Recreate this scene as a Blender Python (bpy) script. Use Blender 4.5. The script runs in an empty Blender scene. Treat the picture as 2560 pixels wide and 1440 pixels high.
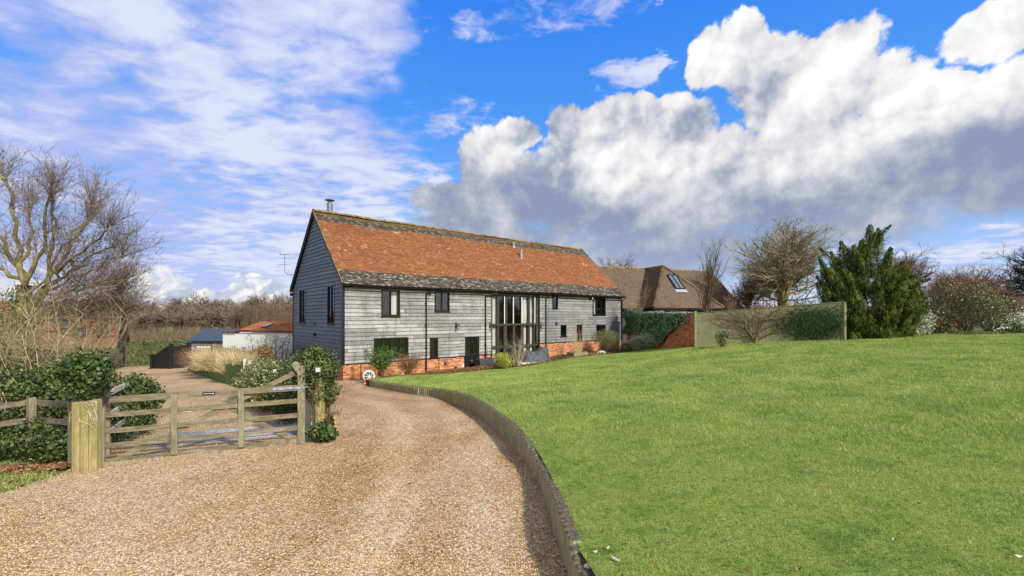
import bpy, bmesh, math, random
import numpy as np
from mathutils import Vector, Matrix, noise as mn
from mathutils.geometry import delaunay_2d_cdt
SC = bpy.context.scene
R = math.radians
# ------------------------------------------------------------------ camera, world, sun
F = 1138.0            # focal length in photograph pixels (2560 wide)
HV = 790.0            # row of the horizon
CZ = 3.37             # camera height above the ground at the barn corner
cam = bpy.data.cameras.new('camera'); co = bpy.data.objects.new('camera', cam); SC.collection.objects.link(co)
co.location = (0, 0, CZ); co.rotation_euler = (R(90), 0, 0)
cam.sensor_width = 36; cam.lens = 36*F/2560; cam.shift_y = (HV-720)/2560
cam.clip_start = .1; cam.clip_end = 3000
SC.camera = co
SUN = Vector((.71, -.70, .72)).normalized()
ELEV = math.asin(SUN.z); 
sl = bpy.data.lights.new('sun', 'SUN'); so = bpy.data.objects.new('sun', sl); SC.collection.objects.link(so)
so.rotation_euler = SUN.to_track_quat('Z', 'Y').to_euler()
sl.energy = 3.9; sl.angle = R(4); sl.color = (1, .93, .82)
SC.view_settings.view_transform = 'Standard'; SC.view_settings.look = 'None'
SC.view_settings.exposure = .5; SC.view_settings.gamma = 1
SC.cycles.max_bounces = 5; SC.cycles.diffuse_bounces = 2; SC.cycles.glossy_bounces = 2
SC.cycles.transparent_max_bounces = 12; SC.cycles.caustics_reflective = False; SC.cycles.caustics_refractive = False

class NT:
    """tiny node-expression helper"""
    def __init__(s, nt): s.nt = nt; s.n = nt.nodes; s.l = nt.links
    def put(s, sock, v):
        if isinstance(v, bpy.types.NodeSocket): s.l.new(v, sock)
        elif v is not None:
            if sock.type == 'RGBA' and not isinstance(v, (int, float)): v = (*v[:3], 1)
            sock.default_value = v
    def m(s, op, a, b=None, c=None, clamp=False):
        n = s.n.new('ShaderNodeMath'); n.operation = op; n.use_clamp = clamp
        s.put(n.inputs[0], a); s.put(n.inputs[1], b); s.put(n.inputs[2], c); return n.outputs[0]
    def add(s, *a):
        r = a[0]
        for x in a[1:]: r = s.m('ADD', r, x)
        return r
    def mul(s, a, b): return s.m('MULTIPLY', a, b)
    def sub(s, a, b): return s.m('SUBTRACT', a, b)
    def mx(s, a, b): return s.m('MAXIMUM', a, b)
    def mad(s, a, b, c): return s.m('MULTIPLY_ADD', a, b, c)
    def step(s, x, lo, hi, a=0., b=1.):
        n = s.n.new('ShaderNodeMapRange'); n.interpolation_type = 'SMOOTHSTEP'
        for k, v in zip(range(5), (x, lo, hi, a, b)): s.put(n.inputs[k], v)
        return n.outputs[0]
    def lin(s, x, lo, hi, a=0., b=1.):
        n = s.n.new('ShaderNodeMapRange')
        for k, v in zip(range(5), (x, lo, hi, a, b)): s.put(n.inputs[k], v)
        return n.outputs[0]
    def mix(s, f, a, b, mode='MIX'):
        n = s.n.new('ShaderNodeMix'); n.data_type = 'RGBA'; n.blend_type = mode
        s.put(n.inputs[0], f); s.put(n.inputs[6], a); s.put(n.inputs[7], b); return n.outputs[2]
    def xyz(s, x=0., y=0., z=0.):
        n = s.n.new('ShaderNodeCombineXYZ')
        for k, v in enumerate((x, y, z)): s.put(n.inputs[k], v)
        return n.outputs[0]
    def sep(s, v):
        n = s.n.new('ShaderNodeSeparateXYZ'); s.l.new(v, n.inputs[0]); return n.outputs
    def vm(s, op, a, b=None, sc=None):
        n = s.n.new('ShaderNodeVectorMath'); n.operation = op; s.put(n.inputs[0], a); s.put(n.inputs[1], b)
        if sc is not None: s.put(n.inputs[3], sc)
        return n.outputs[1] if op in ('LENGTH', 'DOT_PRODUCT', 'DISTANCE') else n.outputs[0]
    def noise(s, v, scale, det=4., rough=.5, dist=0., col=False, dim='3D'):
        n = s.n.new('ShaderNodeTexNoise'); n.noise_dimensions = dim; s.put(n.inputs['Vector'], v); n.inputs['Scale'].default_value = scale
        n.inputs['Detail'].default_value = det; n.inputs['Roughness'].default_value = rough
        n.inputs['Distortion'].default_value = dist
        return n.outputs[1] if col else n.outputs[0]
    def vor(s, v, scale, det=0., rough=.5, feat='F1', out='Distance', rnd=1., dim='3D'):
        n = s.n.new('ShaderNodeTexVoronoi'); n.voronoi_dimensions = dim; n.feature = feat; s.put(n.inputs['Vector'], v)
        n.inputs['Scale'].default_value = scale
        if 'Detail' in n.inputs: n.inputs['Detail'].default_value = det; n.inputs['Roughness'].default_value = rough
        n.inputs['Randomness'].default_value = rnd
        return n.outputs[out]
    def ramp(s, f, stops, interp='LINEAR'):
        n = s.n.new('ShaderNodeValToRGB'); cr = n.color_ramp; cr.interpolation = interp
        while len(cr.elements) < len(stops): cr.elements.new(.5)
        for e, (p, c) in zip(cr.elements, stops): e.position = p; e.color = (*c, 1)
        s.put(n.inputs[0], f); return n.outputs[0]

# ---- sky: Nishita blue with cumulus and high cloud, all laid out by direction (azimuth, elevation)
wd = bpy.data.worlds.new('World'); SC.world = wd; wd.use_nodes = True
g = NT(wd.node_tree); g.n.clear()
sky = g.n.new('ShaderNodeTexSky'); sky.sky_type = 'NISHITA'; sky.sun_disc = False
sky.sun_elevation = ELEV; sky.sun_rotation = math.atan2(SUN.x, SUN.y)
sky.air_density = 1.0; sky.dust_density = .3; sky.ozone_density = 3.0
tc = g.n.new('ShaderNodeTexCoord').outputs['Generated']
D = g.vm('NORMALIZE', tc)
dx, dy, dz = g.sep(D)
az = g.m('ARCTAN2', dx, dy); el = g.m('ARCSINE', dz)
def ang(u, v):
    a = math.atan((u-1280)/F); return a, math.atan((HV-v)/F*math.cos(a))
P2 = g.xyz(az, el, 0.)
# domain warp
w = g.vm('SUBTRACT', g.noise(P2, 7., 4., .6, col=True, dim='2D'), (.5, .5, .5))
PW = g.vm('ADD', P2, g.vm('MULTIPLY', w, (.06, .06, 0)))
def blob(u, v, ru, rv, rot=0., src=None):
    """1 at the centre, 0 on the rim of an ellipse given in degrees"""
    a, e = ang(u, v); p = g.vm('SUBTRACT', src or PW, (a, e, 0))
    if rot:
        n = g.n.new('ShaderNodeMapping'); g.l.new(p, n.inputs[0]); n.inputs['Rotation'].default_value = (0, 0, R(-rot)); p = n.outputs[0]
    return g.sub(1., g.vm('LENGTH', g.vm('MULTIPLY', p, (1/R(ru), 1/R(rv), 0))))
def smax(l, k=.12):
    r = l[0]
    for x in l[1:]: r = g.m('SMOOTH_MAX', r, x, k)
    return r
def billow(P, sc=8., det=3.): return g.sub(.5, g.vor(P, sc, det, .5, dim='2D'))
bil = billow(PW)
fb = g.sub(g.noise(PW, 6., 7., .6, dim='2D'), .5)
relief = g.sub(bil, billow(g.vm('ADD', PW, (-.014, .018, 0))))
soft = g.sub(g.noise(PW, 3.2, 3., .5, dim='2D'), .5)
# cumulus bank
bank = smax([blob(1310, 330, 3.2, 2.6), blob(1420, 320, 4.5, 4.2), blob(1560, 310, 6.5, 4.4), blob(1690, 330, 5.5, 4.6), blob(1500, 430, 12, 7.), blob(1720, 430, 9, 6.5), blob(1210, 390, 5.5, 3.6), blob(1850, 450, 9, 6.2),
             blob(1300, 500, 12, 6.2), blob(1620, 560, 17, 7.), blob(1170, 560, 9, 4.6), blob(2020, 500, 12, 8.), blob(1700, 640, 20, 5.2), blob(1430, 545, 9, 5), blob(2250, 300, 4, 3.), blob(1330, 620, 15, 4.8), blob(1500, 690, 18, 2.6), blob(1120, 500, 6, 3.), blob(2000, 400, 7, 7), blob(2140, 430, 7, 6.5),
             blob(2300, 430, 9, 6.6), blob(2560, 360, 9, 8), blob(2060, 570, 15, 3.2), blob(2500, 470, 8, 3.6)], .06)
tower = smax([blob(1770, 150, 2.8, 3.4), blob(1850, 140, 4.2, 4.2), blob(1960, 150, 4.4, 3.8), blob(2080, 150, 5.2, 4.0), blob(1960, 230, 7.2, 4.4), blob(2180, 200, 5.2, 3.2),
              blob(2270, 230, 4.6, 1.8), blob(2350, 215, 3., 1.1), blob(2020, 320, 6.2, 5), blob(2490, 85, 4.0, 2.4), blob(2540, 210, 3.5, 2.4)], .05)
cum = g.m('SMOOTH_MAX', bank, tower, .08)
fb2 = g.sub(g.noise(P2, 22., 6., .65, dim='2D'), .5)
edge = g.add(g.mul(bil, .32), g.mul(fb, .5), g.mul(fb2, .42))
crisp = g.step(el, R(6), R(17))                 # ragged soft bases, crisp crowns
cumd = g.step(g.add(cum, edge), g.lin(crisp, 0, 1, -.06, .02), g.lin(crisp, 0, 1, .75, .17))
lit = smax([blob(1320, 300, 6.5, 5.2), blob(1450, 290, 8.5, 6.6), blob(1600, 280, 9.0, 6.6), blob(1720, 330, 6.5, 5.8), blob(1560, 410, 6, 3.6), blob(1210, 350, 4.2, 2.4),
            blob(1900, 140, 9.5, 5.6), blob(2130, 200, 8.0, 4.4), blob(2300, 225, 4., 2.), blob(1990, 250, 8.5, 4.5), blob(2500, 80, 5, 4), blob(2540, 200, 4, 2.4), blob(2250, 310, 5, 1.6), blob(2010, 360, 7, 3.6)], .25)
lv = g.mx(lit, -.5); lf = g.step(lv, -.35, .35); lv = g.m('MINIMUM', lv, .42)
litv = g.add(g.mul(lv, .62), g.mul(bil, g.lin(lf, 0, 1, .05, .16)), g.mul(relief, g.lin(lf, 0, 1, .14, .7)), g.mul(fb, .65), g.mul(fb2, .7), g.mul(soft, 1.0), .43)
K = 7.4
def kc(r, g_, b): return tuple(K*(x/255/12.92 if x/255 <= .04045 else ((x/255+.055)/1.055)**2.4) for x in (r, g_, b))
cumc = g.ramp(g.m('MULTIPLY', litv, 1., clamp=True), [(0, kc(142, 153, 182)), (.16, kc(163, 170, 190)), (.32, kc(188, 191, 203)), (.5, kc(214, 214, 219)), (.74, kc(236, 235, 235)), (1., kc(252, 252, 252))])
cumc = g.mix(g.mul(g.step(g.add(el, g.mul(fb, .12)), R(12), R(3)), .6), cumc, kc(168, 182, 212))
# high stratocumulus sheet on a level plane, seen in perspective
inv = g.m('DIVIDE', 1., g.add(g.m('ABSOLUTE', dz), .10))
PS = g.xyz(g.mul(dx, inv), g.mul(dy, inv), 0.)
rotn = g.n.new('ShaderNodeMapping'); g.l.new(PS, rotn.inputs[0]); rotn.inputs['Rotation'].default_value = (0, 0, R(20)); rotn.inputs['Scale'].default_value = (1., 1.35, 1.)
PS = rotn.outputs[0]
sn = g.noise(PS, 1.3, 5., .5, .25, dim='2D')
sn2 = g.noise(PS, 5.6, 4., .55, .2, dim='2D')
sheet_n = g.add(g.mul(g.sub(sn, .5), 1.5), g.mul(g.sub(sn2, .5), 1.35))
leftm = smax([blob(250, 300, 32, 30), blob(700, 420, 18, 16), blob(100, 120, 30, 20), blob(620, 120, 17, 9), blob(450, 620, 28, 7), blob(880, 40, 9, 6)], .2)
wisp = smax([blob(1120, 290, 8, 2.6), blob(1390, 20, 11, 3.), blob(1580, 180, 5, 1.8), blob(1180, 45, 3, 2.5), blob(980, 60, 5, 3), blob(1100, 480, 12, 4), blob(2380, 640, 16, 2.6), blob(2450, 590, 8, 1.6), blob(2400, 720, 20, 2.6), blob(1750, 740, 18, 2.2)], .1)
behind = g.step(dy, .35, -.1)
sheet = g.add(g.mx(g.mul(g.m('MINIMUM', leftm, .42), 1.25), g.add(g.mul(g.m('MINIMUM', wisp, .5), .8), g.mul(g.sub(g.noise(g.vm('MULTIPLY', P2, (1., 2.4, 1.)), 15., 6., .65, .3, dim='2D'), .5), 1.6), -.10)), g.mul(behind, .3))
shd = g.step(g.add(sheet, g.mul(sheet_n, .75)), -.08, .62)
shd = g.mul(shd, g.step(sheet, -.25, .12))
shc = g.mix(g.step(g.add(g.mul(sheet_n, .8), g.mul(soft, 1.2)), -.3, .4), kc(172, 186, 238), kc(224, 228, 247))
# low bright cumulus on the left horizon
low = smax([blob(385, 715, 4.2, 2.6), blob(520, 742, 6, 1.9), blob(640, 735, 4.5, 2.1), blob(420, 760, 9, 1.7), blob(620, 686, 1.6, .5), blob(820, 742, 8, 2.4), blob(200, 740, 10, 1.8)], .1)
bil2 = billow(PW, 22., 2.)
lowd = g.step(g.add(low, g.mul(bil2, .5), g.mul(fb, .4)), .0, .3)
rel3 = g.sub(bil2, billow(g.vm('ADD', PW, (-.006, .007, 0)), 22., 2.))
lowc = g.mix(g.m('ADD', g.add(g.mul(rel3, 1.3), g.mul(bil2, .6)), .5, clamp=True), kc(188, 196, 218), kc(252, 250, 246))
# clear sky
hs = g.n.new('ShaderNodeHueSaturation'); g.l.new(sky.outputs[0], hs.inputs['Color'])
hs.inputs['Saturation'].default_value = 1.25; hs.inputs['Hue'].default_value = .505
blue = g.mix(1., hs.outputs[0], (1., 1., 1.), 'MULTIPLY')
clear = g.mix(.85, blue, g.ramp(el, [(0, kc(208, 220, 242)), (.10, kc(166, 202, 250)), (.24, kc(116, 178, 252)), (.42, kc(76, 154, 252)), (.62, kc(50, 134, 246))]))
c1 = g.mix(g.mul(shd, .93), clear, shc)
c2 = g.mix(lowd, c1, lowc)
c3 = g.mix(g.mul(cumd, .985), c2, cumc)
over = g.mx(g.step(dy, .25, -.25), g.step(dz, .66, .82)); brk = g.step(g.noise(D, 3., 5., .55), .34, .52)
c3 = g.mix(g.mul(over, brk), c3, g.mix(g.noise(D, 5., 4.), kc(196, 196, 196), kc(255, 252, 244)))  # unseen white cloud added behind and overhead as neutral fill light
bg = g.n.new('ShaderNodeBackground'); g.l.new(c3, bg.inputs[0]); bg.inputs[1].default_value = .1
wo = g.n.new('ShaderNodeOutputWorld'); g.l.new(bg.outputs[0], wo.inputs[0])
wd.cycles.sampling_method = 'MANUAL'; wd.cycles.sample_map_resolution = 512

# ------------------------------------------------------------------ scene helpers
rng = np.random.default_rng(7); random.seed(7)
def tag(o, label=None, cat=None, group=None, kind=None):
    if label: o['label'] = label
    if cat: o['category'] = cat
    if group: o['group'] = group
    if kind: o['kind'] = kind
    return o
def empty(name, loc=(0, 0, 0), rz=0., parent=None):
    o = bpy.data.objects.new(name, None); SC.collection.objects.link(o); o.location = loc; o.rotation_euler = (0, 0, rz)
    o.empty_display_size = .2; o.parent = parent; return o
def kids(o): return [c for c in list(o.children)]
def copy_tree(o, parent=None):
    c = o.copy(); SC.collection.objects.link(c); c.parent = parent
    for ch in kids(o): copy_tree(ch, c)
    return c
class MB:
    def __init__(s): s.v = []; s.f = []; s.uv = []
    def poly(s, pts, uv=None):
        b = len(s.v); s.v += [tuple(p) for p in pts]; s.f.append(tuple(range(b, b+len(pts)))); s.uv += (list(uv) if uv else [(0, 0)]*len(pts))
    def box(s, lo, hi, M=None):
        x0, y0, z0 = lo; x1, y1, z1 = hi
        c = [(x0, y0, z0), (x1, y0, z0), (x1, y1, z0), (x0, y1, z0), (x0, y0, z1), (x1, y0, z1), (x1, y1, z1), (x0, y1, z1)]
        if M is not None: c = [tuple(M @ Vector(p)) for p in c]
        b = len(s.v); s.v += c
        for q in ((0, 3, 2, 1), (4, 5, 6, 7), (0, 1, 5, 4), (1, 2, 6, 5), (2, 3, 7, 6), (3, 0, 4, 7)):
            s.f.append(tuple(b+i for i in q)); s.uv += [(0, 0)]*4
        return s
    def bar(s, p0, p1, w, h, up=(0, 0, 1)):
        p0, p1 = Vector(p0), Vector(p1); d = p1-p0; L = d.length; d.normalize()
        r = d.cross(Vector(up)); r.normalize(); u = r.cross(d)
        M = Matrix((( d.x, r.x, u.x, p0.x), (d.y, r.y, u.y, p0.y), (d.z, r.z, u.z, p0.z), (0, 0, 0, 1)))
        return s.box((0, -w/2, -h/2), (L, w/2, h/2), M)
    def tube(s, pts, rad, n=6, cap=True):
        pts = [Vector(p) for p in pts]; m = len(pts)
        if not hasattr(rad, '__len__'): rad = [rad]*m
        b = len(s.v); ref = None
        for i, p in enumerate(pts):
            d = (pts[min(i+1, m-1)]-pts[max(i-1, 0)])
            if d.length < 1e-9: d = Vector((0, 0, 1))
            d.normalize()
            if ref is None: ref = d.orthogonal().normalized()
            ref = (ref-d*ref.dot(d)); ref = ref.normalized() if ref.length > 1e-6 else d.orthogonal().normalized()
            q = d.cross(ref)
            for k in range(n):
                a = 2*math.pi*k/n; s.v.append(tuple(p+(ref*math.cos(a)+q*math.sin(a))*rad[i]))
        for i in range(m-1):
            for k in range(n):
                k2 = (k+1) % n; s.f.append((b+i*n+k, b+i*n+k2, b+(i+1)*n+k2, b+(i+1)*n+k)); s.uv += [(0, 0)]*4
        if cap and n > 2:
            s.f.append(tuple(b+k for k in reversed(range(n)))); s.uv += [(0, 0)]*n
            s.f.append(tuple(b+(m-1)*n+k for k in range(n))); s.uv += [(0, 0)]*n
        return s
    def lathe(s, prof, c=(0, 0, 0), n=16, M=None):
        b = len(s.v); m = len(prof)
        for r, z in prof:
            for k in range(n):
                a = 2*math.pi*k/n; p = Vector((c[0]+r*math.cos(a), c[1]+r*math.sin(a), c[2]+z))
                s.v.append(tuple(M @ p if M is not None else p))
        for i in range(m-1):
            for k in range(n):
                k2 = (k+1) % n; s.f.append((b+i*n+k, b+i*n+k2, b+(i+1)*n+k2, b+(i+1)*n+k)); s.uv += [(0, 0)]*4
        return s
    def build(s, name, mat, parent=None, smooth=False, bevel=0.):
        me = bpy.data.meshes.new(name); me.from_pydata(s.v, [], s.f)
        l = me.uv_layers.new(name='UVMap'); l.data.foreach_set('uv', np.array(s.uv, dtype=np.float32).ravel()) if s.uv else None
        me.materials.append(mat); me.update()
        if smooth: me.shade_smooth()
        o = bpy.data.objects.new(name, me); SC.collection.objects.link(o); o.parent = parent
        if bevel:
            bv = o.modifiers.new('Bevel', 'BEVEL'); bv.width = bevel; bv.segments = 2; bv.limit_method = 'ANGLE'
        return o
def np_mesh(name, v, quads, mat, parent=None, smooth=False):
    """fast mesh from numpy arrays; quads may be (n,3) or (n,4)"""
    v = np.asarray(v, np.float32); q = np.asarray(quads, np.int32); k = q.shape[1]
    me = bpy.data.meshes.new(name); me.vertices.add(len(v)); me.vertices.foreach_set('co', v.ravel())
    me.loops.add(q.size); me.loops.foreach_set('vertex_index', q.ravel())
    me.polygons.add(len(q)); me.polygons.foreach_set('loop_start', np.arange(0, q.size, k, dtype=np.int32))
    me.update(calc_edges=True); me.materials.append(mat)
    if smooth: me.shade_smooth()
    o = bpy.data.objects.new(name, me); SC.collection.objects.link(o); o.parent = parent; return o
def leaf_mesh(name, pts, nrm, size, mat, parent=None, aspect=.7, jit=.6, up=0., tri=False):
    """leaf-sized bent blades at pts, roughly facing nrm"""
    n = len(pts); pts = np.asarray(pts, float); nrm = np.asarray(nrm, float)+rng.normal(0, jit, (n, 3))
    nrm /= np.linalg.norm(nrm, axis=1)[:, None]+1e-9
    t = rng.normal(0, 1, (n, 3)); t[:, 2] += up; t -= nrm*(t*nrm).sum(1)[:, None]; t /= np.linalg.norm(t, axis=1)[:, None]+1e-9
    b = np.cross(nrm, t); s = (size*rng.uniform(.6, 1.3, n))[:, None]
    if tri:
        V = np.stack([pts-b*s*aspect*.5, pts+b*s*aspect*.5, pts+t*s], 1).reshape(-1, 3)
        return np_mesh(name, V, np.arange(3*n).reshape(-1, 3), mat, parent)
    V = np.stack([pts-t*s*.5, pts+b*s*aspect*.5+nrm*s*.12, pts+t*s*.6, pts-b*s*aspect*.5+nrm*s*.12], 1).reshape(-1, 3)
    return np_mesh(name, V, np.arange(4*n).reshape(-1, 4), mat, parent)
def blob_pts(blobs, n, shell=.35, rough=.25):
    """points and normals near the skin of lumpy ellipsoids [(cx,cy,cz,rx,ry,rz)]"""
    B = np.array(blobs, float); vol = (B[:, 3]*B[:, 4]+B[:, 3]*B[:, 5]+B[:, 4]*B[:, 5]); k = rng.choice(len(B), n, p=vol/vol.sum())
    d = rng.normal(0, 1, (n, 3)); d /= np.linalg.norm(d, axis=1)[:, None]
    r = 1-shell*rng.random(n)**1.5
    f = np.sin(d[:, 0]*5.1+k)+np.sin(d[:, 1]*6.3+k*2.1)+np.sin(d[:, 2]*5.7+k*.7)
    r = r*(1+rough*f/3+rng.normal(0, .05, n))
    p = B[k, :3]+d*B[k, 3:]*r[:, None]; nn = d/B[k, 3:]; nn /= np.linalg.norm(nn, axis=1)[:, None]
    return p, nn

# ------------------------------------------------------------------ materials
MATS = {}
def mat(name, fn, rough=.8, spec=.3, bump=None, trans=0., metal=0.):
    m = bpy.data.materials.new(name); m.use_nodes = True; h = NT(m.node_tree); h.n.clear()
    tcn = h.n.new('ShaderNodeTexCoord'); geo = h.n.new('ShaderNodeNewGeometry')
    h.P = geo.outputs['Position']; h.O = tcn.outputs['Object']; h.UV = tcn.outputs['UV']; h.N = geo.outputs['True Normal']
    h.rnd = geo.outputs['Random Per Island']
    r = fn(h); hgt = None
    if isinstance(r, tuple) and len(r) == 2 and isinstance(r[0], bpy.types.NodeSocket): r, hgt = r
    p = h.n.new('ShaderNodeBsdfPrincipled'); h.put(p.inputs['Base Color'], r); h.put(p.inputs['Roughness'], rough)
    p.inputs['Specular IOR Level'].default_value = spec; p.inputs['Metallic'].default_value = metal
    if hgt is not None:
        b = h.n.new('ShaderNodeBump'); b.inputs['Strength'].default_value = bump[0]; b.inputs['Distance'].default_value = bump[1]
        h.l.new(hgt, b.inputs['Height']); h.l.new(b.outputs[0], p.inputs['Normal'])
    out = h.n.new('ShaderNodeOutputMaterial'); sh = p.outputs[0]
    if trans:
        tr = h.n.new('ShaderNodeBsdfTranslucent'); h.put(tr.inputs[0], r); ms = h.n.new('ShaderNodeMixShader'); ms.inputs[0].default_value = trans
        h.l.new(sh, ms.inputs[1]); h.l.new(tr.outputs[0], ms.inputs[2]); sh = ms.outputs[0]
    h.l.new(sh, out.inputs[0]); MATS[name] = m; return m
def flat(c, var=.25, sc=6.):
    def f(h):
        n = h.noise(h.P, sc, 4., .6)
        return h.mix(h.step(n, .3, .7), tuple(x*(1-var) for x in c), tuple(min(1, x*(1+var)) for x in c))
    return f
def leafy(a, b, c=None, sc=2.2):
    """per-leaf random tone between a and b, with broad clumps of c"""
    def f(h):
        col = h.mix(h.rnd, a, b)
        if c: col = h.mix(h.step(h.noise(h.P, sc, 3., .6), .45, .62), col, c)
        return col
    return f
def m_gravel(h):
    P = h.P
    v1 = h.vor(P, 60., out='Color'); r1 = h.sep(v1)[0]; d1 = h.vor(P, 60.)
    v2 = h.vor(P, 34., out='Color'); r2 = h.sep(v2)[1]; d2 = h.vor(P, 34.)
    st = h.ramp(r1, [(0, (.13, .07, .035)), (.2, (.38, .22, .10)), (.45, (.58, .40, .21)), (.66, (.66, .52, .34)), (.74, (.30, .27, .25)), (.80, (.90, .83, .70)), (.93, (.95, .91, .82)), (1., (.14, .11, .09))], 'LINEAR')
    st2 = h.ramp(r2, [(0, (.16, .08, .045)), (.25, (.44, .28, .15)), (.5, (.58, .43, .26)), (.75, (.76, .64, .47)), (.9, (.95, .91, .82))], 'LINEAR')
    c = h.mix(.35, st, st2)
    big = h.noise(P, .35, 4., .6); c = h.mix(h.mul(h.step(big, .45, .62), .75), c, h.mix(1., c, (.80, .66, .50), 'MULTIPLY'))
    tr_ = h.noise(h.vm('ADD', h.vm('MULTIPLY', P, (.9, .28, 1)), h.xyz(0, 0, 7.)), .9, 5., .6, 1.2); c = h.mix(h.mul(h.step(tr_, .50, .66), .6), c, h.mix(1., c, (.78, .66, .52), 'MULTIPLY'))
    b2 = h.noise(h.vm('MULTIPLY', P, (1.2, .5, 1)), 1.1, 4., .65); c = h.mix(h.mul(h.step(b2, .5, .75), .35), c, h.mix(1., c, (1.25, 1.15, 1.0), 'MULTIPLY'))
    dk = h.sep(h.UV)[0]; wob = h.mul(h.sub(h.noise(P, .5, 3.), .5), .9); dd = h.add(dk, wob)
    def stripe(c0, w): return h.step(h.m('ABSOLUTE', h.sub(dd, c0)), w, w*.35)
    fl = h.step(h.noise(P, 1.6, 4., .7), .3, .6)
    for c0 in (1.55, 3.05): c = h.mix(h.mul(stripe(c0, .62), h.mul(fl, .75)), c, h.mix(1., c, (.76, .67, .56), 'MULTIPLY'))
    c = h.mix(h.mul(stripe(2.3, .5), .35), c, h.mix(1., c, (1.15, 1.14, 1.12), 'MULTIPLY'))
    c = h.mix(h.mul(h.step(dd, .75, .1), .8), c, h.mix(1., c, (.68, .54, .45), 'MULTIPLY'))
    c = h.mix(1., c, (1.05, 1.05, 1.05), 'MULTIPLY')
    ms = h.noise(P, 2.6, 5., .7); c = h.mix(h.mul(h.step(ms, .68, .8), .25), c, (.12, .11, .05))
    c = h.mix(1., c, h.mix(h.m('MULTIPLY', d1, 1.5, clamp=True), (1.05, 1.05, 1.0), (.68, .62, .52)), 'MULTIPLY')
    return c, h.add(h.mul(h.sub(1., d1), 1.), h.mul(h.sub(1., d2), .8))
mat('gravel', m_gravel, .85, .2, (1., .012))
def m_lawn(h):
    P = h.P; n1 = h.noise(P, .55, 5., .6); n2 = h.noise(P, 5., 6., .7); n3 = h.noise(P, 45., 3., .7)
    c = h.mix(h.step(n2, .32, .68), (.21, .30, .06), (.40, .49, .12))
    c = h.mix(h.mul(h.step(n1, .40, .62), .8), c, (.36, .45, .085))
    c = h.mix(h.mul(h.step(h.noise(P, 2.4, 5., .75), .56, .7), .5), c, (.10, .20, .03))
    c = h.mix(h.mul(h.step(h.noise(P, 1.7, 4., .7), .60, .76), .4), c, (.13, .23, .035))
    n4 = h.noise(h.vm('MULTIPLY', P, (1., 1.6, 1.)), 11., 5., .75); c = h.mix(h.mul(h.step(n4, .50, .66), .75), c, (.055, .12, .018)); c = h.mix(h.mul(h.step(n3, .35, .7), .4), c, (.09, .16, .025))
    c = h.mix(h.mul(h.step(h.noise(h.vm('ADD', P, (9., 4., 0.)), .9, 5., .7), .50, .72), .55), c, (.08, .17, .022)); c = h.mix(h.mul(h.step(h.noise(h.vm('ADD', P, (3., 8., 0.)), 1.5, 6., .75), .58, .70), .6), c, (.40, .36, .11))
    return c, h.add(h.mul(n3, .7), h.mul(n2, 1.2), h.mul(n4, -1.4))
mat('lawn', m_lawn, .9, .1, (1., .07))
def m_blade(h):
    P = h.P; c = h.mix(h.rnd, (.14, .24, .04), (.46, .54, .15))
    c = h.mix(h.mul(h.step(h.noise(P, .55, 5., .6), .40, .62), .7), c, (.50, .57, .15))
    c = h.mix(h.mul(h.step(h.noise(P, 2.4, 5., .75), .55, .68), .6), c, (.10, .22, .03))
    c = h.mix(h.mul(h.step(h.noise(P, 1.7, 4., .7), .58, .74), .45), c, (.12, .23, .035))
    c = h.mix(h.mul(h.step(h.noise(h.vm('MULTIPLY', P, (1., 1.6, 1.)), 9., 5., .75), .50, .64), .6), c, (.06, .14, .02))
    c = h.mix(h.mul(h.step(h.noise(h.vm('ADD', P, (9., 4., 0.)), .9, 5., .7), .50, .72), .6), c, (.085, .20, .025)); c = h.mix(h.mul(h.step(h.noise(h.vm('ADD', P, (3., 8., 0.)), 1.5, 6., .75), .58, .70), .6), c, (.48, .43, .14))
    return h.mix(h.step(h.rnd, .955, .975), c, (.55, .50, .28))
mat('grass_blades', m_blade, .6, .3, trans=.25)
def m_ground(h):
    P = h.P; n = h.noise(P, .05, 5., .6); n2 = h.noise(P, 2.5, 6., .7)
    c = h.mix(h.step(n2, .3, .7), (.085, .12, .028), (.17, .20, .06))
    c = h.mix(h.mul(h.step(h.noise(P, .9, 5., .7), .45, .62), .7), c, (.15, .10, .05))
    return h.mix(h.step(n, .4, .6), c, (.13, .14, .05)), n2
mat('ground', m_ground, .95, .1, (.7, .06))
mat('soil', lambda h: (h.mix(h.step(h.noise(h.P, 14., 5., .7), .35, .7), (.05, .032, .02), (.20, .14, .09)), h.noise(h.P, 20., 5., .7)), .95, .1, (1., .05))
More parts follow.
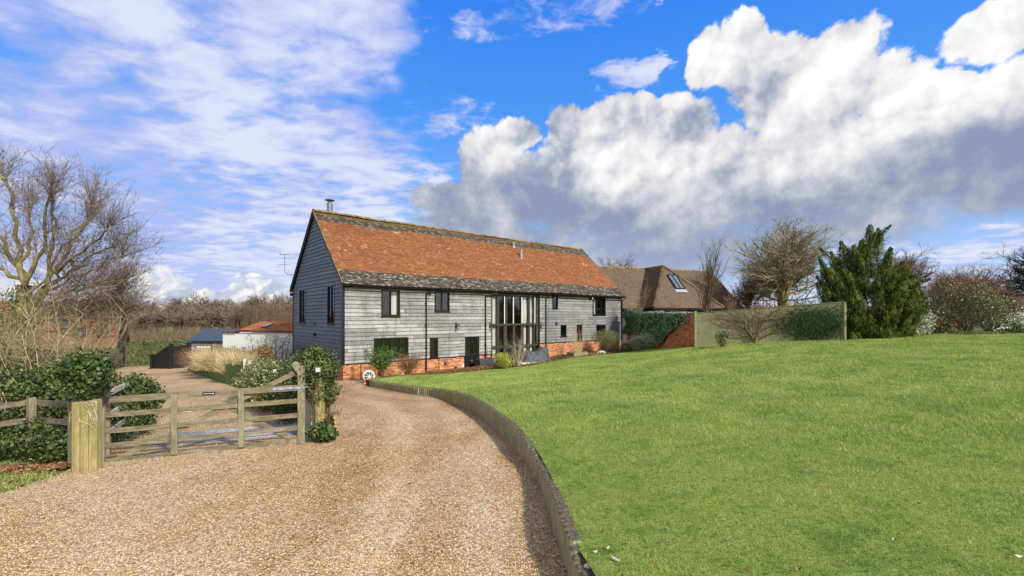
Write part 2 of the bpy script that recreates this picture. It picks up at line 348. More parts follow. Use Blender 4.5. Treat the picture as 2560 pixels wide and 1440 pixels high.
def m_boards(dark):
    def f(h):
        u = h.sep(h.UV)
        row = h.m('FLOOR', u[1]); x = u[0]
        brd = h.m('FLOOR', h.add(h.mul(x, .28), h.mul(row, 7.31)))
        wn = h.n.new('ShaderNodeTexWhiteNoise'); wn.noise_dimensions = '2D'; h.put(wn.inputs['Vector'], h.xyz(brd, row, 0)); rv = wn.outputs[0]
        q = h.xyz(h.mul(x, .9), h.mul(u[1], 2.6), h.mul(row, 3.7))
        g1 = h.noise(h.vm('ADD', q, h.xyz(0, h.mul(h.noise(h.xyz(x, row, 0), .9, 2.), 1.6), 0)), 3., 6., .65, .9)
        rings = h.m('SINE', h.add(h.mul(h.noise(h.xyz(h.mul(x, .7), h.mul(u[1], 1.1), h.mul(row, 5.)), 1.2, 3., .5, .6), 60.), 0.))
        kn = h.vor(h.xyz(h.mul(x, 1.3), h.mul(u[1], .9), h.mul(row, 2.)), 1.3, dim='3D')
        knot = h.step(kn, .10, .03)
        big = h.noise(h.O, .55, 4., .6)
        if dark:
            c = h.mix(h.step(g1, .3, .7), (.115, .130, .150), (.205, .232, .262)); c = h.mix(h.mul(h.sub(1., rv), .45), c, (.085, .095, .11)); fy = h.m('FRACT', u[1]); c = h.mix(h.mul(h.step(fy, .16, 0.), .7), c, (.02, .022, .025))  # lower edge of each board darkened for the shade under its lap
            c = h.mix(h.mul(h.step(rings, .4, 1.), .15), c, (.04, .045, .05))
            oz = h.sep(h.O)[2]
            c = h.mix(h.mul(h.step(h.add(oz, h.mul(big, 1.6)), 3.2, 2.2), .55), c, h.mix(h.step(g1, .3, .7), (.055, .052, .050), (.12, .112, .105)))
        else:
            c = h.mix(h.step(g1, .30, .68), (.12, .12, .118), (.42, .42, .41)); c = h.mix(h.mul(h.step(rv, .5, 1.), .45), c, (.52, .52, .52)); c = h.mix(h.mul(h.step(rv, .4, 0.), .5), c, (.12, .124, .13))
            fy = h.m('FRACT', u[1]); c = h.mix(h.mul(h.step(fy, .16, .0), .55), c, (.05, .05, .052))  # shading line under each board put into its colour
            c = h.mix(h.mul(h.step(rings, .5, 1.), .28), c, (.14, .14, .14))
            c = h.mix(h.mul(h.step(big, .46, .66), .55), c, (.13, .135, .14)); c = h.mix(h.mul(h.step(h.noise(h.vm('MULTIPLY', h.O, (2.2, 1, .35)), 1.3, 5., .7), .5, .68), .5), c, (.085, .088, .092))
            ox = h.sep(h.O)[0]
            c = h.mix(h.mul(h.step(ox, 13.5, 15.5), .38), c, (.10, .108, .118))
            stk = h.noise(h.xyz(h.mul(x, 26.), h.mul(u[1], .35), row), 1., 3., .5); c = h.mix(h.mul(h.step(stk, .55, .7), .25), c, (.62, .62, .62))
        c = h.mix(h.mul(knot, .85), c, (.025, .025, .025))
        return c, h.add(g1, h.mul(rings, .12))
    return f
mat('silver_boards', m_boards(False), .75, .25, (.5, .01))
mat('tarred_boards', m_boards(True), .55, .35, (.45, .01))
def m_brick(h):
    u = h.sep(h.UV)
    b = h.n.new('ShaderNodeTexBrick'); h.put(b.inputs['Vector'], h.UV); b.inputs['Scale'].default_value = 1.
    b.inputs['Brick Width'].default_value = .225; b.inputs['Row Height'].default_value = .075; b.inputs['Mortar Size'].default_value = .006
    b.inputs['Mortar Smooth'].default_value = .3; b.inputs['Bias'].default_value = 0.
    b.inputs['Color1'].default_value = (0, 0, 0, 1); b.inputs['Color2'].default_value = (1, 1, 1, 1); b.inputs['Mortar'].default_value = (.5, .5, .5, 1)
    t = h.sep(b.outputs[0])[0]; mo = b.outputs[1]
    c = h.ramp(t, [(0, (.22, .075, .04)), (.3, (.46, .15, .06)), (.55, (.58, .22, .09)), (.8, (.66, .32, .15)), (1, (.30, .13, .09))])
    c = h.mix(h.mul(h.step(h.noise(h.UV, 1.2, 4., .6), .5, .7), .4), c, (.62, .36, .2))
    c = h.mix(h.mul(h.step(h.noise(h.UV, 9., 5., .7), .55, .75), .35), c, (.2, .1, .07))
    return h.mix(mo, c, (.50, .36, .24)), h.sub(h.noise(h.UV, 40., 3.), h.mul(mo, 1.6))
mat('brick', m_brick, .9, .15, (.6, .012))
def m_oldbrick(h):
    b = h.n.new('ShaderNodeTexBrick'); h.put(b.inputs['Vector'], h.UV); b.inputs['Scale'].default_value = 1.
    b.inputs['Brick Width'].default_value = .225; b.inputs['Row Height'].default_value = .075; b.inputs['Mortar Size'].default_value = .007
    b.inputs['Color1'].default_value = (0, 0, 0, 1); b.inputs['Color2'].default_value = (1, 1, 1, 1); b.inputs['Mortar'].default_value = (.5, .5, .5, 1)
    t = h.sep(b.outputs[0])[0]; mo = b.outputs[1]
    c = h.ramp(t, [(0, (.14, .07, .06)), (.2, (.46, .11, .045)), (.5, (.62, .17, .06)), (.8, (.70, .25, .10)), (1, (.2, .10, .09))])
    z = h.sep(h.UV)[1]; c = h.mix(h.mul(h.step(h.add(z, h.mul(h.noise(h.UV, 2., 4.), .9)), 1.25, .6), .6), c, (.20, .16, .05))
    return h.mix(mo, c, (.30, .22, .15)), h.sub(h.noise(h.UV, 40., 3.), h.mul(mo, 1.6))
mat('old_brick', m_oldbrick, .9, .15, (.7, .015))
def m_tiles(h):
    u = h.sep(h.UV); col_ = h.m('FLOOR', h.add(u[0], h.mul(h.m('MODULO', h.m('FLOOR', u[1]), 2.), .5))); row = h.m('FLOOR', u[1])
    wn = h.n.new('ShaderNodeTexWhiteNoise'); wn.noise_dimensions = '2D'; h.put(wn.inputs['Vector'], h.xyz(col_, row, 0)); r = wn.outputs[0]; r2 = h.sep(wn.outputs[1])[1]
    o = h.ramp(r, [(0, (.25, .100, .038)), (.25, (.33, .130, .045)), (.5, (.34, .13, .054)), (.75, (.385, .16, .07)), (.93, (.44, .23, .12)), (1., (.28, .16, .08))])
    sr = h.noise(h.xyz(h.mul(u[0], .03), h.mul(row, .9), 0), 1., 3., .6); o = h.mix(h.mul(h.step(sr, .48, .66), .45), o, (.19, .085, .045)); lo = h.noise(h.O, .45, 4., .6); o = h.mix(h.mul(h.step(lo, .52, .7), .45), o, (.22, .09, .05))
    li = h.noise(h.vm('MULTIPLY', h.O, (1., 1., 1.)), 1.3, 5., .75); o = h.mix(h.mul(h.mul(h.step(li, .56, .66), h.step(r2, .5, .8)), .8), o, (.66, .56, .40))
    gr = h.ramp(r, [(0, (.035, .038, .034)), (.45, (.085, .085, .072)), (.78, (.14, .137, .115)), (.92, (.24, .24, .22)), (1, (.38, .38, .35))])
    gr = h.mix(h.mul(h.step(h.noise(h.O, 3., 4., .6), .5, .7), .35), gr, (.13, .125, .04))
    wob = h.mul(h.sub(h.noise(h.vm('MULTIPLY', h.O, (1, 0, 0)), .35, 3.), .5), 5.)
    s = h.add(row, wob)
    band = h.mx(h.step(s, 11.2, 10.0), h.step(s, 54.5, 56.))
    c = h.mix(band, o, gr)
    top = h.step(h.add(s, h.mul(h.noise(h.O, 2., 4.), 8.)), 63., 66.)
    c = h.mix(h.mul(top, .6), c, (.22, .15, .045))
    fy = h.m('FRACT', u[1]); c = h.mix(h.mul(h.step(fy, .34, .04), .72), c, (.05, .025, .015))  # shadow row of each tile course painted into the colour
    jx = h.m('ABSOLUTE', h.sub(h.m('FRACT', h.add(u[0], h.mul(h.m('MODULO', row, 2.), .5))), .5))
    c = h.mix(h.step(jx, .455, .5), c, (.05, .025, .015))
    return c, h.noise(h.O, 22., 4.)
mat('roof_tiles', m_tiles, .85, .2, (.5, .012))
def m_tiles2(a, b, c_):
    def f(h):
        u = h.sep(h.UV); col_ = h.m('FLOOR', u[0]); row = h.m('FLOOR', u[1])
        wn = h.n.new('ShaderNodeTexWhiteNoise'); wn.noise_dimensions = '2D'; h.put(wn.inputs['Vector'], h.xyz(col_, row, 0)); r = wn.outputs[0]
        c = h.mix(r, a, b); c = h.mix(h.mul(h.step(h.noise(h.O, .5, 5., .65), .42, .65), .6), c, c_)
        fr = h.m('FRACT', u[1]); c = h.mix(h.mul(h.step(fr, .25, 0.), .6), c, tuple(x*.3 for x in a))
        return c, fr
    return f
mat('brown_tiles', m_tiles2((.115, .08, .06), (.22, .15, .11), (.17, .15, .10)), .9, .15, (.5, .02))
mat('red_tiles', m_tiles2((.17, .085, .05), (.27, .135, .08), (.21, .13, .085)), .9, .15, (.5, .02))
mat('bright_tiles', m_tiles2((.42, .17, .07), (.60, .27, .12), (.40, .22, .12)), .9, .15, (.5, .02))
mat('ridge_tile', flat((.21, .15, .075), .5, 2.5), .9, .2)
def m_wood(a, b, moss, dirn=(1, 1, 1), ms=.5, sc=1.):
    def f(h):
        q = h.vm('MULTIPLY', h.O, tuple(dirn))
        n = h.noise(q, 6.*sc, 6., .7, .5); c = h.mix(h.step(n, .3, .7), a, b)
        c = h.mix(h.mul(h.step(h.noise(h.O, 3.1, 5., .7), .45, .68), ms), c, moss)
        k = h.vor(q, 3.*sc); c = h.mix(h.mul(h.step(k, .07, .02), .8), c, tuple(x*.25 for x in a))
        return c, n
    return f
mat('gate_wood', m_wood((.12, .10, .07), (.30, .265, .19), (.125, .115, .045), (.35, 1., 3.), .7), .85, .2, (.5, .01))
mat('gate_wood_upright', m_wood((.17, .15, .10), (.32, .295, .21), (.16, .155, .07), (3., 3., .4), .7), .85, .2, (.5, .01))
mat('post_wood', m_wood((.21, .17, .08), (.40, .33, .165), (.23, .23, .06), (3., 3., .35), .9), .85, .2, (.5, .012))
mat('pale_rail', m_wood((.42, .39, .34), (.62, .59, .53), (.34, .32, .22), (1, 1, 1), .4), .8, .2, (.4, .01))
mat('green_rail', m_wood((.16, .17, .08), (.30, .30, .16), (.14, .20, .06), (1, 1, 3), .6), .85, .2, (.4, .01))
def m_sleeper(h):
    q = h.vm('MULTIPLY', h.P, (9., 9., 1.)); n = h.noise(q, 2.2, 5., .7, .4)
    c = h.mix(h.step(n, .3, .7), (.20, .185, .10), (.42, .40, .24)); c = h.mix(h.mul(h.rnd, .4), c, (.34, .31, .20))
    nz = h.sep(h.N)[2]
    c = h.mix(h.mul(h.step(h.noise(h.P, 2., 4.), .5, .66), .6), c, (.24, .28, .09))
    top = h.mix(h.step(h.noise(h.P, 25., 4., .7), .35, .75), (.06, .052, .038), (.20, .18, .12))
    return h.mix(h.step(nz, .1, .4), c, top), n
mat('edging_wood', m_sleeper, .9, .15, (.8, .02))
def m_fence(h):
    u = h.sep(h.UV); brd = h.m('FLOOR', h.mul(u[0], 8.)); wn = h.n.new('ShaderNodeTexWhiteNoise'); wn.noise_dimensions = '1D'; h.put(wn.inputs['W'], brd)
    n = h.noise(h.xyz(h.mul(u[0], 30.), h.mul(u[1], 1.5), 0), 1., 5., .6)
    c = h.mix(h.step(n, .3, .7), (.25, .24, .14), (.33, .32, .19)); c = h.mix(h.mul(h.step(h.noise(h.UV, 1.3, 5., .7), .45, .65), .5), c, (.19, .21, .10)); c = h.mix(h.mul(h.step(u[0], 3.6, 6.), .55), c, (.12, .125, .07))  # right end coloured darker for the conifer's shadow
    c = h.mix(h.mul(h.step(h.noise(h.UV, .7, 4.), .5, .7), .5), c, (.33, .31, .20))
    return c, n
mat('fence_boards', m_fence, .9, .15, (.4, .01))
mat('black_paint', flat((.012, .012, .014), .3), .35, .4)
mat('black_timber', flat((.014, .013, .013), .4), .5, .35)
mat('gutter_black', flat((.012, .012, .013), .3), .3, .5)
mat('grey_frame', flat((.045, .045, .045), .2), .4, .4)
mat('interior', flat((.16, .14, .12), .15), .9, .1)
mat('galvanised', lambda h: h.mix(h.step(h.noise(h.P, 14., 4.), .35, .65), (.26, .29, .34), (.44, .48, .54)), .55, .5, metal=.3)
mat('steel', flat((.22, .23, .25), .2), .4, .5, metal=.5)
mat('white_render', lambda h: h.mix(h.mul(h.step(h.noise(h.P, 1.2, 5., .7), .5, .7), .35), (.90, .90, .90), (.66, .66, .64)), .9, .2)
mat('white_paint', flat((.78, .78, .76), .06), .6, .3)
mat('metal_roof', flat((.045, .06, .095), .2), .45, .45)
mat('grey_shed', flat((.20, .19, .175), .3, 3.), .85, .2)
mat('pale_boards', m_wood((.42, .40, .36), (.62, .60, .55), (.3, .3, .26), (5, 5, .5), .3), .85, .2, (.4, .01))
mat('curtain_cloth', lambda h: h.mix(h.step(h.noise(h.vm('MULTIPLY', h.O, (9, 9, .3)), 2., 3.), .3, .7), (.74, .73, .68), (.86, .85, .81)), .9, .1, trans=.15)
mat('orange_wood', flat((.38, .17, .03), .25, 3.), .5, .4)
mat('yellow_fabric', flat((.62, .36, .03), .2, 3.), .7, .3)
mat('tarpaulin', lambda h: (h.mix(h.step(h.noise(h.P, 4., 4.), .3, .7), (.05, .055, .065), (.10, .11, .13)), h.noise(h.P, 9., 3.)), .6, .3, (.4, .03))
mat('planter_slate', flat((.045, .055, .08), .25, 5.), .6, .3)
mat('terracotta', flat((.34, .11, .05), .25), .85, .2)
mat('green_plastic', flat((.012, .10, .06), .2), .4, .4)
mat('bark', lambda h: (h.mix(h.step(h.noise(h.P, 9., 5., .7), .35, .7), (.10, .075, .045), (.26, .20, .12)), h.noise(h.P, 16., 5., .7)), .9, .15, (.8, .04))
mat('mossy_bark', lambda h: (h.mix(h.step(h.noise(h.P, 5., 5., .7), .35, .7), (.14, .115, .055), (.32, .27, .12)), h.noise(h.P, 16., 5., .7)), .9, .15, (.8, .04))
mat('dark_bark', flat((.035, .028, .024), .4, 5.), .9, .15)
mat('pale_bark', flat((.50, .43, .30), .3, 5.), .85, .2)
mat('yellow_twigs', flat((.31, .27, .15), .4, 3.), .85, .2)
mat('straw_twigs', leafy((.48, .38, .20), (.72, .60, .36)), .85, .2)
mat('red_twigs', flat((.17, .07, .05), .4, 3.), .85, .2)
mat('grey_twigs', leafy((.12, .09, .065), (.25, .20, .145)), .9, .1)
mat('brown_twigs', leafy((.14, .085, .05), (.30, .20, .11)), .9, .1)
mat('wood_twigs', leafy((.15, .115, .085), (.29, .225, .16)), .95, .1)
mat('scrub_twigs', leafy((.18, .13, .085), (.33, .245, .15), (.27, .22, .13), .08), .95, .1)
mat('ivy_leaves', leafy((.014, .034, .010), (.085, .125, .030), (.13, .17, .05), 4.), .5, .35, trans=.15)
mat('shade_leaves', leafy((.018, .035, .012), (.06, .09, .03)), .8, .1)
mat('pale_ivy_leaves', leafy((.03, .06, .015), (.15, .20, .06), (.48, .47, .20), 7.), .4, .5, trans=.2)
mat('wall_ivy_leaves', leafy((.04, .085, .025), (.17, .27, .10), (.22, .30, .14), 3.), .35, .5, trans=.15)
mat('wall_ivy_pale', leafy((.26, .32, .22), (.50, .55, .42)), .35, .5, trans=.15)
mat('hedge_leaves', leafy((.05, .085, .03), (.15, .20, .07), (.19, .19, .08)), .6, .3, trans=.15)
mat('conifer_leaves', leafy((.025, .05, .010), (.12, .175, .03), (.22, .25, .045), 1.8), .6, .3, trans=.2)
mat('photinia_leaves', leafy((.04, .07, .02), (.20, .25, .11), (.17, .14, .06), 1.5), .4, .5, trans=.15)
mat('red_leaves', leafy((.28, .05, .02), (.45, .13, .04)), .5, .4, trans=.2)
mat('silver_leaves', leafy((.26, .29, .20), (.60, .63, .50), (.40, .44, .33), 4.), .6, .3, trans=.15)
mat('olive_leaves', leafy((.10, .13, .045), (.34, .37, .16), (.24, .22, .10), 3.), .55, .3, trans=.15)
mat('box_leaves', leafy((.06, .09, .02), (.14, .18, .04)), .5, .4, trans=.15)
mat('yellow_leaves', leafy((.22, .28, .03), (.60, .60, .12)), .5, .4, trans=.25)
mat('bamboo_leaves', leafy((.05, .11, .02), (.17, .27, .07)), .5, .4, trans=.2)
mat('brown_leaves', leafy((.15, .085, .035), (.38, .22, .09)), .8, .2, trans=.15)
mat('dead_leaves', leafy((.13, .055, .03), (.42, .24, .13)), .8, .2)
mat('stone', flat((.62, .60, .56), .15), .8, .3)
mat('flint', flat((.58, .55, .47), .35, 30.), .7, .3)
mat('skylight_glass', flat((.10, .13, .17), .2), .12, .6)
mat('blank_sign', flat((.012, .02, .035), .2), .4, .4)
gm = bpy.data.materials.new('glass'); gm.use_nodes = True; h = NT(gm.node_tree); h.n.clear()
fr = h.n.new('ShaderNodeLayerWeight'); fr.inputs[0].default_value = .5
gl = h.n.new('ShaderNodeBsdfGlossy'); gl.inputs['Roughness'].default_value = .01; gl.inputs['Color'].default_value = (.9, .93, .95, 1)
tr = h.n.new('ShaderNodeBsdfTransparent'); tr.inputs[0].default_value = (.985, .985, .98, 1)
ms = h.n.new('ShaderNodeMixShader'); h.l.new(h.mad(h.m('POWER', fr.outputs[1], 3.5), .9, .075), ms.inputs[0]); h.l.new(tr.outputs[0], ms.inputs[1]); h.l.new(gl.outputs[0], ms.inputs[2])
ot = h.n.new('ShaderNodeOutputMaterial'); h.l.new(ms.outputs[0], ot.inputs[0]); MATS['glass'] = gm
M = MATS

# ------------------------------------------------------------------ ground surfaces
def gp(u, v, z):       # point where the sight line of photograph pixel (u, v) meets height z (relative to the eye)
    Y = -z*F/(v-HV); return ((u-1280)/F*Y, Y)
def tps(pts):
    P = np.array([p[:2] for p in pts], float); Z = np.array([p[2] for p in pts], float); n = len(P)
    d = np.linalg.norm(P[:, None]-P[None], axis=2); K_ = np.where(d > 0, d**2*np.log(d+1e-9), 0)+np.eye(n)*2.
    A = np.zeros((n+3, n+3)); A[:n, :n] = K_; A[:n, n] = 1; A[:n, n+1:] = P; A[n, :n] = 1; A[n+1:, :n] = P.T
    w_ = np.linalg.solve(A, np.r_[Z, 0, 0, 0])
    def f(x, y):
        x = np.atleast_1d(np.asarray(x, float)); y = np.atleast_1d(np.asarray(y, float)); q = np.stack([x.ravel(), y.ravel()], 1)
        d = np.linalg.norm(q[:, None]-P[None], axis=2); k = np.where(d > 1e-9, d**2*np.log(d+1e-9), 0)
        return (k @ w_[:n]+w_[n]+q @ w_[n+1:]).reshape(x.shape)
    return f
def smooth(t): t = np.clip(t, 0, 1); return t*t*(3-2*t)
# kerb: (u, v bottom, v top, z of the drive)
KB = [(1462, 1500, 1420, -2.60), (1438, 1440, 1345, -2.61), (1405, 1343, 1259, -2.62), (1357, 1207, 1160, -2.66), (1315, 1148, 1092, -2.70), (1274, 1100, 1048, -2.75), (1221, 1055, 1011, -2.82), (1169, 1022, 985, -2.90), (1100, 994, 972, -3.02), (1040, 986, 967, -3.08), (970, 974, 957, -3.18), (928, 966, 950, -3.25)]
KP = []
for u, vb, vt, z in KB:
    x, y = gp(u, vb, z); top = -(vt-HV)/F*y; KP.append((x, y, z, max(.30, min(.44, top-z))))
KP.append((KP[-1][0]-.02, KP[-1][1]+1.15, -3.30, .31))        # short return to the flower bed
KP.insert(0, (KP[0][0]+.35, 2.4, -2.58, .42)); KP.insert(0, (KP[0][0]+.8, 0., -2.55, .42))
drv = [(0, 0, -2.58), (-4, 3, -2.62), (-7.7, 8.6, -2.79), (-4.4, 9.6, -2.66), (-8.7, 23.6, -3.36), (-6.4, 24.3, -3.36), (-27.8, 37, -4.05), (-20, 28, -3.65), (-12, 19, -3.15), (-14.5, 30.4, -3.5), (-7.3, 6.5, -2.72), (-12, 5, -2.75), (-14, 9, -2.9),
       (-22, 14, -3.3), (-35, 25, -4.2), (-30, 45, -4.5), (-45, 45, -5.0), (-1.5, 28, -3.33), (3.2, 33.5, -3.05), (6, 36, -2.9), (9.5, 39.5, -2.9), (-12, 35, -3.5), (-5, 45, -3.3), (-20, 60, -5.0), (10, 55, -2.9), (-10, -8, -2.5), (8, -10, -2.2), (25, 50, -2.6)]+[(k[0], k[1], k[2]) for k in KP]
zd_ = tps([(x, y, z+CZ) for x, y, z in drv])
def zd(x, y):
    x = np.asarray(x, float); y = np.asarray(y, float); r = np.sqrt((x+3)**2+(y-22)**2)
    f = smooth((r-35)/45); cx = -3+(x+3)*np.minimum(1, 42/np.maximum(r, 1e-6)); cy = 22+(y-22)*np.minimum(1, 42/np.maximum(r, 1e-6))
    far = np.where(x < 5, -6.5, -1.6); far = -6.8+5.4*smooth((x+40)/70)-1.2*smooth((-x-60)/120)
    return zd_(cx, cy).reshape(x.shape)*(1-f)+(far+CZ)*f
lw = [(5, 5, -2.12), (3.5, 10, -2.12), (8, 3, -2.05), (12, 8, -1.85), (20, 8, -1.5), (4.9, 20, -2.50), (6.6, 28, -2.66), (8.9, 36, -2.86), (9.6, 38, -2.85), (11.2, 27.8, -1.86), (10, 33, -2.4), (17.9, 24.5, -1.29), (22, 26.5, -1.12), (30, 27, -1.0), (45, 30, -.9),
      (25, 15, -1.3), (35, 10, -1.0), (0, 26.6, -3.12), (-4.2, 25, -3.22), (3.3, 31.6, -2.98), (6, 34.0, -2.9), (20, 45, -2.2), (0, 19, -2.75), (5, -5, -2.0), (20, -8, -1.4)]+[(k[0]+.05, k[1], k[2]+k[3]-.006) for k in KP]
zl_ = tps([(x, y, z+CZ) for x, y, z in lw])
def zl(x, y):
    x = np.asarray(x, float); y = np.asarray(y, float); r = np.sqrt((x-12)**2+(y-15)**2); k = np.minimum(1, 40/np.maximum(r, 1e-6))
    return zl_(12+(x-12)*k, 15+(y-15)*k).reshape(x.shape)
# house frame
HA = R(40.8); hd = Vector((math.cos(HA), math.sin(HA), 0)); he = Vector((-math.sin(HA), math.cos(HA), 0))
HC = Vector(((858-1280)/F*23.7, 23.7, 0))
def H2W(x, y, z=0.): return HC+hd*x+he*y+Vector((0, 0, z))
def inside(poly, x, y):
    x = np.asarray(x); y = np.asarray(y); r = np.zeros(x.shape, bool); n = len(poly)
    for i in range(n):
        x0, y0 = poly[i][:2]; x1, y1 = poly[(i+1) % n][:2]
        c = ((y0 > y) != (y1 > y)) & (x < (x1-x0)*(y-y0)/((y1-y0) if y1 != y0 else 1e-9)+x0); r ^= c
    return r
kerb_xy = [(k[0], k[1]) for k in KP]
def spline(pts, step_):
    out = []; n = len(pts)
    for i in range(n-1):
        p0, p1, p2, p3 = (np.array(pts[max(i-1, 0)]), np.array(pts[i]), np.array(pts[i+1]), np.array(pts[min(i+2, n-1)]))
        m = max(1, int(np.linalg.norm((p2-p1)[:2])/step_))
        for k in range(m):
            t = k/m; out.append(.5*((2*p1)+(-p0+p2)*t+(2*p0-5*p1+4*p2-p3)*t*t+(-p0+3*p1-3*p2+p3)*t**3))
    out.append(np.array(pts[-1])); return [tuple(p) for p in out]
KS = spline([tuple(k) for k in KP], .12)
bed_edge = [(KP[-1][0]+.05, KP[-1][1])]+[tuple(H2W(x, y)[:2]) for x, y in ((2.6, -2.0), (5.5, -2.15), (8.5, -2.3), (10.2, -2.9), (12., -2.6), (13.8, -2.4), (15.6, -2.3), (17.3, -2.9), (19.2, -3.3), (21.5, -2.9), (23.8, -2.6))]+[(11.0, 34.), (11.6, 31.), (11.25, 27.75), (17.9, 24.45)]
lawn_poly = [(k[0]+.02, k[1]) for k in KS]+bed_edge+[(19.2, 24.3), (20.5, 25.3), (22.5, 26.3), (25, 26.8), (28, 27.6), (45, 31), (60, 20), (60, -10), (KS[0][0], -10)]
drive_poly = [(k[0]+.02, k[1]) for k in KS]+[tuple(H2W(2.0, -.9)[:2]), tuple(H2W(1.2, -.05)[:2]), tuple(H2W(-.1, -.05)[:2]), (-9.4, 23.9)]+[tuple(H2W(-.05, y)[:2]) for y in (1.5, 3.5)]+[(-11.6, 24.), (-8.2, 17.), (-5.2, 12.3), (-4.3, 10.6), (-4.6, 10.9), (-8.2, 15.2), (-11.6, 19.9), (-16.8, 25.4), (-22.4, 31.6), (-24.0, 36.6), (-28.4, 37.5), (-32, 38.8), (-38, 37.5), (-30, 31.5), (-20.5, 22.5), (-14, 15.), (-10.4, 11.5), (-8.3, 9.1), (-7.95, 8.0), (-7.9, 7.2), (-8.1, 6.2), (-9.5, 3.5), (-10., 0), (-10, -10), (KS[0][0], -10)]
def sheet_mesh(name, poly, zf, mat_, step_, far_step, jitter=0.):
    poly = list(dict.fromkeys([tuple(round(float(c), 4) for c in p[:2]) for p in poly]))
    # subdivide the boundary
    bp = []
    for i in range(len(poly)):
        a = np.array(poly[i]); b = np.array(poly[(i+1) % len(poly)]); m = max(1, int(np.linalg.norm(b-a)/.6))
        for k in range(m): bp.append(tuple(a+(b-a)*k/m))
    xs = [p[0] for p in bp]; ys = [p[1] for p in bp]; pts = []
    for (lo, hi, s_) in ((-99, 14, step_), (14, 99, far_step)):
        gy = np.arange(max(lo, min(ys)), min(hi, max(ys)), s_); gx = np.arange(min(xs), max(xs), s_)
        if len(gy) == 0: continue
        X, Y = np.meshgrid(gx, gy); X = X+rng.uniform(-.2, .2, X.shape)*s_; Y = Y+rng.uniform(-.2, .2, Y.shape)*s_
        k = inside(bp, X, Y) & (Y > -2.); pts += list(zip(X[k], Y[k]))
    allp = [Vector((float(a), float(b))) for a, b in bp+pts]
    vv, ee, ff, *_ = delaunay_2d_cdt(allp, [], [list(range(len(bp)))], 1, 1e-5)
    V = np.array([(p.x, p.y) for p in vv]); Z = np.concatenate([zf(V[i:i+4000, 0], V[i:i+4000, 1]) for i in range(0, len(V), 4000)])
    if jitter: Z = Z+jitter*np.array([mn.fractal(Vector((float(a)*.9, float(b)*.9, 0)), 1., 2., 4) for a, b in V])
    F_ = [f for f in ff if len(f) == 3]
    me = bpy.data.meshes.new(name); me.from_pydata(np.c_[V, Z].tolist(), [], [tuple(f) for f in F_])
    me.materials.append(mat_); me.update(); me.shade_smooth()
    # faces must look up
    if me.polygons and np.mean([p.normal.z for p in list(me.polygons)[:200]]) < 0: me.flip_normals()
    o = bpy.data.objects.new(name, me); SC.collection.objects.link(o); o['kind'] = 'structure'; return o
def zl_b(x, y): return zl(x, y)
lawn = sheet_mesh('lawn', lawn_poly, zl_b, M['lawn'], .22, .7, .02)
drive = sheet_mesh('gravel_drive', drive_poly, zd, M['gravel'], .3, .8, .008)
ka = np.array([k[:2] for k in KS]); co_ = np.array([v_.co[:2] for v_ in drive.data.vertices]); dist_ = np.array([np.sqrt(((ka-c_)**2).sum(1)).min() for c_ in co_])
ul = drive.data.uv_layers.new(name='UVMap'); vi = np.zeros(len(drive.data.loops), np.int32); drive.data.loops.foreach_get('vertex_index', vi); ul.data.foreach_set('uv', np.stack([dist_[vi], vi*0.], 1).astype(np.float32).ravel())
# the wide ground under and round them
def axis(lo, hi, c, fine, n):
    a = list(np.arange(lo, hi, fine)); s_ = fine; x = hi
    while x < 900: s_ *= 1.22; x += s_; a.append(x)
    s_ = fine; x = lo
    while x > -900: s_ *= 1.22; x -= s_; a.insert(0, x)
    return np.array(a)
gx = axis(-42, 34, 0, .5, 0); gy = axis(-6, 48, 0, .5, 0); gy = gy[gy > -60]
X, Y = np.meshgrid(gx, gy); Z = np.zeros_like(X)
for i in range(len(gy)): Z[i] = zd(X[i], Y[i])
il = inside(lawn_poly, X, Y); idr = inside(drive_poly, X, Y)
ZL = np.zeros_like(Z)
for i in range(len(gy)): ZL[i] = zl(X[i], Y[i])
rgt = smooth((X-8.5)/3.)*smooth((Y+1)/3)                        # right of the barn the ground follows the lawn
Hb = (X-HC.x)*he.x+(Y-HC.y)*he.y; Hx = (X-HC.x)*hd.x+(Y-HC.y)*hd.y
rf = smooth((60-np.hypot(X-20, Y-25))/25)
Z = np.where(Z < ZL-.02, Z+(ZL-.02-Z)*rgt*rf, Z)
Z += 5*smooth((np.hypot(X, Y)-300)/500)*smooth((-X+50)/200)
Z = np.where(il, np.minimum(ZL-.16, Z-.06), Z); Z = np.where(idr & ~il, Z-.05, Z)
ny, nx = X.shape; idx = np.arange(nx*ny).reshape(ny, nx)
q = np.stack([idx[:-1, :-1], idx[:-1, 1:], idx[1:, 1:], idx[1:, :-1]], -1).reshape(-1, 4)
gr = np_mesh('ground', np.stack([X.ravel(), Y.ravel(), Z.ravel()], 1), q, M['ground'], None, True); gr['kind'] = 'structure'
def ground_z(x, y):
    if inside(lawn_poly, np.array([x]), np.array([y]))[0]: return float(zl(np.array([x]), np.array([y]))[0])
    return float(zd(np.array([x]), np.array([y]))[0])
# flower bed in front of the barn
bedp = bed_edge[:12]+[tuple(H2W(x, -.02)[:2]) for x in (24.3, 18, 12, 6, 2.0)]+[tuple(H2W(2.0, -.9)[:2])]
def zbed(x, y):
    d = np.clip(((x-HC.x)*he.x+(y-HC.y)*he.y)/-2.2, 0, 1); return (zl(x, y)+.01)*smooth(d)+(1-smooth(d))*(zd(x, y)+.05)
sheet_mesh('flower_bed', bedp, zbed, M['soil'], .4, .4, .03)
bed2 = [(19.0, 24.35), (20.5, 25.2), (22.5, 26.2), (25, 26.7), (28, 27.5), (34, 29), (34, 34), (17.5, 30), (17.6, 25.2)]
sheet_mesh('shrub_bed', bed2, lambda x, y: zl(x, y)+.02, M['soil'], .5, .5, .03)
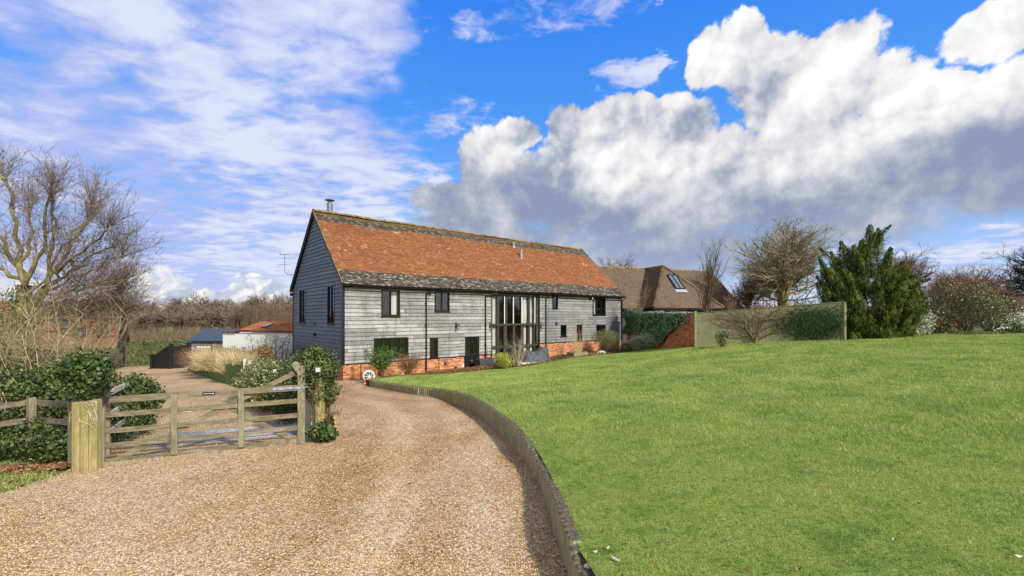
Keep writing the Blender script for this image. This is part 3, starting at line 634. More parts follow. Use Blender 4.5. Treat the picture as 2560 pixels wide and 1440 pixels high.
# kerb of upright half-round timbers
kt = tag(empty('timber_edging', (KS[0][0], KS[0][1], 0)), 'low curved retaining edge of upright mossy timbers between gravel drive and lawn', 'edging')
per = []; acc = 0.
Lk = sum(math.dist(KS[i][:2], KS[i+1][:2]) for i in range(len(KS)-1)); NS = 0
W_ = .125; pos = 0; i = 0; seg = 0.; k = 0; stuffmb = MB(); Q = [Vector(kt.location)]
def at_s(s):
    acc = 0
    for i in range(len(KS)-1):
        d = math.dist(KS[i][:2], KS[i+1][:2])
        if acc+d >= s: t = (s-acc)/d; a, b = np.array(KS[i]), np.array(KS[i+1]); return a+(b-a)*t, (b-a)[:2]/d
        acc += d
    a, b = np.array(KS[-2]), np.array(KS[-1]); return b, (b-a)[:2]/np.linalg.norm((b-a)[:2])
s_ = 1.8; base = Vector(kt.location)
farmb = MB(); ndone = 0
while s_ < Lk:
    w_ = W_*random.uniform(.8, 1.15); p, t = at_s(s_+w_/2); n_ = np.array([t[1], -t[0]])   # right of travel = lawn side
    top = p[2]+CZ+p[3]+random.uniform(-.007, .007); r_ = w_/2-.003; ln = random.uniform(-.01, .01)
    mb = farmb if ndone >= 99 else MB()
    prof = [(-r_, .05), (-r_, -.035), (-r_*.72, -.062), (-r_*.25, -.075), (r_*.25, -.075), (r_*.72, -.062), (r_, -.035), (r_, .05)]
    ring = []
    for zz, sc in ((p[2]+CZ-.12, 1.), (top-.012, 1.), (top, .86)):
        ring.append([(p[0]+t[0]*a*sc+n_[0]*(b+ln)*sc-base.x, p[1]+t[1]*a*sc+n_[1]*(b+ln)*sc-base.y, zz) for a, b in prof])
    for j in range(2):
        for q_ in range(8): q2 = (q_+1) % 8; mb.poly([ring[j][q_], ring[j][q2], ring[j+1][q2], ring[j+1][q_]])
    mb.poly(ring[2])
    if ndone < 99: mb.build('edging_post', M['edging_wood'], kt)
    ndone += 1; s_ += w_
if farmb.f: o = farmb.build('far_edging_posts', M['edging_wood'], kt); o['kind'] = 'stuff'

# ------------------------------------------------------------------ the barn
# local frame: x along the sunlit front, y to the back, z up; origin at the near corner on the ground
HL, HD, HE, HR = 24.05, 8.9, 5.0, 9.62          # length, depth, eaves height, ridge height
barn = tag(empty('barn_house', HC, HA), 'long converted barn with silvery black weatherboards, brick plinth and steep orange tiled roof', 'house')
def fx(u, y=0.):       # position along the front of photograph column u
    k = (u-1280)/F; a = HC+he*y; return (k*a.y-a.x)/(hd.x-k*hd.y)
def fz(u, v, y=0.):
    p = HC+he*y+hd*fx(u, y); return CZ-(v-HV)/F*p.y
def gy_(u):            # the same for the gable
    k = (u-1280)/F; return (k*HC.y-HC.x)/(he.x-k*he.y)
def gz_(u, v): p = HC+he*gy_(u); return CZ-(v-HV)/F*p.y
def fr_open(u0, u1, vt, vb): return [fx(u0), fx(u1), fz((u0+u1)/2, vb), fz((u0+u1)/2, vt)]
OPEN = {'W1': fr_open(953, 999, 722, 791), 'W2': fr_open(1086, 1123, 729, 779), 'W3': fr_open(934, 1020, 844, 894), 'W4': fr_open(1074, 1094, 844, 894),
        'DOOR': fr_open(1162, 1197, 841, 921), 'SCREEN': fr_open(1228, 1342, 735, 905), 'W5': fr_open(1380, 1394, 743, 771), 'W6': fr_open(1481, 1513, 746, 788),
        'W7': fr_open(1401, 1415, 812, 841), 'W8': fr_open(1441, 1454, 812, 852), 'W9': fr_open(1490, 1513, 812, 842)}
OPEN['DOOR'][2] = .08; OPEN['SCREEN'][2] = .12; OPEN['SCREEN'][3] = HE-.1; OPEN['W5'][3] = HE-.12; OPEN['W6'][3] = HE-.12; OPEN['W1'][3] = HE-.16; OPEN['W2'][3] = HE-.14
GOPEN = {'G1': [gy_(837), gy_(820), gz_(828, 811), gz_(828, 713)], 'G2': [gy_(764), gy_(750), gz_(757, 809), gz_(757, 723)]}
def boarding(holes, x0, x1, z0, z1f, rowh, to3, seed, thick=.046):
    """waney weatherboards with the openings cut out; to3(x, out, z) -> local point"""
    mb = MB(); rs = random.Random(seed); z = z0; row = 0
    ztop = max(z1f(x0), z1f(x1), z1f((x0+x1)/2))
    while z < ztop:
        h_ = rowh*rs.uniform(.85, 1.15); zt = z+h_+.015
        brk = sorted({z, min(zt, ztop)} | {c for o in holes for c in (o[2], o[3]) if z < c < zt})
        ph = rs.uniform(0, 99)
        def wav(x): return .016*mn.noise(Vector((x*.8, ph, 0)))+.007*mn.noise(Vector((x*4.1, ph, 3)))
        for a, b in zip(brk, brk[1:]):
            mid = (a+b)/2; iv = [(x0, x1)]
            for o in holes:
                if o[2] < mid < o[3]:
                    nv = []
                    for p, q_ in iv:
                        if o[1] <= p or o[0] >= q_: nv.append((p, q_)); continue
                        if o[0] > p: nv.append((p, o[0]))
                        if o[1] < q_: nv.append((o[1], q_))
                    iv = nv
            for p, q_ in iv:
                # clip to the gable slope
                n = max(1, int((q_-p)/.3)); xs = [p+(q_-p)*k/n for k in range(n+1)]
                for k in range(n):
                    xa, xb = xs[k], xs[k+1]
                    if z1f((xa+xb)/2) < mid-.02: continue
                    oa = thick-(thick-.006)*(a-z)/h_; ob = thick-(thick-.006)*(b-z)/h_
                    za, zb_ = a, b
                    wa, wb = (wav(xa), wav(xb)) if a == z else (0, 0)
                    ua = (a-z)/h_*.99; ub = min(.995, (b-z)/h_)
                    mb.poly([to3(xa, oa, za+wa), to3(xb, oa, za+wb), to3(xb, ob, zb_), to3(xa, ob, zb_)],
                            [(xa, row+ua), (xb, row+ua), (xb, row+ub), (xa, row+ub)])
                    if a == z: mb.poly([to3(xa, -.005, za+wa), to3(xb, -.005, za+wb), to3(xb, oa, za+wb), to3(xa, oa, za+wa)], [(xa, row+.01)]*4)
        z += h_; row += 1
    return mb
fholes = list(OPEN.values())
XS = 13.95                                   # the plinth steps up right of the glazed screen
front = lambda x, o, z: (x, -o, z)
PL, PR = .86, 1.40
fl = [o for o in fholes if o[0] < XS]
boarding(fl, .0, XS, PL, lambda x: HE, .205, front, 3).build('front_cladding', M['silver_boards'], barn)
boarding([o for o in fholes if o[0] > XS], XS, HL, PR, lambda x: HE, .205, front, 5).build('front_cladding', M['silver_boards'], barn)
gline = lambda y: HE+.1+(HR-.15-HE)*(1-abs(y-HD/2)/(HD/2))
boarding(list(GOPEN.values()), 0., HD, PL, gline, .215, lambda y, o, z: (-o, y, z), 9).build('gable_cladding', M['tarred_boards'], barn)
b = MB()                                      # far gable and back, plain boards
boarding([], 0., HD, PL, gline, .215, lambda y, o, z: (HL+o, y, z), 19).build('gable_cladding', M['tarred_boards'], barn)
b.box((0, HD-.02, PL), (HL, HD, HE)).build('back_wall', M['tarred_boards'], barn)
def brick_wall(mb, p0, p1, z0, z1, th=.1, off=0.):
    """brick box from p0 to p1 (outer face), UV in metres"""
    p0, p1 = Vector((*p0, 0)), Vector((*p1, 0)); d = p1-p0; L = d.length; d /= L; n = Vector((d.y, -d.x, 0))
    def P(s, o, z): q = p0+d*s+n*o; return (q.x, q.y, z)
    mb.poly([P(0, 0, z0), P(L, 0, z0), P(L, 0, z1), P(0, 0, z1)], [(off, z0), (off+L, z0), (off+L, z1), (off, z1)])
    mb.poly([P(L, -th, z0), P(0, -th, z0), P(0, -th, z1), P(L, -th, z1)], [(off, z0), (off+L, z0), (off+L, z1), (off, z1)])
    mb.poly([P(0, 0, z1), P(L, 0, z1), P(L, -th, z1), P(0, -th, z1)], [(off, 0), (off+L, 0), (off+L, .05), (off, .05)])
    for s in (0, L): mb.poly([P(s, 0, z0), P(s, 0, z1), P(s, -th, z1), P(s, -th, z0)], [(0, z0), (0, z1), (th, z1), (th, z0)])
dx0, dx1 = OPEN['DOOR'][:2]; sx0, sx1 = OPEN['SCREEN'][:2]
b = MB()
for a, c, zt in ((0, dx0-.05, PL-.005), (dx1+.05, sx0, PL-.005), (sx1+.1, HL, PR-.005)): b = MB(); brick_wall(b, (a, .0), (c, .0), -.7, zt, .22, a); b.build('brick_plinth', M['brick'], barn)
b = MB(); brick_wall(b, (0.003, HD), (0.003, 0.02), -.9, PL-.005, .2); b.build('brick_plinth', M['brick'], barn)
b = MB(); b.box((-.03, -.03, -.02), (HL, .3, .08)); b.build('sill_course', M['brick'], barn) if False else None
# interior: floors and inner walls seen through the glass
b = MB(); b.box((.1, .3, -.1), (HL-.1, HD-.1, .1)); b.box((.1, .3, 2.55), (sx0-.4, HD-.1, 2.7)); b.box((sx1+.4, .3, 2.55), (HL-.1, HD-.1, 2.7))
b.box((.1, HD-.12, .1), (HL-.1, HD-.06, 5.)); b.box((sx0-.45, .3, .1), (sx0-.4, HD-.15, 4.95)); b.box((sx1+.4, .3, .1), (sx1+.45, HD-.15, 4.95))
b.box((sx0-.35, 4.2, .1), (sx0+.9, 4.3, 5.)); b.box((sx0+2.1, 4.2, .1), (sx1+.35, 4.3, 5.))
b.build('inner_walls', M['interior'], barn)
b = MB(); b.box((sx0+1.2, 3.9, .1), (sx0+2.0, 3.98, 2.2)); b.build('inner_door', M['orange_wood'], barn)
# corner boards
b = MB(); b.box((-.06, -.065, PL-.05), (.06, .055, HE+.05)); b.build('corner_board', M['black_paint'], barn)
b = MB(); b.box((HL-.05, -.06, PR-.05), (HL+.06, .06, HE+.05)); b.build('corner_board', M['black_paint'], barn)
b = MB(); b.box((-.06, HD-.05, PL-.05), (.06, HD+.06, HE)); b.build('corner_board', M['black_paint'], barn)
b = MB(); b.box((sx1+.02, -.10, .1), (sx1+.22, .08, HE+.1)); b.build('screen_post', M['black_paint'], barn)
b = MB(); b.box((-.045, -.055, PL-.03), (XS, -.005, PL+.012)); b.box((XS, -.055, PR-.03), (HL, -.005, PR+.012)); b.build('drip_board', M['black_timber'], barn)
# windows: frame with mullions, pane as its child
def window(o, lights, side='f', fr_=.065, trans=(), name='window', fm='black_paint', deep=.04, glass_to=None, mul=.05):
    x0, x1, z0, z1 = o
    T = (lambda x, y, z: (x, y, z)) if side == 'f' else (lambda x, y, z: (y, x, z))
    mb = MB()
    def bx(a0, a1, c0, c1, d0=-.012, d1=.09):
        p, q_ = T(a0, d0, c0), T(a1, d1, c1); mb.box(tuple(min(i, j) for i, j in zip(p, q_)), tuple(max(i, j) for i, j in zip(p, q_)))
    o_ = -.05
    bx(x0-.01, x0+fr_, z0, z1, o_); bx(x1-fr_, x1+.01, z0, z1, o_); bx(x0+fr_, x1-fr_, z1-fr_, z1, o_); bx(x0+fr_, x1-fr_, z0, z0+fr_, o_)
    bx(x0-.04, x1+.04, z0-.045, z0-.002, -.085, .05)
    w_ = (x1-x0)/lights
    for k in range(1, lights): bx(x0+w_*k-mul/2, x0+w_*k+mul/2, z0+fr_, z1-fr_, -.03)
    for t in trans: bx(x0+fr_, x1-fr_, t-.03, t+.03, -.025)
    for k in range(lights):                     # sash rims
        a, c = x0+w_*k+(fr_ if k == 0 else mul/2), x0+w_*(k+1)-(fr_ if k == lights-1 else mul/2)
        for (p, q_, r_, s_) in ((a, a+.035, z0+fr_, z1-fr_), (c-.035, c, z0+fr_, z1-fr_), (a, c, z0+fr_, z0+fr_+.035), (a, c, z1-fr_-.035, z1-fr_)): bx(p, q_, r_, s_, .004, .05)
    f = mb.build(name, M[fm], barn)
    g_ = MB(); p, q_ = T(x0+.03, .028, z0+.03), T(x1-.03, .034, z1-.03); g_.box(tuple(min(i, j) for i, j in zip(p, q_)), tuple(max(i, j) for i, j in zip(p, q_)))
    g_.build('pane', M['glass'], f); return f
window(OPEN['W1'], 2); window(OPEN['W2'], 2); window(OPEN['W3'], 4); window(OPEN['W4'], 1); window(OPEN['W5'], 1); window(OPEN['W6'], 3)
window(OPEN['W7'], 1); window(OPEN['W8'], 1); window(OPEN['W9'], 2)
window(GOPEN['G1'], 2, 'g', mul=.04); window(GOPEN['G2'], 2, 'g', mul=.04)
# glazed screen
S = OPEN['SCREEN']; b = MB(); z1 = fz(1285, 811); z2 = fz(1285, 864)
def sb(u0, u1, za, zb_, d0=-.06, d1=.08, pad=0): b.box((fx(u0), d0, za), (fx(u1), d1, zb_))
b.box((S[0]-.02, -.09, z1-.07), (S[1]+.03, .10, z1+.06)); b.box((S[0], -.05, z2-.09), (S[1], .08, z2+.05)); b.box((S[0], -.05, S[2]), (S[1], .08, S[2]+.08)); b.box((S[0], -.05, S[3]-.2), (S[1], .08, S[3]))
b.box((S[0]-.03, -.055, S[2]+.08), (S[0]+.05, .08, z1-.07)); b.box((S[0]-.03, -.055, z1+.06), (S[0]+.05, .08, S[3]-.2))
for u0, u1 in ((1242, 1247), (1259, 1262), (1263, 1267), (1280, 1283), (1301, 1305), (1320, 1324), (1333, 1336)):
    b.box((fx(u0), -.05, z1+.06), (fx(u1), .08, S[3]-.2))
for u0, u1 in ((1242, 1247), (1258, 1266), (1281, 1287), (1301, 1308), (1320, 1324), (1333, 1336)):
    b.box((fx(u0), -.05, z2+.05), (fx(u1), .08, z1-.07)); b.box((fx(u0), -.05, S[2]+.08), (fx(u1), .08, z2-.09))
scr = b.build('glazed_screen', M['grey_frame'], barn)
b = MB(); b.box((S[0]+.03, .02, S[2]+.03), (S[1]-.02, .03, S[3]-.05)); b.build('pane', M['glass'], scr)
# lit mullion sides put in as thin white strips
b = MB()
for u in (1259.3, 1281.4, 1302.6, 1335): b.box((fx(u), -.062, z1+.07), (fx(u+1.6), -.0525, S[3]-.21))
b.build('mullion_highlight', M['white_paint'], scr)
# door
x0, x1, z0, z1d = OPEN['DOOR']; b = MB()
b.box((x0, -.06, z0), (x0+.1, .1, z1d)); b.box((x1-.22, -.06, z0), (x1, .1, z1d)); b.box((x0+.1, -.06, z1d-.1), (x1-.22, .1, z1d)); b.box((x0-.04, -.12, z0-.1), (x1+.02, .1, z0-.002))
zg = fz(1180, 884); b.box((x0+.1, .0, z0), (x1-.22, .05, zg)); b.box((x0+.1, .0, zg), (x0+.19, .05, z1d-.1)); b.box((x1-.31, .0, zg), (x1-.22, .05, z1d-.1)); b.box((x0+.19, .0, z1d-.2), (x1-.31, .05, z1d-.1))
xm = (x0+x1-.12)/2; b.box((xm-.012, .0, zg), (xm+.012, .05, z1d-.2)); b.box((x0+.24, -.012, z0+.15), (x1-.36, -.001, zg-.12))
dr = b.build('door', M['black_paint'], barn)
b = MB(); b.box((x0+.19, .02, zg), (x1-.31, .028, z1d-.2)); b.build('pane', M['glass'], dr)
b = MB(); b.box((x0+.30, .012, zg+.02), (x1-.42, .016, z1d-.24))
b = MB(); b.tube([(x1-.27, -.01, zg-.02), (x1-.27, -.05, zg-.02), (x1-.38, -.055, zg-.02)], .011, 8); b.build('handle', M['steel'], dr)
b = MB(); b.box((x0+.42, -.016, z0+.42), (x0+.62, -.0125, z0+.48)); b.build('letter_plate', M['steel'], dr)
# ---- roof: courses of clay tiles as lapped strips
def roof_slope(name, material, E0, E1, R0, R1, gauge=.1, tw=.165, lift=.03, sag=0., parent=None, seed=1, wob=.006):
    """E0-E1 eaves, R0-R1 ridge (local points)"""
    E0, E1, R0, R1 = map(Vector, (E0, E1, R0, R1)); sl_ = ((R0-E0).length+(R1-E1).length)/2; n = int(sl_/gauge); Lx = (E1-E0).length
    nrm = (E1-E0).cross(R0-E0).normalized(); nrm = nrm if nrm.z > 0 else -nrm; rs = np.random.default_rng(seed)
    V = []; Fq = []; UV = []
    m = max(4, int(Lx/tw)); t = np.linspace(0, 1, m+1)
    for r in range(n):
        s0, s1 = r/n, min(1., (r+1.12)/n)
        a = np.outer(1-t, E0)+np.outer(t, E1); c = np.outer(1-t, R0)+np.outer(t, R1)
        pb = a+(c-a)*s0; pt = a+(c-a)*s1
        ph = rs.uniform(0, 99); sagv = sag*np.array([mn.noise(Vector((float(x)*Lx*.16, s0*1.2, 7))) for x in t])
        sagt = sag*np.array([mn.noise(Vector((float(x)*Lx*.16, s1*1.2, 7))) for x in t])
        j = rs.normal(0, wob, m+1)
        nb = np.outer(lift+np.abs(j)+sagv, nrm); nt_ = np.outer(sagt+.0, nrm); down = (a-c); down /= np.linalg.norm(down, axis=1)[:, None]
        jb = down*rs.normal(0, .006, m+1)[:, None]
        rows = np.stack([pb+np.outer(sagv-.004, nrm)+jb, pb+nb+jb, pt+nt_], 0); base = len(V)*0+sum(len(x) for x in V)
        V.append(rows.reshape(-1, 3)); k = np.arange(m)
        for (i0, i1, v0, v1) in ((0, 1, .02, .05), (1, 2, .05, .97)):
            Fq.append(np.stack([base+i0*(m+1)+k, base+i0*(m+1)+k+1, base+i1*(m+1)+k+1, base+i1*(m+1)+k], 1))
            eps = 1e-3; uu = Lx/tw
            UV.append(np.stack([np.stack([k*uu/m+eps, np.full(m, r+v0)], 1), np.stack([(k+1)*uu/m-eps, np.full(m, r+v0)], 1), np.stack([(k+1)*uu/m-eps, np.full(m, r+v1)], 1), np.stack([k*uu/m+eps, np.full(m, r+v1)], 1)], 1).reshape(-1, 2))
    o = np_mesh(name, np.concatenate(V), np.concatenate(Fq), material, parent)
    l = o.data.uv_layers.new(name='UVMap'); l.data.foreach_set('uv', np.concatenate(UV).astype(np.float32).ravel()); return o
OV = .32; sl_h = (HR-HE)/(HD/2); ze = HE+.16-OV*sl_h*.35
roof = roof_slope('roof', M['roof_tiles'], (-.14, -OV, ze), (HL+.22, -OV, ze), (-.14, HD/2, HR), (HL+.22, HD/2, HR-.04), sag=.09, parent=barn)
roof_slope('roof', M['roof_tiles'], (HL+.22, HD+OV, ze), (-.14, HD+OV, ze), (HL+.22, HD/2, HR-.04), (-.14, HD/2, HR), sag=.05, parent=barn, seed=4)
b = MB()                                      # under-felt so no light leaks, with the slopes' own thickness
b.poly([(-.1, -OV+.02, ze-.05), (HL+.2, -OV+.02, ze-.05), (HL+.2, HD/2, HR-.16), (-.1, HD/2, HR-.12)]); b.poly([(-.1, HD+OV-.02, ze-.05), (HL+.2, HD+OV-.02, ze-.05), (HL+.2, HD/2, HR-.16), (-.1, HD/2, HR-.12)])
b.build('roof_underside', M['black_timber'], barn)
for k in range(int((HL+.36)/.33)):            # ridge tiles
    pass
b = MB(); rs = random.Random(2); x = -.16
while x < HL+.2:
    w_ = .32; zz = HR+.05+.03*mn.noise(Vector((x*.4, 0, 0)))-.04*max(0, x)/HL+rs.uniform(-.012, .018); big = 1.25 if rs.random() < .1 else 1.
    ring = []
    for xx in (x, x+w_-.012):
        ring.append([(xx, HD/2+.14*big*math.cos(a), zz-.10+.13*big*math.sin(a)+(.012 if xx == x else 0)) for a in [math.pi*j/6 for j in range(7)]])
    for j in range(6): b.poly([ring[0][j], ring[1][j], ring[1][j+1], ring[0][j+1]])
    b.poly(ring[0]); x += w_
b.build('ridge_tiles', M['ridge_tile'], roof)
for sgn in (-1, 1):                           # verge boards on the near gable
    b = MB(); y0 = -OV if sgn < 0 else HD+OV
    b.bar((-.13, y0, ze-.07), (-.13, HD/2, HR-.09), .035, .2); b.build('barge_board', M['black_timber'], barn)
    b = MB(); b.bar((-.155, y0, ze+.035), (-.155, HD/2, HR+.02), .05, .06); b.build('verge_tiles', M['ridge_tile'], barn)
b = MB(); b.bar((HL+.21, -OV, ze-.06), (HL+.21, HD/2, HR-.12), .035, .14); b.build('barge_board', M['black_timber'], barn)
# soffit, gutter, downpipes
b = MB(); b.box((-.1, -OV+.05, HE-.02), (HL+.1, -.002, HE+.02)); b.box((-.05, -.07, HE-.12), (HL+.05, -.036, HE-.021)); b.build('soffit', M['black_timber'], barn)
b = MB(); n = 60
for k in range(n):
    xa, xb = -.15+(HL+.4)*k/n, -.15+(HL+.4)*(k+1)/n
    za, zb_ = [ze-.055-.05*abs(mn.noise(Vector((q_*.2, 5, 0)))) for q_ in (xa, xb)]
    for j in range(6):
        a0, a1 = math.pi+math.pi*j/6, math.pi+math.pi*(j+1)/6
        f_ = lambda x, z, a: (x, -OV-.045+.062*math.cos(a), z+.062*math.sin(a))
        b.poly([f_(xa, za, a0), f_(xb, zb_, a0), f_(xb, zb_, a1), f_(xa, za, a1)])
b.build('gutter', M['gutter_black'], barn, True)
for u, zb0, swan in ((1064, -.05, .35), (1212, .1, .75), (1363, .25, .12), (1553, .2, .05)):
    x = fx(u); b = MB(); b.tube([(x+swan, -OV-.03, ze-.1), (x+swan, -OV-.03, ze-.18), (x, -.12, ze-.34), (x, -.10, ze-.44), (x, -.10, zb0), (x, -.16, zb0-.05)], .038, 10)
    z = HE-.9
    while z > .5: b.lathe([(.038, -.03), (.05, -.03), (.05, .03), (.038, .03)], (x, -.10, z), 10); b.box((x-.075, -.07, z-.02), (x+.075, -.03, z+.02)); z -= 1.3
    b.build('downpipe', M['gutter_black'], barn, False)
for u in (902, 1097):
    b = MB(); b.tube([(fx(u), -.03, PL+.05), (fx(u), -.03, -.2)], .018, 8); b.build('waste_pipe', M['gutter_black'], barn)
# lanterns on brackets
for u in (1139, 1224, 1351):
    x = fx(u); z = fz(u, 812); ln = MB()
    ln.lathe([(.0, -.16), (.05, -.15), (.06, -.02), (.03, .12), (.0, .16)], (x, -.035, z), 8)
    ln.tube([(x, -.04, z+.10), (x, -.12, z+.20), (x, -.2, z+.16), (x+.03, -.24, z+.06)], .014, 6)
    c = (x+.03, -.24, z-.14)
    ln.lathe([(.0, .22), (.02, .20), (.04, .19), (.115, .13), (.115, .115), (.0, .12)], c, 4); ln.lathe([(.0, -.13), (.075, -.125), (.08, -.105), (.0, -.1)], c, 4)
    for k in range(4):
        a = math.pi/2*k; ln.tube([(c[0]+.07*math.cos(a), c[1]+.07*math.sin(a), c[2]-.11), (c[0]+.105*math.cos(a), c[1]+.105*math.sin(a), c[2]+.12)], .008, 4)
    L_ = ln.build('wall_lantern', M['black_paint'], barn)
    g_ = MB(); g_.lathe([(.06, -.1), (.092, .11)], c, 4); g_.build('lantern_glass', M['glass'], L_)
x, z = fx(1475), fz(1475, 748); b = MB(); b.box((x-.14, -.16, z-.03), (x-.02, -.03, z+.09)); b.box((x-.03, -.24, z+.0), (x+.1, -.12, z+.13)); fl_ = b.build('floodlight', M['black_paint'], barn)
b = MB(); b.box((x-.015, -.25, z+.012), (x+.09, -.242, z+.115)); b.build('lamp_face', M['white_paint'], fl_)
x, z = fx(1389.5), fz(1389, 809); b = MB(); b.poly([(x-.1, -.04, z-.05), (x+.12, -.04, z-.05), (x-.06, -.04, z+.16)]); b.poly([(x-.1, -.16, z-.05), (x+.12, -.16, z-.05), (x-.06, -.05, z+.16)]); b.poly([(x-.1, -.04, z-.05), (x-.1, -.16, z-.05), (x-.06, -.05, z+.16), (x-.06, -.04, z+.16)]); b.poly([(x+.12, -.04, z-.05), (x+.12, -.16, z-.05), (x-.06, -.05, z+.16), (x-.06, -.04, z+.16)]); b.build('wall_vent', M['black_paint'], barn)
x, z = fx(1114), fz(1114, 905); b = MB(); b.lathe([(.10, 0), (.12, .02), (.12, .05), (.09, .08), (.09, .16), (.0, .17)], (0, 0, 0), 12, Matrix.Translation((x, 0, z)) @ Matrix.Rotation(R(90), 4, 'X')); b.build('boiler_flue', M['steel'], barn)
x, z = fx(1139), fz(1139, 919); b = MB(); b.box((x-.11, -.012, z-.07), (x+.11, .0, z+.07)); b.build('air_brick', M['dark_bark'], barn)
x, z = fx(1157), fz(1157, 913); b = MB(); b.box((x-.07, -.05, z-.11), (x+.06, .0, z+.08)); b.build('meter_box', M['white_paint'], barn)
y, z = gy_(790), gz_(790, 836); b = MB(); b.box((-.13, y-.1, z-.08), (-.03, y+.1, z+.08)); b.build('gable_vent', M['black_paint'], barn)
y, z = gy_(789), gz_(789, 811); b = MB(); b.box((-.06, y-.07, z-.1), (-.03, y+.07, z+.1)); b.build('gable_vent', M['grey_frame'], barn)
for y, zz in ((HD+.1, HE-.1),):
    b = MB(); b.tube([(-.08, HD-.02, HE-.25), (-.12, HD+.12, HE-.1)], .05, 8); b.lathe([(.0, -.1), (.08, -.09), (.1, .06), (.0, .1)], (-.14, HD+.02, HE-.2), 10); b.build('security_lamp', M['black_paint'], barn)
# flue, roof vents, aerial
b = MB(); fxy = (1.1, 5.2); zt = CZ-(497-HV)/F*28.35
b.lathe([(.17, HR-1.3), (.17, zt-.28), (.15, zt-.26)], (*fxy, 0), 16); b.lathe([(.12, zt-.26), (.12, zt-.1)], (*fxy, 0), 12)
b.lathe([(.0, zt-.10), (.24, zt-.13), (.3, zt-.1), (.27, zt-.06), (.1, zt), (0, zt+.01)], (*fxy, 0), 18); b.build('stove_flue', M['steel'], barn, False)
def roof_pt(u, v):
    lo_, hi_ = 0., HD/2
    for _ in range(40):
        y = (lo_+hi_)/2; zr = ze+(HR-ze)*(y+OV)/(HD/2+OV)
        if fz(u, v, y) > zr: lo_ = y
        else: hi_ = y
    return fx(u, y), y, zr
for u, v, hh, rr in ((1284, 615, .25, .10), (1303, 642, .5, .08)):
    x, y, z = roof_pt(u, v+2); b = MB(); b.lathe([(rr*1.5, -.1), (rr, .0), (rr, hh), (rr*1.4, hh+.02), (rr*1.4, hh+.1), (0, hh+.12)], (x, y, z), 10); b.build('vent_pipe', M['galvanised'], roof)
b = MB(); my = 8.35; mz = 6.2
b.tube([(-.15, my-.25, mz-.15), (-.5, my+.2, mz-.1), (-.6, my+.35, mz+.1), (-.6, my+.35, mz+1.25)], .02, 6)
for zz, ln, ax in ((mz+1.2, .55, 1), (mz+.55, .9, 0)):
    o_ = Vector((-.6, my+.35, zz)); d_ = Vector((.75, .65, .08)) if ax == 0 else Vector((.8, -.6, 0)); d_.normalize(); s_ = Vector((d_.y, -d_.x, 0))
    b.tube([o_-d_*ln*.6, o_+d_*ln*.6], .012, 5)
    for k in range(8): p = o_+d_*ln*(-.55+k*.15); b.tube([p-s_*(.22-.012*k), p+s_*(.22-.012*k)], .007, 4)
    for zz2 in ((.0, .09, .18) if ax else ()): b.tube([o_-d_*.3+Vector((0, 0, zz2))-s_*.2, o_-d_*.3+Vector((0, 0, zz2))+s_*.2], .01, 4)
b.build('tv_aerial', M['steel'], barn)
# ---- curtains behind the screen (hang on their own)
def curtain(x0, x1, z0, z1, y, label, gather=0.):
    o = empty('curtain', H2W((x0+x1)/2, y, z0), HA); n = max(10, int((x1-x0)/.025)); mb = MB(); w_ = x1-x0
    for k in range(n):
        pts = []
        for kk in (k, k+1):
            t = kk/n
            for zz, sq in ((0, 1.), ((z1-z0)*.35, 1-gather*.25), ((z1-z0)*.75, 1-gather*.6), (z1-z0, 1-gather)):
                pts.append(((-w_/2+w_*t)*sq+(1-sq)*(-.0), .035*math.sin(t*w_*42+zz*.15), zz))
        for j in range(3): mb.poly([pts[j], pts[4+j], pts[5+j], pts[1+j]])
    c = mb.build('curtain', M['curtain_cloth'], None, True); c.location = o.location; c.rotation_euler = o.rotation_euler; bpy.data.objects.remove(o)
    c.name = 'curtain'; return tag(c, label, 'curtain', 'white curtains behind the glazed screen')
ze_ = HE-.25
z1 = fz(1285, 811)
curtain(fx(1228.5), fx(1244), z1+.07, ze_, .16, 'upper white curtain at the left end of the tall glazed screen')
curtain(fx(1228.5), fx(1243.5), .2, z1-.08, .16, 'lower white curtain at the left end of the tall glazed screen')
curtain(fx(1306), fx(1322), z1+.07, ze_, .16, 'upper white curtain on the right of the glazed screen, narrowing towards its top', .5)
curtain(fx(1322.5), fx(1334), z1+.07, ze_, .16, 'rightmost upper white curtain beside the black corner post of the glazed screen', .5)
curtain(fx(1306), fx(1319), .2, z1-.08, .16, 'lower white curtain behind the covered furniture, left one of the pair')
curtain(fx(1322.5), fx(1333), .2, z1-.08, .16, 'lower white curtain nearest the black corner post of the glazed screen')
w1 = OPEN['W1']; c = curtain(w1[1]-.42, w1[1]-.12, w1[2]+.08, w1[3]-.1, .16, 'pale curtain in the large upper left window of the barn front'); c['group'] = 'curtains in the small windows'
w6 = OPEN['W6']; c = curtain(w6[0]+.38, w6[0]+.62, w6[2]+.06, w6[3]-.1, .16, 'white curtain in the far upper window beside the floodlight'); c['group'] = 'curtains in the small windows'
# a chair behind the glass
ch = tag(empty('armchair', H2W(fx(1255), 1.0, .1), HA), 'mustard yellow armchair seen through the lower left panes of the glazed screen', 'armchair')
b = MB(); b.box((-.35, -.3, .2), (.35, .3, .45)); b.build('seat', M['yellow_fabric'], ch, bevel=.04)
b = MB(); b.box((-.35, .2, .4), (.35, .35, 1.35)); b.build('backrest', M['yellow_fabric'], ch, bevel=.06)
for sx in (-1, 1): b = MB(); b.box((sx*.38-.05, -.3, .2), (sx*.38+.05, .3, .68)); b.build('armrest', M['yellow_fabric'], ch, bevel=.03)
for sx in (-1, 1):
    for sy in (-1, 1): b = MB(); b.box((sx*.3-.02, sy*.24-.02, 0), (sx*.3+.02, sy*.24+.02, .2)); b.build('leg', M['dark_bark'], ch)

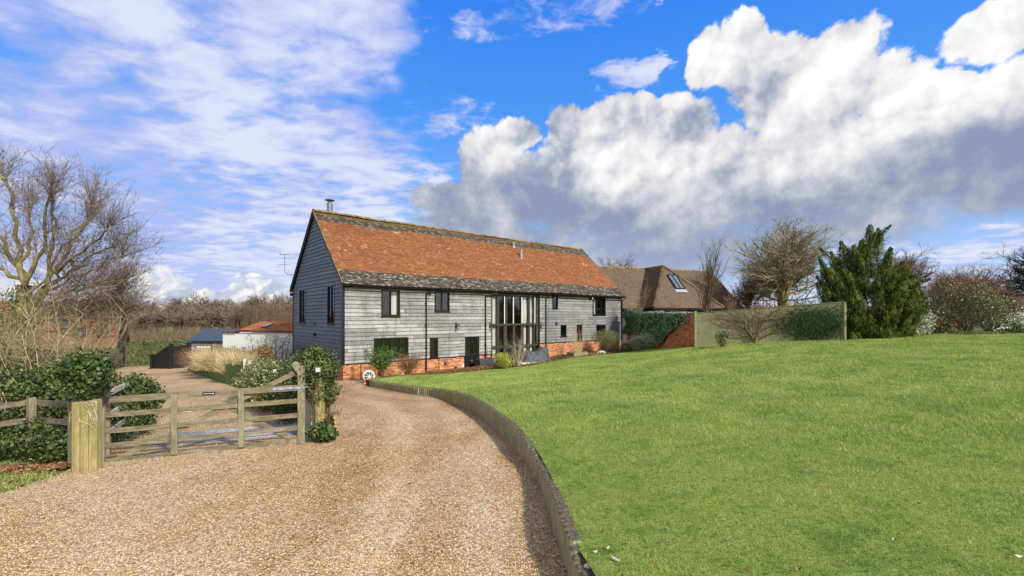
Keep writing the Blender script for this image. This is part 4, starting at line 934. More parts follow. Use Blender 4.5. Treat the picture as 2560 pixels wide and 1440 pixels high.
# ------------------------------------------------------------------ generators for plants
def gz(x, y): return ground_z(x, y)
def at(u, v, Y):       # photograph pixel at depth Y -> world point
    return Vector(((u-1280)/F*Y, Y, CZ-(v-HV)/F*Y))
def col_xy(u, Y): return (u-1280)/F*Y, Y
def sprig(mb, p, d, L, r, n=2, sides=3, bend=.25, up=.0):
    pts = [p.copy()]; q = p.copy(); dd = d.normalized()
    for k in range(n):
        dd = (dd+Vector((random.gauss(0, bend), random.gauss(0, bend), random.gauss(0, bend)+up))*.5).normalized(); q = q+dd*(L/n); pts.append(q.copy())
    mb.tube(pts, [r*(1-.8*k/n) for k in range(n+1)], sides, False); return pts, dd
RMIN = [.004]
def grow(mbs, p, d, L, r, lev, cfg):
    """cfg[lev] = (children, length ratio, angle, wiggle, up, segments, sides)"""
    nch, lr, ang_, wig, up, seg, sides = cfg[lev]
    pts = [p.copy()]; q = p.copy(); dd = d.normalized(); dirs = [dd]
    for k in range(seg):
        dd = (dd+Vector((random.gauss(0, wig), random.gauss(0, wig), random.gauss(0, wig)+up))).normalized(); q = q+dd*(L/seg); pts.append(q.copy()); dirs.append(dd)
    tap = .45 if lev+1 < len(cfg) else .85
    mbs[min(lev, len(mbs)-1)].tube(pts, [r*(1-tap*k/seg) for k in range(seg+1)], sides, False)
    if lev+1 >= len(cfg): return
    for c in range(nch):
        t = random.uniform(.25, 1.) if c < nch-1 else 1.
        if lev == 0: t = random.uniform(cfg[0][2] or .45, 1.)
        f = t*seg; i = min(seg-1, int(f)); pp = pts[i].lerp(pts[i+1], f-i); dr = dirs[i+1]
        ax = dr.orthogonal().normalized(); ax.rotate(Matrix.Rotation(random.uniform(0, 2*math.pi), 3, dr)); nd = dr.copy(); nd.rotate(Matrix.Rotation(R(random.gauss(ang_, ang_*.25)), 3, ax))
        grow(mbs, pp, nd, L*lr*random.uniform(.75, 1.2), max(RMIN[0], r*(1-tap*t)*random.uniform(.5, .7)), lev+1, cfg)
def bare_tree(x, y, h_, seed, cfg, label, bark='bark', twig='brown_twigs', group=None, r0=None, name='bare_tree', z=None, cat='tree', w_=None, rmin=.004):
    """w_ is the crown's full width; the grown skeleton is scaled to height and width"""
    RMIN[0] = rmin; random.seed(seed); t = tag(empty(name, (x, y, gz(x, y)-.05 if z is None else z)), label, cat, group)
    a, b_ = MB(), MB(); grow([a, b_], Vector((0, 0, 0)), Vector((0, 0, 1)), h_*cfg[0][1], r0 or h_*.022, 0, cfg)
    A_ = np.array(b_.v); k_ = h_/np.percentile(A_[:, 2], 99.7); kx = (w_/2)/np.percentile(np.hypot(A_[:, 0], A_[:, 1]), 98.5) if w_ else k_
    for q_ in (a, b_): q_.v = [(p_[0]*(1+(kx-1)*min(1, p_[2]*k_/(.25*h_))), p_[1]*(1+(kx-1)*min(1, p_[2]*k_/(.25*h_))), p_[2]*k_) for p_ in q_.v]
    a.build('trunk', M[bark], t, True); b_.build('crown', M[twig], t); return t
def leafy_bush(name, x, y, blobs, n, size, leaf, label, cat='shrub', group=None, stems=14, bark='bark', shell=.45, rough=.3, jit=.8, aspect=.6, z=None, part='foliage', up=0., cut=-.05):
    zz = gz(x, y) if z is None else z; t = tag(empty(name, (x, y, zz)), label, cat, group)
    p, nn = blob_pts(blobs, n, shell, rough); k = p[:, 2] > cut; leaf_mesh(part, p[k], nn[k], size, M[leaf], t, aspect, jit, up)
    if stems:
        random.seed(n); b = MB()
        for i in range(stems):
            bl = blobs[i % len(blobs)]; e = Vector((bl[0]+random.uniform(-.6, .6)*bl[3], bl[1]+random.uniform(-.6, .6)*bl[4], bl[2]+random.uniform(-.2, .6)*bl[5]))
            s0 = Vector((blobs[0][0]*.4+random.uniform(-.08, .08), blobs[0][1]*.4+random.uniform(-.08, .08), -.05)); m_ = s0.lerp(e, .5)+Vector((0, 0, -.05*e.z))
            b.tube([s0, m_, e], [.022, .014, .005], 5, False)
        b.build('stems', M[bark], t, True)
    return t
def twig_bush(name, x, y, n, L, spread, r, matn, label, group=None, sub=4, up=.25, z=None, base=.15, cat='shrub', part='stems', sub_l=.45):
    zz = gz(x, y) if z is None else z; t = tag(empty(name, (x, y, zz)), label, cat, group); b = MB()
    for i in range(n):
        a = random.uniform(0, 2*math.pi); s_ = abs(random.gauss(0, spread)); d = Vector((math.cos(a)*s_, math.sin(a)*s_, 1)).normalized()
        p0 = Vector((math.cos(a)*base*random.random(), math.sin(a)*base*random.random(), -.03)); l_ = L*random.uniform(.65, 1.05)
        pts, dd = sprig(b, p0, d, l_, r, 4, 4, .16, up*.1)
        for k in range(sub):
            q = pts[random.randint(1, 4)]; a2 = random.uniform(0, 6.28); d2 = (dd+Vector((math.cos(a2), math.sin(a2), .2))*.55).normalized(); sprig(b, q, d2, l_*sub_l*random.uniform(.5, 1), r*.5, 2, 3, .2, .1)
    b.build(part, M[matn], t); return t
def ivy_cluster(pts_n, name, loc, n, size, leaf, label, cat, group=None): pass

# ------------------------------------------------------------------ the field gate
GA, GB = Vector((-7.82, 8.64, 0)), Vector((-4.34, 9.55, 0)); gd = (GB-GA).normalized(); gn = Vector((gd.y, -gd.x, 0))
def gpt(u, v, off=0.):
    k = (u-1280)/F; A_ = GA+gn*off; s_ = (k*A_.y-A_.x)/(gd.x-k*gd.y); p = A_+gd*s_; p.z = CZ-(v-HV)/F*p.y; return p
g0 = gpt(255, 1165); gate = tag(empty('field_gate', g0), 'weathered five bar timber field gate with diagonal braces closed across the drive', 'gate')
def G(u, v, off=0.): return gpt(u, v, off)-g0
def gbar(name, a, b_, w, h_, m='gate_wood', off=0., ext=0.):
    p, q = G(*a, off), G(*b_, off); d = (q-p).normalized(); mb = MB(); mb.bar(p-d*ext, q+d*ext, w, h_, (0, 0, 1)); o = mb.build(name, M[m], gate, bevel=.004); return o
gbar('rail', (262, 1000), (746, 969), .075, .115); gbar('rail', (262, 1038), (746, 1002), .03, .095); gbar('rail', (262, 1078), (746, 1038), .03, .095)
gbar('rail', (262, 1115), (746, 1069), .03, .095); gbar('rail', (262, 1155), (746, 1102), .035, .11)
def gup(u0, u1, vt, vb, w, off, m='gate_wood_upright', name='upright'):
    uc = (u0+u1)/2; p, q = G(uc, vb, off), G(uc, vt, off); wd = (G(u1, vt, off)-G(u0, vt, off)).length; mb = MB()
    Mx = Matrix(((gd.x, gn.x, 0, p.x), (gd.y, gn.y, 0, p.y), (0, 0, 1, p.z), (0, 0, 0, 1))); mb.box((-wd/2, -w/2, 0), (wd/2, w/2, q.z-p.z), Mx); return mb.build(name, M[m], gate, bevel=.004)
gup(248, 263, 975, 1167, .08, .0, name='stile'); gup(427, 443, 986, 1137, .03, .038); gup(596, 610, 978, 1118, .03, .038)
hs_ = gup(745, 763, 925, 1108, .085, .0, name='stile')
b = MB(); prof = [(744, 935), (737, 926), (730, 915), (731, 907), (738, 903), (746, 905), (752, 915), (757, 914), (763, 916), (763, 935)]
f_ = [G(u, v, .042) for u, v in prof]; k_ = [G(u, v, -.042) for u, v in prof]; b.poly(f_); b.poly(k_[::-1])
for i in range(len(prof)): j = (i+1) % len(prof); b.poly([f_[i], k_[i], k_[j], f_[j]])
b.build('swept_head', M['gate_wood_upright'], gate)
gbar('brace', (290, 1150), (738, 932), .028, .10, 'gate_wood', -.034); gbar('brace', (572, 1018), (744, 1104), .028, .095, 'gate_wood', -.036)
b = MB(); p, q = G(682, 973, .046), G(762, 968, .046); b.bar(p, q, .012, .05); b.tube([q, q+gd*.14], .012, 6); b.build('hinge_strap', M['galvanised'], gate)
b = MB(); p = G(240, 1080, .03); b.box((p.x-.05, p.y-.05, p.z-.09), (p.x+.05, p.y+.03, p.z+.09)); b.build('latch', M['black_paint'], gate, bevel=.01)
b = MB(); Mx = Matrix(((gd.x, gn.x, 0, 0), (gd.y, gn.y, 0, 0), (0, 0, 1, 0), (0, 0, 0, 1))); p = G(522, 984, .04); Mx.translation = p
b.box((-.11, 0, -.032), (.11, .006, .032), Mx); sg = b.build('name_plate', M['blank_sign'], gate, bevel=.003)
b = MB()
for k in range(12): b.box((-.085+k*.012, .0065, -.006+.002*(k % 3)), (-.078+k*.012, .008, .008), Mx)
b.poly([Mx @ Vector(c) for c in ((.068, .0075, -.016), (.098, .0075, 0), (.068, .0075, .016))]); b.build('lettering', M['white_paint'], sg)
b = MB()
for k in range(56):
    u = 262+k*(745-262)/55; b.tube([G(u, 1160-(u-262)*.11, -.02), G(u, 1092-(u-262)*.09, -.02)], .0013, 3, False)
for k in range(8):
    b.tube([G(262, 1160-k*9.5, -.02), G(745, 1107-k*7.5, -.02)], .0013, 3, False)
for k in range(5):
    u = 766+k*4; b.tube([G(u, 975, -.0), G(u, 1108, -.0)], .0013, 3, False)
for k in range(14): b.tube([G(763, 975+k*10, 0), G(785, 975+k*10, 0)], .0013, 3, False)
o = b.build('wire_netting', M['steel'], gate)
for u, v, s_ in ((263, 1149, .045), (328, 1147, .05), (720, 1101, .055)):   # fallen leaves caught on the bottom rail
    p = gpt(u, v, .035); b = MB()
    for k in range(5):
        a = k*1.25+.3; b.poly([p, p+Vector((math.cos(a-.25)*s_*.5, -.01, math.sin(a-.25)*s_*.5)), p+Vector((math.cos(a)*s_, -.015, math.sin(a)*s_)), p+Vector((math.cos(a+.25)*s_*.5, -.01, math.sin(a+.25)*s_*.5))])
    o = b.build('fallen_leaf', M['red_leaves']); tag(o, {263: 'small red leaf on the bottom rail at the latch end of the gate', 328: 'larger orange red leaf on the bottom rail, second from the gate post', 720: 'orange leaf caught on the bottom rail near the hinge end of the gate'}[u], 'leaf', 'leaves caught on the gate')
# gate posts
px, py = col_xy(217, 8.15); pz = CZ-(1176-HV)/F*8.15; gp_ = tag(empty('gate_post', (px, py, pz-.1), R(15)), 'thick yellowish timber gate post topped with ivy at the latch side', 'gate post')
for k, (a, c, t_) in enumerate(((-.18, -.063, 1.34), (-.06, .06, 1.34), (.063, .18, 1.36))):
    b = MB(); b.box((a, -.09+.01*k, 0), (c, .11, t_)); b.build('baulk', M['post_wood'], gp_, bevel=.012)
b = MB()
for k in range(9):
    x = random.uniform(-.22, .22); z = 1.35; pts = [Vector((x, -.095, z))]
    for j in range(7): x += random.gauss(0, .05); z -= random.uniform(.03, .10); pts.append(Vector((max(-.2, min(.2, x)), -.096, z)))
    b.tube(pts, .004, 4, False)
b.build('ivy_stem', M['pale_bark'], gp_)
def bush_from_px(name, u, v0, v1, w_px, Y, n, size, leaf, label, **kw): pass
random.seed(5)
leafy_bush('ivy_bush', *col_xy(212, 8.25), [(0, 0, 0, .44, .38, .40), (-.15, .05, .1, .36, .34, .34), (.2, 0, -.05, .3, .3, .3), (.1, .1, .22, .26, .3, .2)], 3600, .062, 'ivy_leaves', 'dense dark ivy clump growing over the top of the latch side gate post', 'ivy', z=CZ-(938-HV)/F*8.25, stems=0, aspect=.85, shell=.5, cut=-.40)
px, py = at(797, 1105, 9.75)[:2]; pz = CZ-(1108-HV)/F*9.75
p2 = tag(empty('gate_post', (px, py, pz-.1), R(15)), 'mossy timber gate post wrapped in ivy on the hinge side', 'gate post')
b = MB(); b.lathe([(.135, 0), (.13, 1.6), (.11, 1.75), (0, 1.77)], (0, 0, 0), 14); b.build('trunk_post', M['post_wood'], p2, True)
b = MB(); b.tube([(-.06, -.14, 1.45), (-.08, -.145, 1.0), (-.05, -.145, .75), (-.09, -.145, .1)], .008, 5); b.build('cable', M['black_paint'], p2)
kx, ky, kz_ = at(795, 925, 9.42); kp = empty('keypad_box', (kx, ky, kz_), R(15)); tag(kp, 'small pale square intercom button box among the ivy by the gate hinge', 'intercom')
b = MB(); b.box((-.055, -.02, -.055), (.055, .04, .055)); b.build('housing', M['grey_shed'], kp, bevel=.008)
b = MB(); b.box((-.033, -.028, -.033), (.033, -.018, .033)); b.build('button_plate', M['white_paint'], kp, bevel=.005)
zb0 = CZ-2.66
iv = leafy_bush('ivy_bush', *col_xy(790, 9.85), [(0, 0, 1.35, .46, .42, .55), (-.12, .05, 1.7, .36, .36, .34), (.12, .05, 1.0, .34, .36, .42), (.12, 0, 1.55, .38, .34, .42), (-.26, .15, 1.35, .24, .32, .4)], 8200, .05, 'ivy_leaves', 'tall ivy column smothering the hinge side gate post with the intercom on it', 'ivy', z=zb0, stems=0, aspect=.85, shell=.45)
leafy_bush('ivy_bush', *col_xy(800, 9.65), [(0, 0, .22, .26, .2, .22), (.16, .05, .15, .22, .2, .17)], 600, .09, 'ivy_leaves', 'low dark ivy clump at the foot of the hinge side gate post', 'ivy', z=zb0, stems=0, aspect=.9)
tw = twig_bush('dead_ivy_stems', *col_xy(816, 9.9), 40, 1.25, .10, .006, 'brown_twigs', 'tangle of dry brown ivy stems hanging below the ivy column', z=zb0, base=.2, sub=9, cat='dead ivy')
b = MB(); lg = tag(empty('log_stack', (*at(838, 1060, 10.0)[:2], CZ-2.69)), 'short stack of mossy log ends edging the drive beside the ivy column', 'logs')
for k in range(5):
    b = MB(); b.tube([(-.28, .35, .07+k*.105), (.06+.02*(k % 2), -.12, .07+k*.105)], [.055, .055], 10); b.build('log', M['post_wood'], lg)
# cattle grid
cg = empty('cattle_grid', (GA+gd*1.9-gn*1.45+Vector((0, 0, gz(*(GA+gd*1.9-gn*1.45)[:2])+.012))), math.atan2(gd.y, gd.x)); tag(cg, 'galvanised bar cattle grid set in the gravel just behind the gate', 'cattle grid')
cg.rotation_euler = (0, -R(1.6), cg.rotation_euler[2])
for y0, y1 in ((-.42, -.02), (.26, .66)):
    for k in range(5):
        y = y0+(y1-y0)*k/4; b = MB(); b.tube([(-1.62, y, .01), (1.75, y, .01)], .019, 8); b.build('bar', M['galvanised'], cg, True)
for x in (-.95, .05, 1.1): b = MB(); b.box((x-.02, -.45, -.005), (x+.02, .7, .01)); b.build('cross_bearer', M['galvanised'], cg)
x, y = at(455, 1012, 14.2)[:2]; b = MB(); b.box((-.36, -.16, -.03), (.36, .16, .07)); o = b.build('stone_slab', M['white_paint'], None, bevel=.03); o.location = (x, y, gz(x, y)+.01); tag(o, 'white slab lying flat on the gravel beyond the gate', 'slab')

# ------------------------------------------------------------------ fences beside the drive
def post_rail(name, pts, hts, hgt, label, railmat='green_rail', postmat='green_rail', rw=.035, rh=.1, pw=.11, spacing=1.8, group=None, backing=None):
    """pts ground points (x, y); rails at heights hts"""
    x0, y0 = pts[0]; base = Vector((x0, y0, gz(x0, y0))); t = tag(empty(name, base), label, 'fence', group)
    for a, c in zip(pts, pts[1:]):
        L = math.dist(a, c); n = max(1, round(L/spacing)); P_ = []
        for k in range(n+1):
            x = a[0]+(c[0]-a[0])*k/n; y = a[1]+(c[1]-a[1])*k/n; P_.append(Vector((x, y, gz(x, y)))-base)
        an = math.atan2(c[1]-a[1], c[0]-a[0]); Rm = Matrix.Rotation(an, 4, 'Z')
        for k, p in enumerate(P_):
            if k == 0 and a is not pts[0]: continue
            b = MB(); b.box((-pw/2, -pw/2, -.2), (pw/2, pw/2, hgt+random.uniform(-.02, .02)), Matrix.Translation(p) @ Rm); b.build('post', M[postmat], t, bevel=.005)
        for k in range(n):
            for hh in hts:
                b = MB(); nrm = Vector((math.sin(an), -math.cos(an), 0))*(pw/2+rw/2+.002); b.bar(P_[k]+nrm+Vector((0, 0, hh)), P_[k+1]+nrm+Vector((0, 0, hh)), rw, rh); b.build('rail', M[railmat], t)
        if backing:
            b = MB(); nrm = Vector((math.sin(an), -math.cos(an), 0))*(-pw/2)
            for k in range(n): p, q = P_[k]+nrm, P_[k+1]+nrm; b.poly([p, q, q+Vector((0, 0, hgt-.25)), p+Vector((0, 0, hgt-.25))], [(0, 0), (1, 0), (1, 1), (0, 1)])
            b.build('mesh_screen', M[backing], t)
    return t
# right of the drive beyond the gate: pale rails, then a greened fence with the blond shrubs behind
nA, nB, nC = (-4.75, 10.6), (-11.75, 20.0), (-22.6, 31.8)
post_rail('post_and_rail_fence', [nA, (-8.3, 15.2), nB], (.5, .85, 1.18), 1.3, 'weathered post and rail fence buried in ivy beside the gate hinge post', 'pale_rail', 'pale_rail')
def m_mesh(h):
    return h.mix(h.step(h.noise(h.P, 1.2, 4.), .4, .6), (.10, .19, .07), (.17, .24, .10))
mat('green_screen', m_mesh, .9, .1)
post_rail('post_and_rail_fence', [(-11.95, 20.2), (-17., 25.6), nC], (.45, .95), 1.2, 'green stained post and rail fence with netting along the far side of the drive', backing='green_screen', spacing=2.0)
random.seed(11)
leafy_bush('ivy_hedge', *col_xy(672, 14.6), [(.0, 0, .75, .85, .6, .78), (-.75, .9, .7, .75, .6, .72), (-1.35, 1.8, .6, .7, .6, .68), (.35, -.7, .8, .55, .5, .75)], 10500, .075, 'pale_ivy_leaves', 'variegated yellow green ivy hedge on the rail fence beyond the gate', 'hedge', stems=0, aspect=.8, shell=.4)
leafy_bush('ivy_hedge', *col_xy(735, 12.4), [(0, 0, .75, .65, .55, .8), (.35, -.75, .85, .55, .5, .85), (-.4, .6, .8, .6, .5, .7)], 9000, .06, 'ivy_leaves', 'dark ivy hedge between the gate hinge post and the variegated hedge', 'hedge', stems=0, aspect=.85, shell=.4)
random.seed(12)
def straw_bush(u, v_t, Y, w_, hh, label, mats='straw_twigs', n=1500, group=None, zb=None):
    x, y = col_xy(u, Y); z = gz(x, y) if zb is None else zb; t = tag(empty('ornamental_grass' if 'grass' in label else 'shrub', (x, y, z)), label, 'shrub', group); b = MB()
    for i in range(n):
        a = random.uniform(0, 6.283); r_ = w_/2*math.sqrt(random.random())*.75; p = Vector((math.cos(a)*r_, math.sin(a)*r_*.8, hh*random.uniform(.25, .7)))
        d = Vector((math.cos(a)*r_*.9+random.gauss(0, .35), math.sin(a)*r_*.7+random.gauss(0, .35), random.uniform(.2, .9))); sprig(b, p, d, random.uniform(.25, .5)*hh, .007, 2, 3, .3, -.05)
    b.build('stems', M[mats], t); return t
gsh = 'blond winter shrubs behind the greened fence'
straw_bush(500, 868, 29.5, 2.2, 1.75, 'dull brown winter shrub at the far end of the greened fence', 'brown_twigs', 1300, gsh)
straw_bush(545, 868, 25.5, 2.6, 1.75, 'blond twiggy shrub leaning over the middle of the greened fence', 'straw_twigs', 2200, gsh)
straw_bush(592, 872, 23.0, 2.0, 1.6, 'pale yellowish shrub behind the near end of the greened fence', 'straw_twigs', 1500, gsh)
straw_bush(520, 868, 27.5, 2.4, 1.5, 'pinkish brown twiggy shrub spilling over the greened fence towards the black gate', 'brown_twigs', 1500, gsh)
# left of the gate
post_rail('post_and_rail_fence', [(-8.15, 8.45), (-9.45, 8.95), (-9.9, 7.2)], (.42, .78, 1.12), 1.2, 'rustic post and rail fence on the left verge with ivy pushing through', 'gate_wood', 'gate_wood_upright', spacing=1.5, rh=.1)
post_rail('post_and_rail_fence', [(-8.1, 9.1), (-9.9, 12.1)], (.5, .85, 1.28), 1.3, 'pale railed wing fence running back from the latch side gate post', 'pale_rail', 'gate_wood_upright', spacing=1.7)
random.seed(21)
leafy_bush('ivy_hedge', -8.95, 10.55, [(0, 0, .62, .50, .9, .66), (-.5, .9, .65, .5, .7, .66), (.3, -.7, .6, .42, .6, .62), (-.1, .4, .95, .42, .7, .42), (.3, -.9, .95, .35, .4, .42), (.1, 0, 1.05, .4, .6, .42)], 9000, .058, 'ivy_leaves', 'square cut ivy hedge along the wing fence behind the gate', 'hedge', stems=0, aspect=.85, shell=.35)
leafy_bush('ivy_hedge', -10.7, 9.6, [(0, 0, 1.25, 1.1, .7, .85), (-1.2, .1, 1.35, 1.1, .8, .95), (-2.4, -.1, 1.4, 1.1, .8, 1.0), (1.0, .1, 1.15, .7, .6, .7), (-3.6, -.6, 1.3, 1.1, .8, 1.), (-1, -.2, .5, 1.3, .5, .55), (-2.6, -.4, .5, 1.3, .5, .6)], 26000, .065, 'ivy_leaves', 'large glossy ivy hedge filling the left edge behind the rail fence', 'hedge', stems=10, aspect=.85, shell=.5)
leafy_bush('ivy_hedge', -9.3, 8.85, [(0, 0, .45, .8, .35, .45), (-1.0, -.3, .4, .8, .35, .45), (-2.2, -1., .4, .9, .35, .45), (.6, -.2, .35, .4, .3, .35)], 9000, .052, 'ivy_leaves', 'low ivy growing through the lower rails of the left fence', 'ivy', stems=0, aspect=.85, shell=.6)
# pale arching stems at the left edge
random.seed(33)
t = tag(empty('hazel_shrub', (-10.6, 9.9, gz(-10.6, 9.9))), 'pale lichened bare shrub with arching stems at the left edge above the ivy', 'shrub'); b = MB(); c_ = MB()
for k in range(64):
    a = random.uniform(-1.6, 1.6); d = Vector((math.sin(a)*.7+.12, random.uniform(-.3, .3), 1.1)); p0 = Vector((random.uniform(-1.6, .7), random.uniform(-.3, .4), .8))
    pts, dd = sprig(b, p0, d, random.uniform(1.3, 2.5), random.uniform(.010, .022), 6, 5, .16, -.04)
    for j in range(11):
        q = pts[random.randint(1, 6)]; d2 = (dd+Vector((random.gauss(0, .8), random.gauss(0, .6), random.gauss(.1, .4)))).normalized()
        pp, d3 = sprig(c_, q, d2, random.uniform(.4, .95), .006, 3, 3, .25, .0)
        for _ in range(3): sprig(c_, pp[random.randint(1, 3)], (d3+Vector((random.gauss(0, .7), random.gauss(0, .7), random.gauss(0, .5)))).normalized(), random.uniform(.15, .4), .0035, 2, 3, .2)
b.build('stems', M['pale_bark'], t, True); c_.build('twigs', M['yellow_twigs'], t)
# ------------------------------------------------------------------ big pollarded tree on the left
random.seed(44)
bx, by = col_xy(45, 15.5); pt_ = tag(empty('pollarded_tree', (bx, by, gz(bx, by)-.1)), 'large bare pollarded tree with knobbly limbs at the left edge', 'tree'); b0 = Vector(pt_.location)
tk, cr = MB(), MB()
fork = at(62, 712, 15.5)-b0; tk.tube([(0, 0, 0), (.05, 0, fork.z*.4), (fork.x*.7, 0, fork.z*.8), fork], [.28, .22, .20, .18], 12, False)
tk.tube([(.0, 0, fork.z*.55), at(75, 775, 15.2)-b0, at(115, 720, 15)-b0], [.18, .16, .12], 10, False)
limbs = [((62, 712), (20, 600), (32, 455), .15, 15.5), ((62, 712), (95, 640), (130, 482), .13, 15.0), ((115, 720), (128, 620), (140, 500), .12, 14.8), ((115, 720), (185, 600), (228, 510), .10, 15.4), ((62, 712), (30, 640), (-40, 520), .14, 16.), ((115, 720), (190, 640), (262, 575), .09, 14.4),
         ((115, 720), (185, 665), (280, 612), .09, 15.6), ((115, 725), (190, 690), (290, 640), .08, 15.0), ((85, 770), (170, 720), (295, 695), .085, 14.3), ((85, 770), (160, 750), (270, 755), .07, 15.4), ((62, 712), (0, 660), (-100, 620), .13, 15.2), ((62, 740), (110, 690), (215, 560), .08, 16.2),
         ((85, 790), (150, 790), (235, 750), .07, 14.6), ((62, 712), (75, 600), (80, 520), .11, 16.0), ((100, 740), (170, 735), (240, 712), .06, 16.), ((90, 780), (180, 760), (300, 725), .06, 15.), ((80, 800), (170, 810), (285, 795), .05, 14.8), ((80, 790), (190, 785), (315, 765), .05, 15.4), ((80, 810), (160, 850), (250, 840), .045, 14.6), ((70, 800), (120, 760), (200, 790), .045, 15.)]
for (a, m_, e, r_, Y) in limbs:
    A_, M_, E_ = at(*a, 15.3)-b0, at(*m_, (Y+15.3)/2)-b0, at(*e, Y)-b0; pts = []; 
    for k in range(9):
        t_ = k/8; p = A_*(1-t_)**2+M_*2*t_*(1-t_)+E_*t_*t_; pts.append(p+Vector((random.gauss(0, .05), random.gauss(0, .1), random.gauss(0, .05))))
    pts[0] = A_; tk.tube(pts, [r_*.6*(1-.6*k/8) for k in range(8)]+[r_*.3], 7, False)
    tk.lathe([(0, -.09), (r_*.5, -.04), (r_*.55, .04), (0, .1)], tuple(pts[-1]), 7)
    D_ = (pts[-1]-pts[-3]).normalized()
    for k in range(44):
        i = 8 if random.random() < .35 else random.randint(2, 8); out = Vector((random.gauss(0, .55), random.gauss(0, .55), random.gauss(.35, .5))); d = (D_*.8+out).normalized()
        pp, dd = sprig(cr, pts[i], d, random.uniform(.55, 1.2), .008, 4, 3, .2, .10)
        for _ in range(7):
            p3, d3 = sprig(cr, pp[random.randint(1, 4)], (dd+Vector((random.gauss(0, .6), random.gauss(0, .6), random.gauss(.2, .5)))).normalized(), random.uniform(.25, .65), .006, 2, 3, .25, .08)
            for _ in range(2): sprig(cr, p3[random.randint(1, 2)], (d3+Vector((random.gauss(0, .6), random.gauss(0, .6), random.gauss(.2, .4)))).normalized(), random.uniform(.12, .3), .004, 1, 3, .2)
tk.build('trunk', M['mossy_bark'], pt_, True); cr.build('crown', M['grey_twigs'], pt_)
p, nn = blob_pts([(0.1, 0, fork.z*.75, .7, .6, 1.3), (-.5, 0, fork.z*.55, .6, .6, 1.)], 2600, .6); leaf_mesh('ivy', p, nn, .07, M['ivy_leaves'], pt_, .8)

# ------------------------------------------------------------------ along the barn front
def Hxy(u, off):        # ground point in front of the facade (off metres out) on photograph column u
    a = HC-he*off; k = (u-1280)/F; x = (k*a.y-a.x)/(hd.x-k*hd.y); p = a+hd*x; return p.x, p.y
def zbedf(x, y):
    return float(zbed(np.array([float(x)]), np.array([float(y)]))[0])
random.seed(61)
# hose reel and pot at the end of the edging
x, y = at(923, 945, 22.3)[:2]; z = gz(x, y); hr = tag(empty('hose_reel', (x-.02, y, z), R(28)), 'white and green garden hose reel standing at the end of the timber edging', 'hose reel')
b = MB(); 
for s_ in (-.11, .11):
    b.tube([(.26*math.cos(a), s_, .36+.26*math.sin(a)) for a in [2*math.pi*k/24 for k in range(25)]], .02, 6, False)
    for k in range(4): a = math.pi/4*k; b.bar((.26*math.cos(a), s_, .36+.26*math.sin(a)), (-.26*math.cos(a), s_, .36-.26*math.sin(a)), .02, .03, (0, 1, 0))
b.build('reel_frame', M['white_paint'], hr)
b = MB(); b.lathe([(.0, -.09), (.2, -.09), (.2, .09), (0, .09)], (0, 0, 0), 20, Matrix.Translation((0, 0, .36)) @ Matrix.Rotation(R(90), 4, 'X')); b.build('hose', M['green_plastic'], hr)
b = MB(); b.tube([(-.2, -.12, 0), (0, -.12, .36), (.2, -.12, 0)], .015, 6); b.tube([(-.2, .12, 0), (0, .12, .36), (.2, .12, 0)], .015, 6); b.build('stand', M['white_paint'], hr)
x, y = at(921, 962, 21.6)[:2]; b = MB(); b.lathe([(.0, 0), (.10, 0), (.14, .24), (.155, .24), (.155, .29), (.12, .29), (.12, .2), (0, .2)], (0, 0, 0), 18); o = b.build('plant_pot', M['terracotta'], None, True); o.location = (x, y, gz(x, y)); tag(o, 'small terracotta pot in front of the hose reel', 'pot')
# clipped, feathery and bare shrubs
x, y = at(950, 945, 22.9)[:2]; zb_ = zbedf(x, y); t = tag(empty('bamboo_shrub', (x, y, zb_)), 'feathery green arching shrub below the four light window', 'shrub'); b, P_, N_ = MB(), [], []
for k in range(70):
    a = random.uniform(0, 6.283); d = Vector((math.cos(a)*.5, math.sin(a)*.45, 1.2)); pts, dd = sprig(b, Vector((random.gauss(0, .15), random.gauss(0, .12), 0)), d, random.uniform(1.1, 1.75), .008, 6, 3, .14, -.06)
    for j in range(46):
        i = random.randint(2, 5); q = pts[i].lerp(pts[i+1], random.random()); P_.append(q+Vector((random.gauss(0, .06), random.gauss(0, .06), random.gauss(0, .05)))); N_.append((dd.x, dd.y, .6))
b.build('stems', M['brown_twigs'], t); leaf_mesh('foliage', P_, N_, .11, M['bamboo_leaves'], t, .25, .6)
x, y = at(1020, 940, 24.2)[:2]; zb_ = zbedf(x, y); t = tag(empty('brown_shrub', (x, y, zb_)), 'rusty brown bushy shrub left of the first downpipe', 'shrub'); b, P_, N_ = MB(), [], []
for k in range(80):
    a = random.uniform(0, 6.283); d = Vector((math.cos(a)*.6, math.sin(a)*.5, 1.)); pts, dd = sprig(b, Vector((random.gauss(0, .1), random.gauss(0, .1), 0)), d, random.uniform(.9, 1.4), .008, 5, 3, .18, .02)
    for j in range(30): i = random.randint(2, 4); q = pts[i].lerp(pts[i+1], random.random()); P_.append(q+Vector([random.gauss(0, .05) for _ in range(3)])); N_.append((dd.x, dd.y, .6))
    for j in range(4): sprig(b, pts[random.randint(2, 4)], (dd+Vector((random.gauss(0, .6), random.gauss(0, .6), .1))).normalized(), .4, .004, 2, 3)
b.build('stems', M['brown_twigs'], t); leaf_mesh('foliage', P_, N_, .055, M['brown_leaves'], t, .5, .8)
x, y = at(1257, 922, 27.6)[:2]; leafy_bush('yellow_shrub', x, y, [(0, 0, .5, .58, .55, .52), (.1, 0, .35, .6, .5, .36), (-.15, 0, .6, .4, .4, .35)], 2600, .075, 'yellow_leaves', 'bright yellow green rounded evergreen shrub in front of the glazed screen', z=zbedf(x, y), aspect=.5, rough=.25)
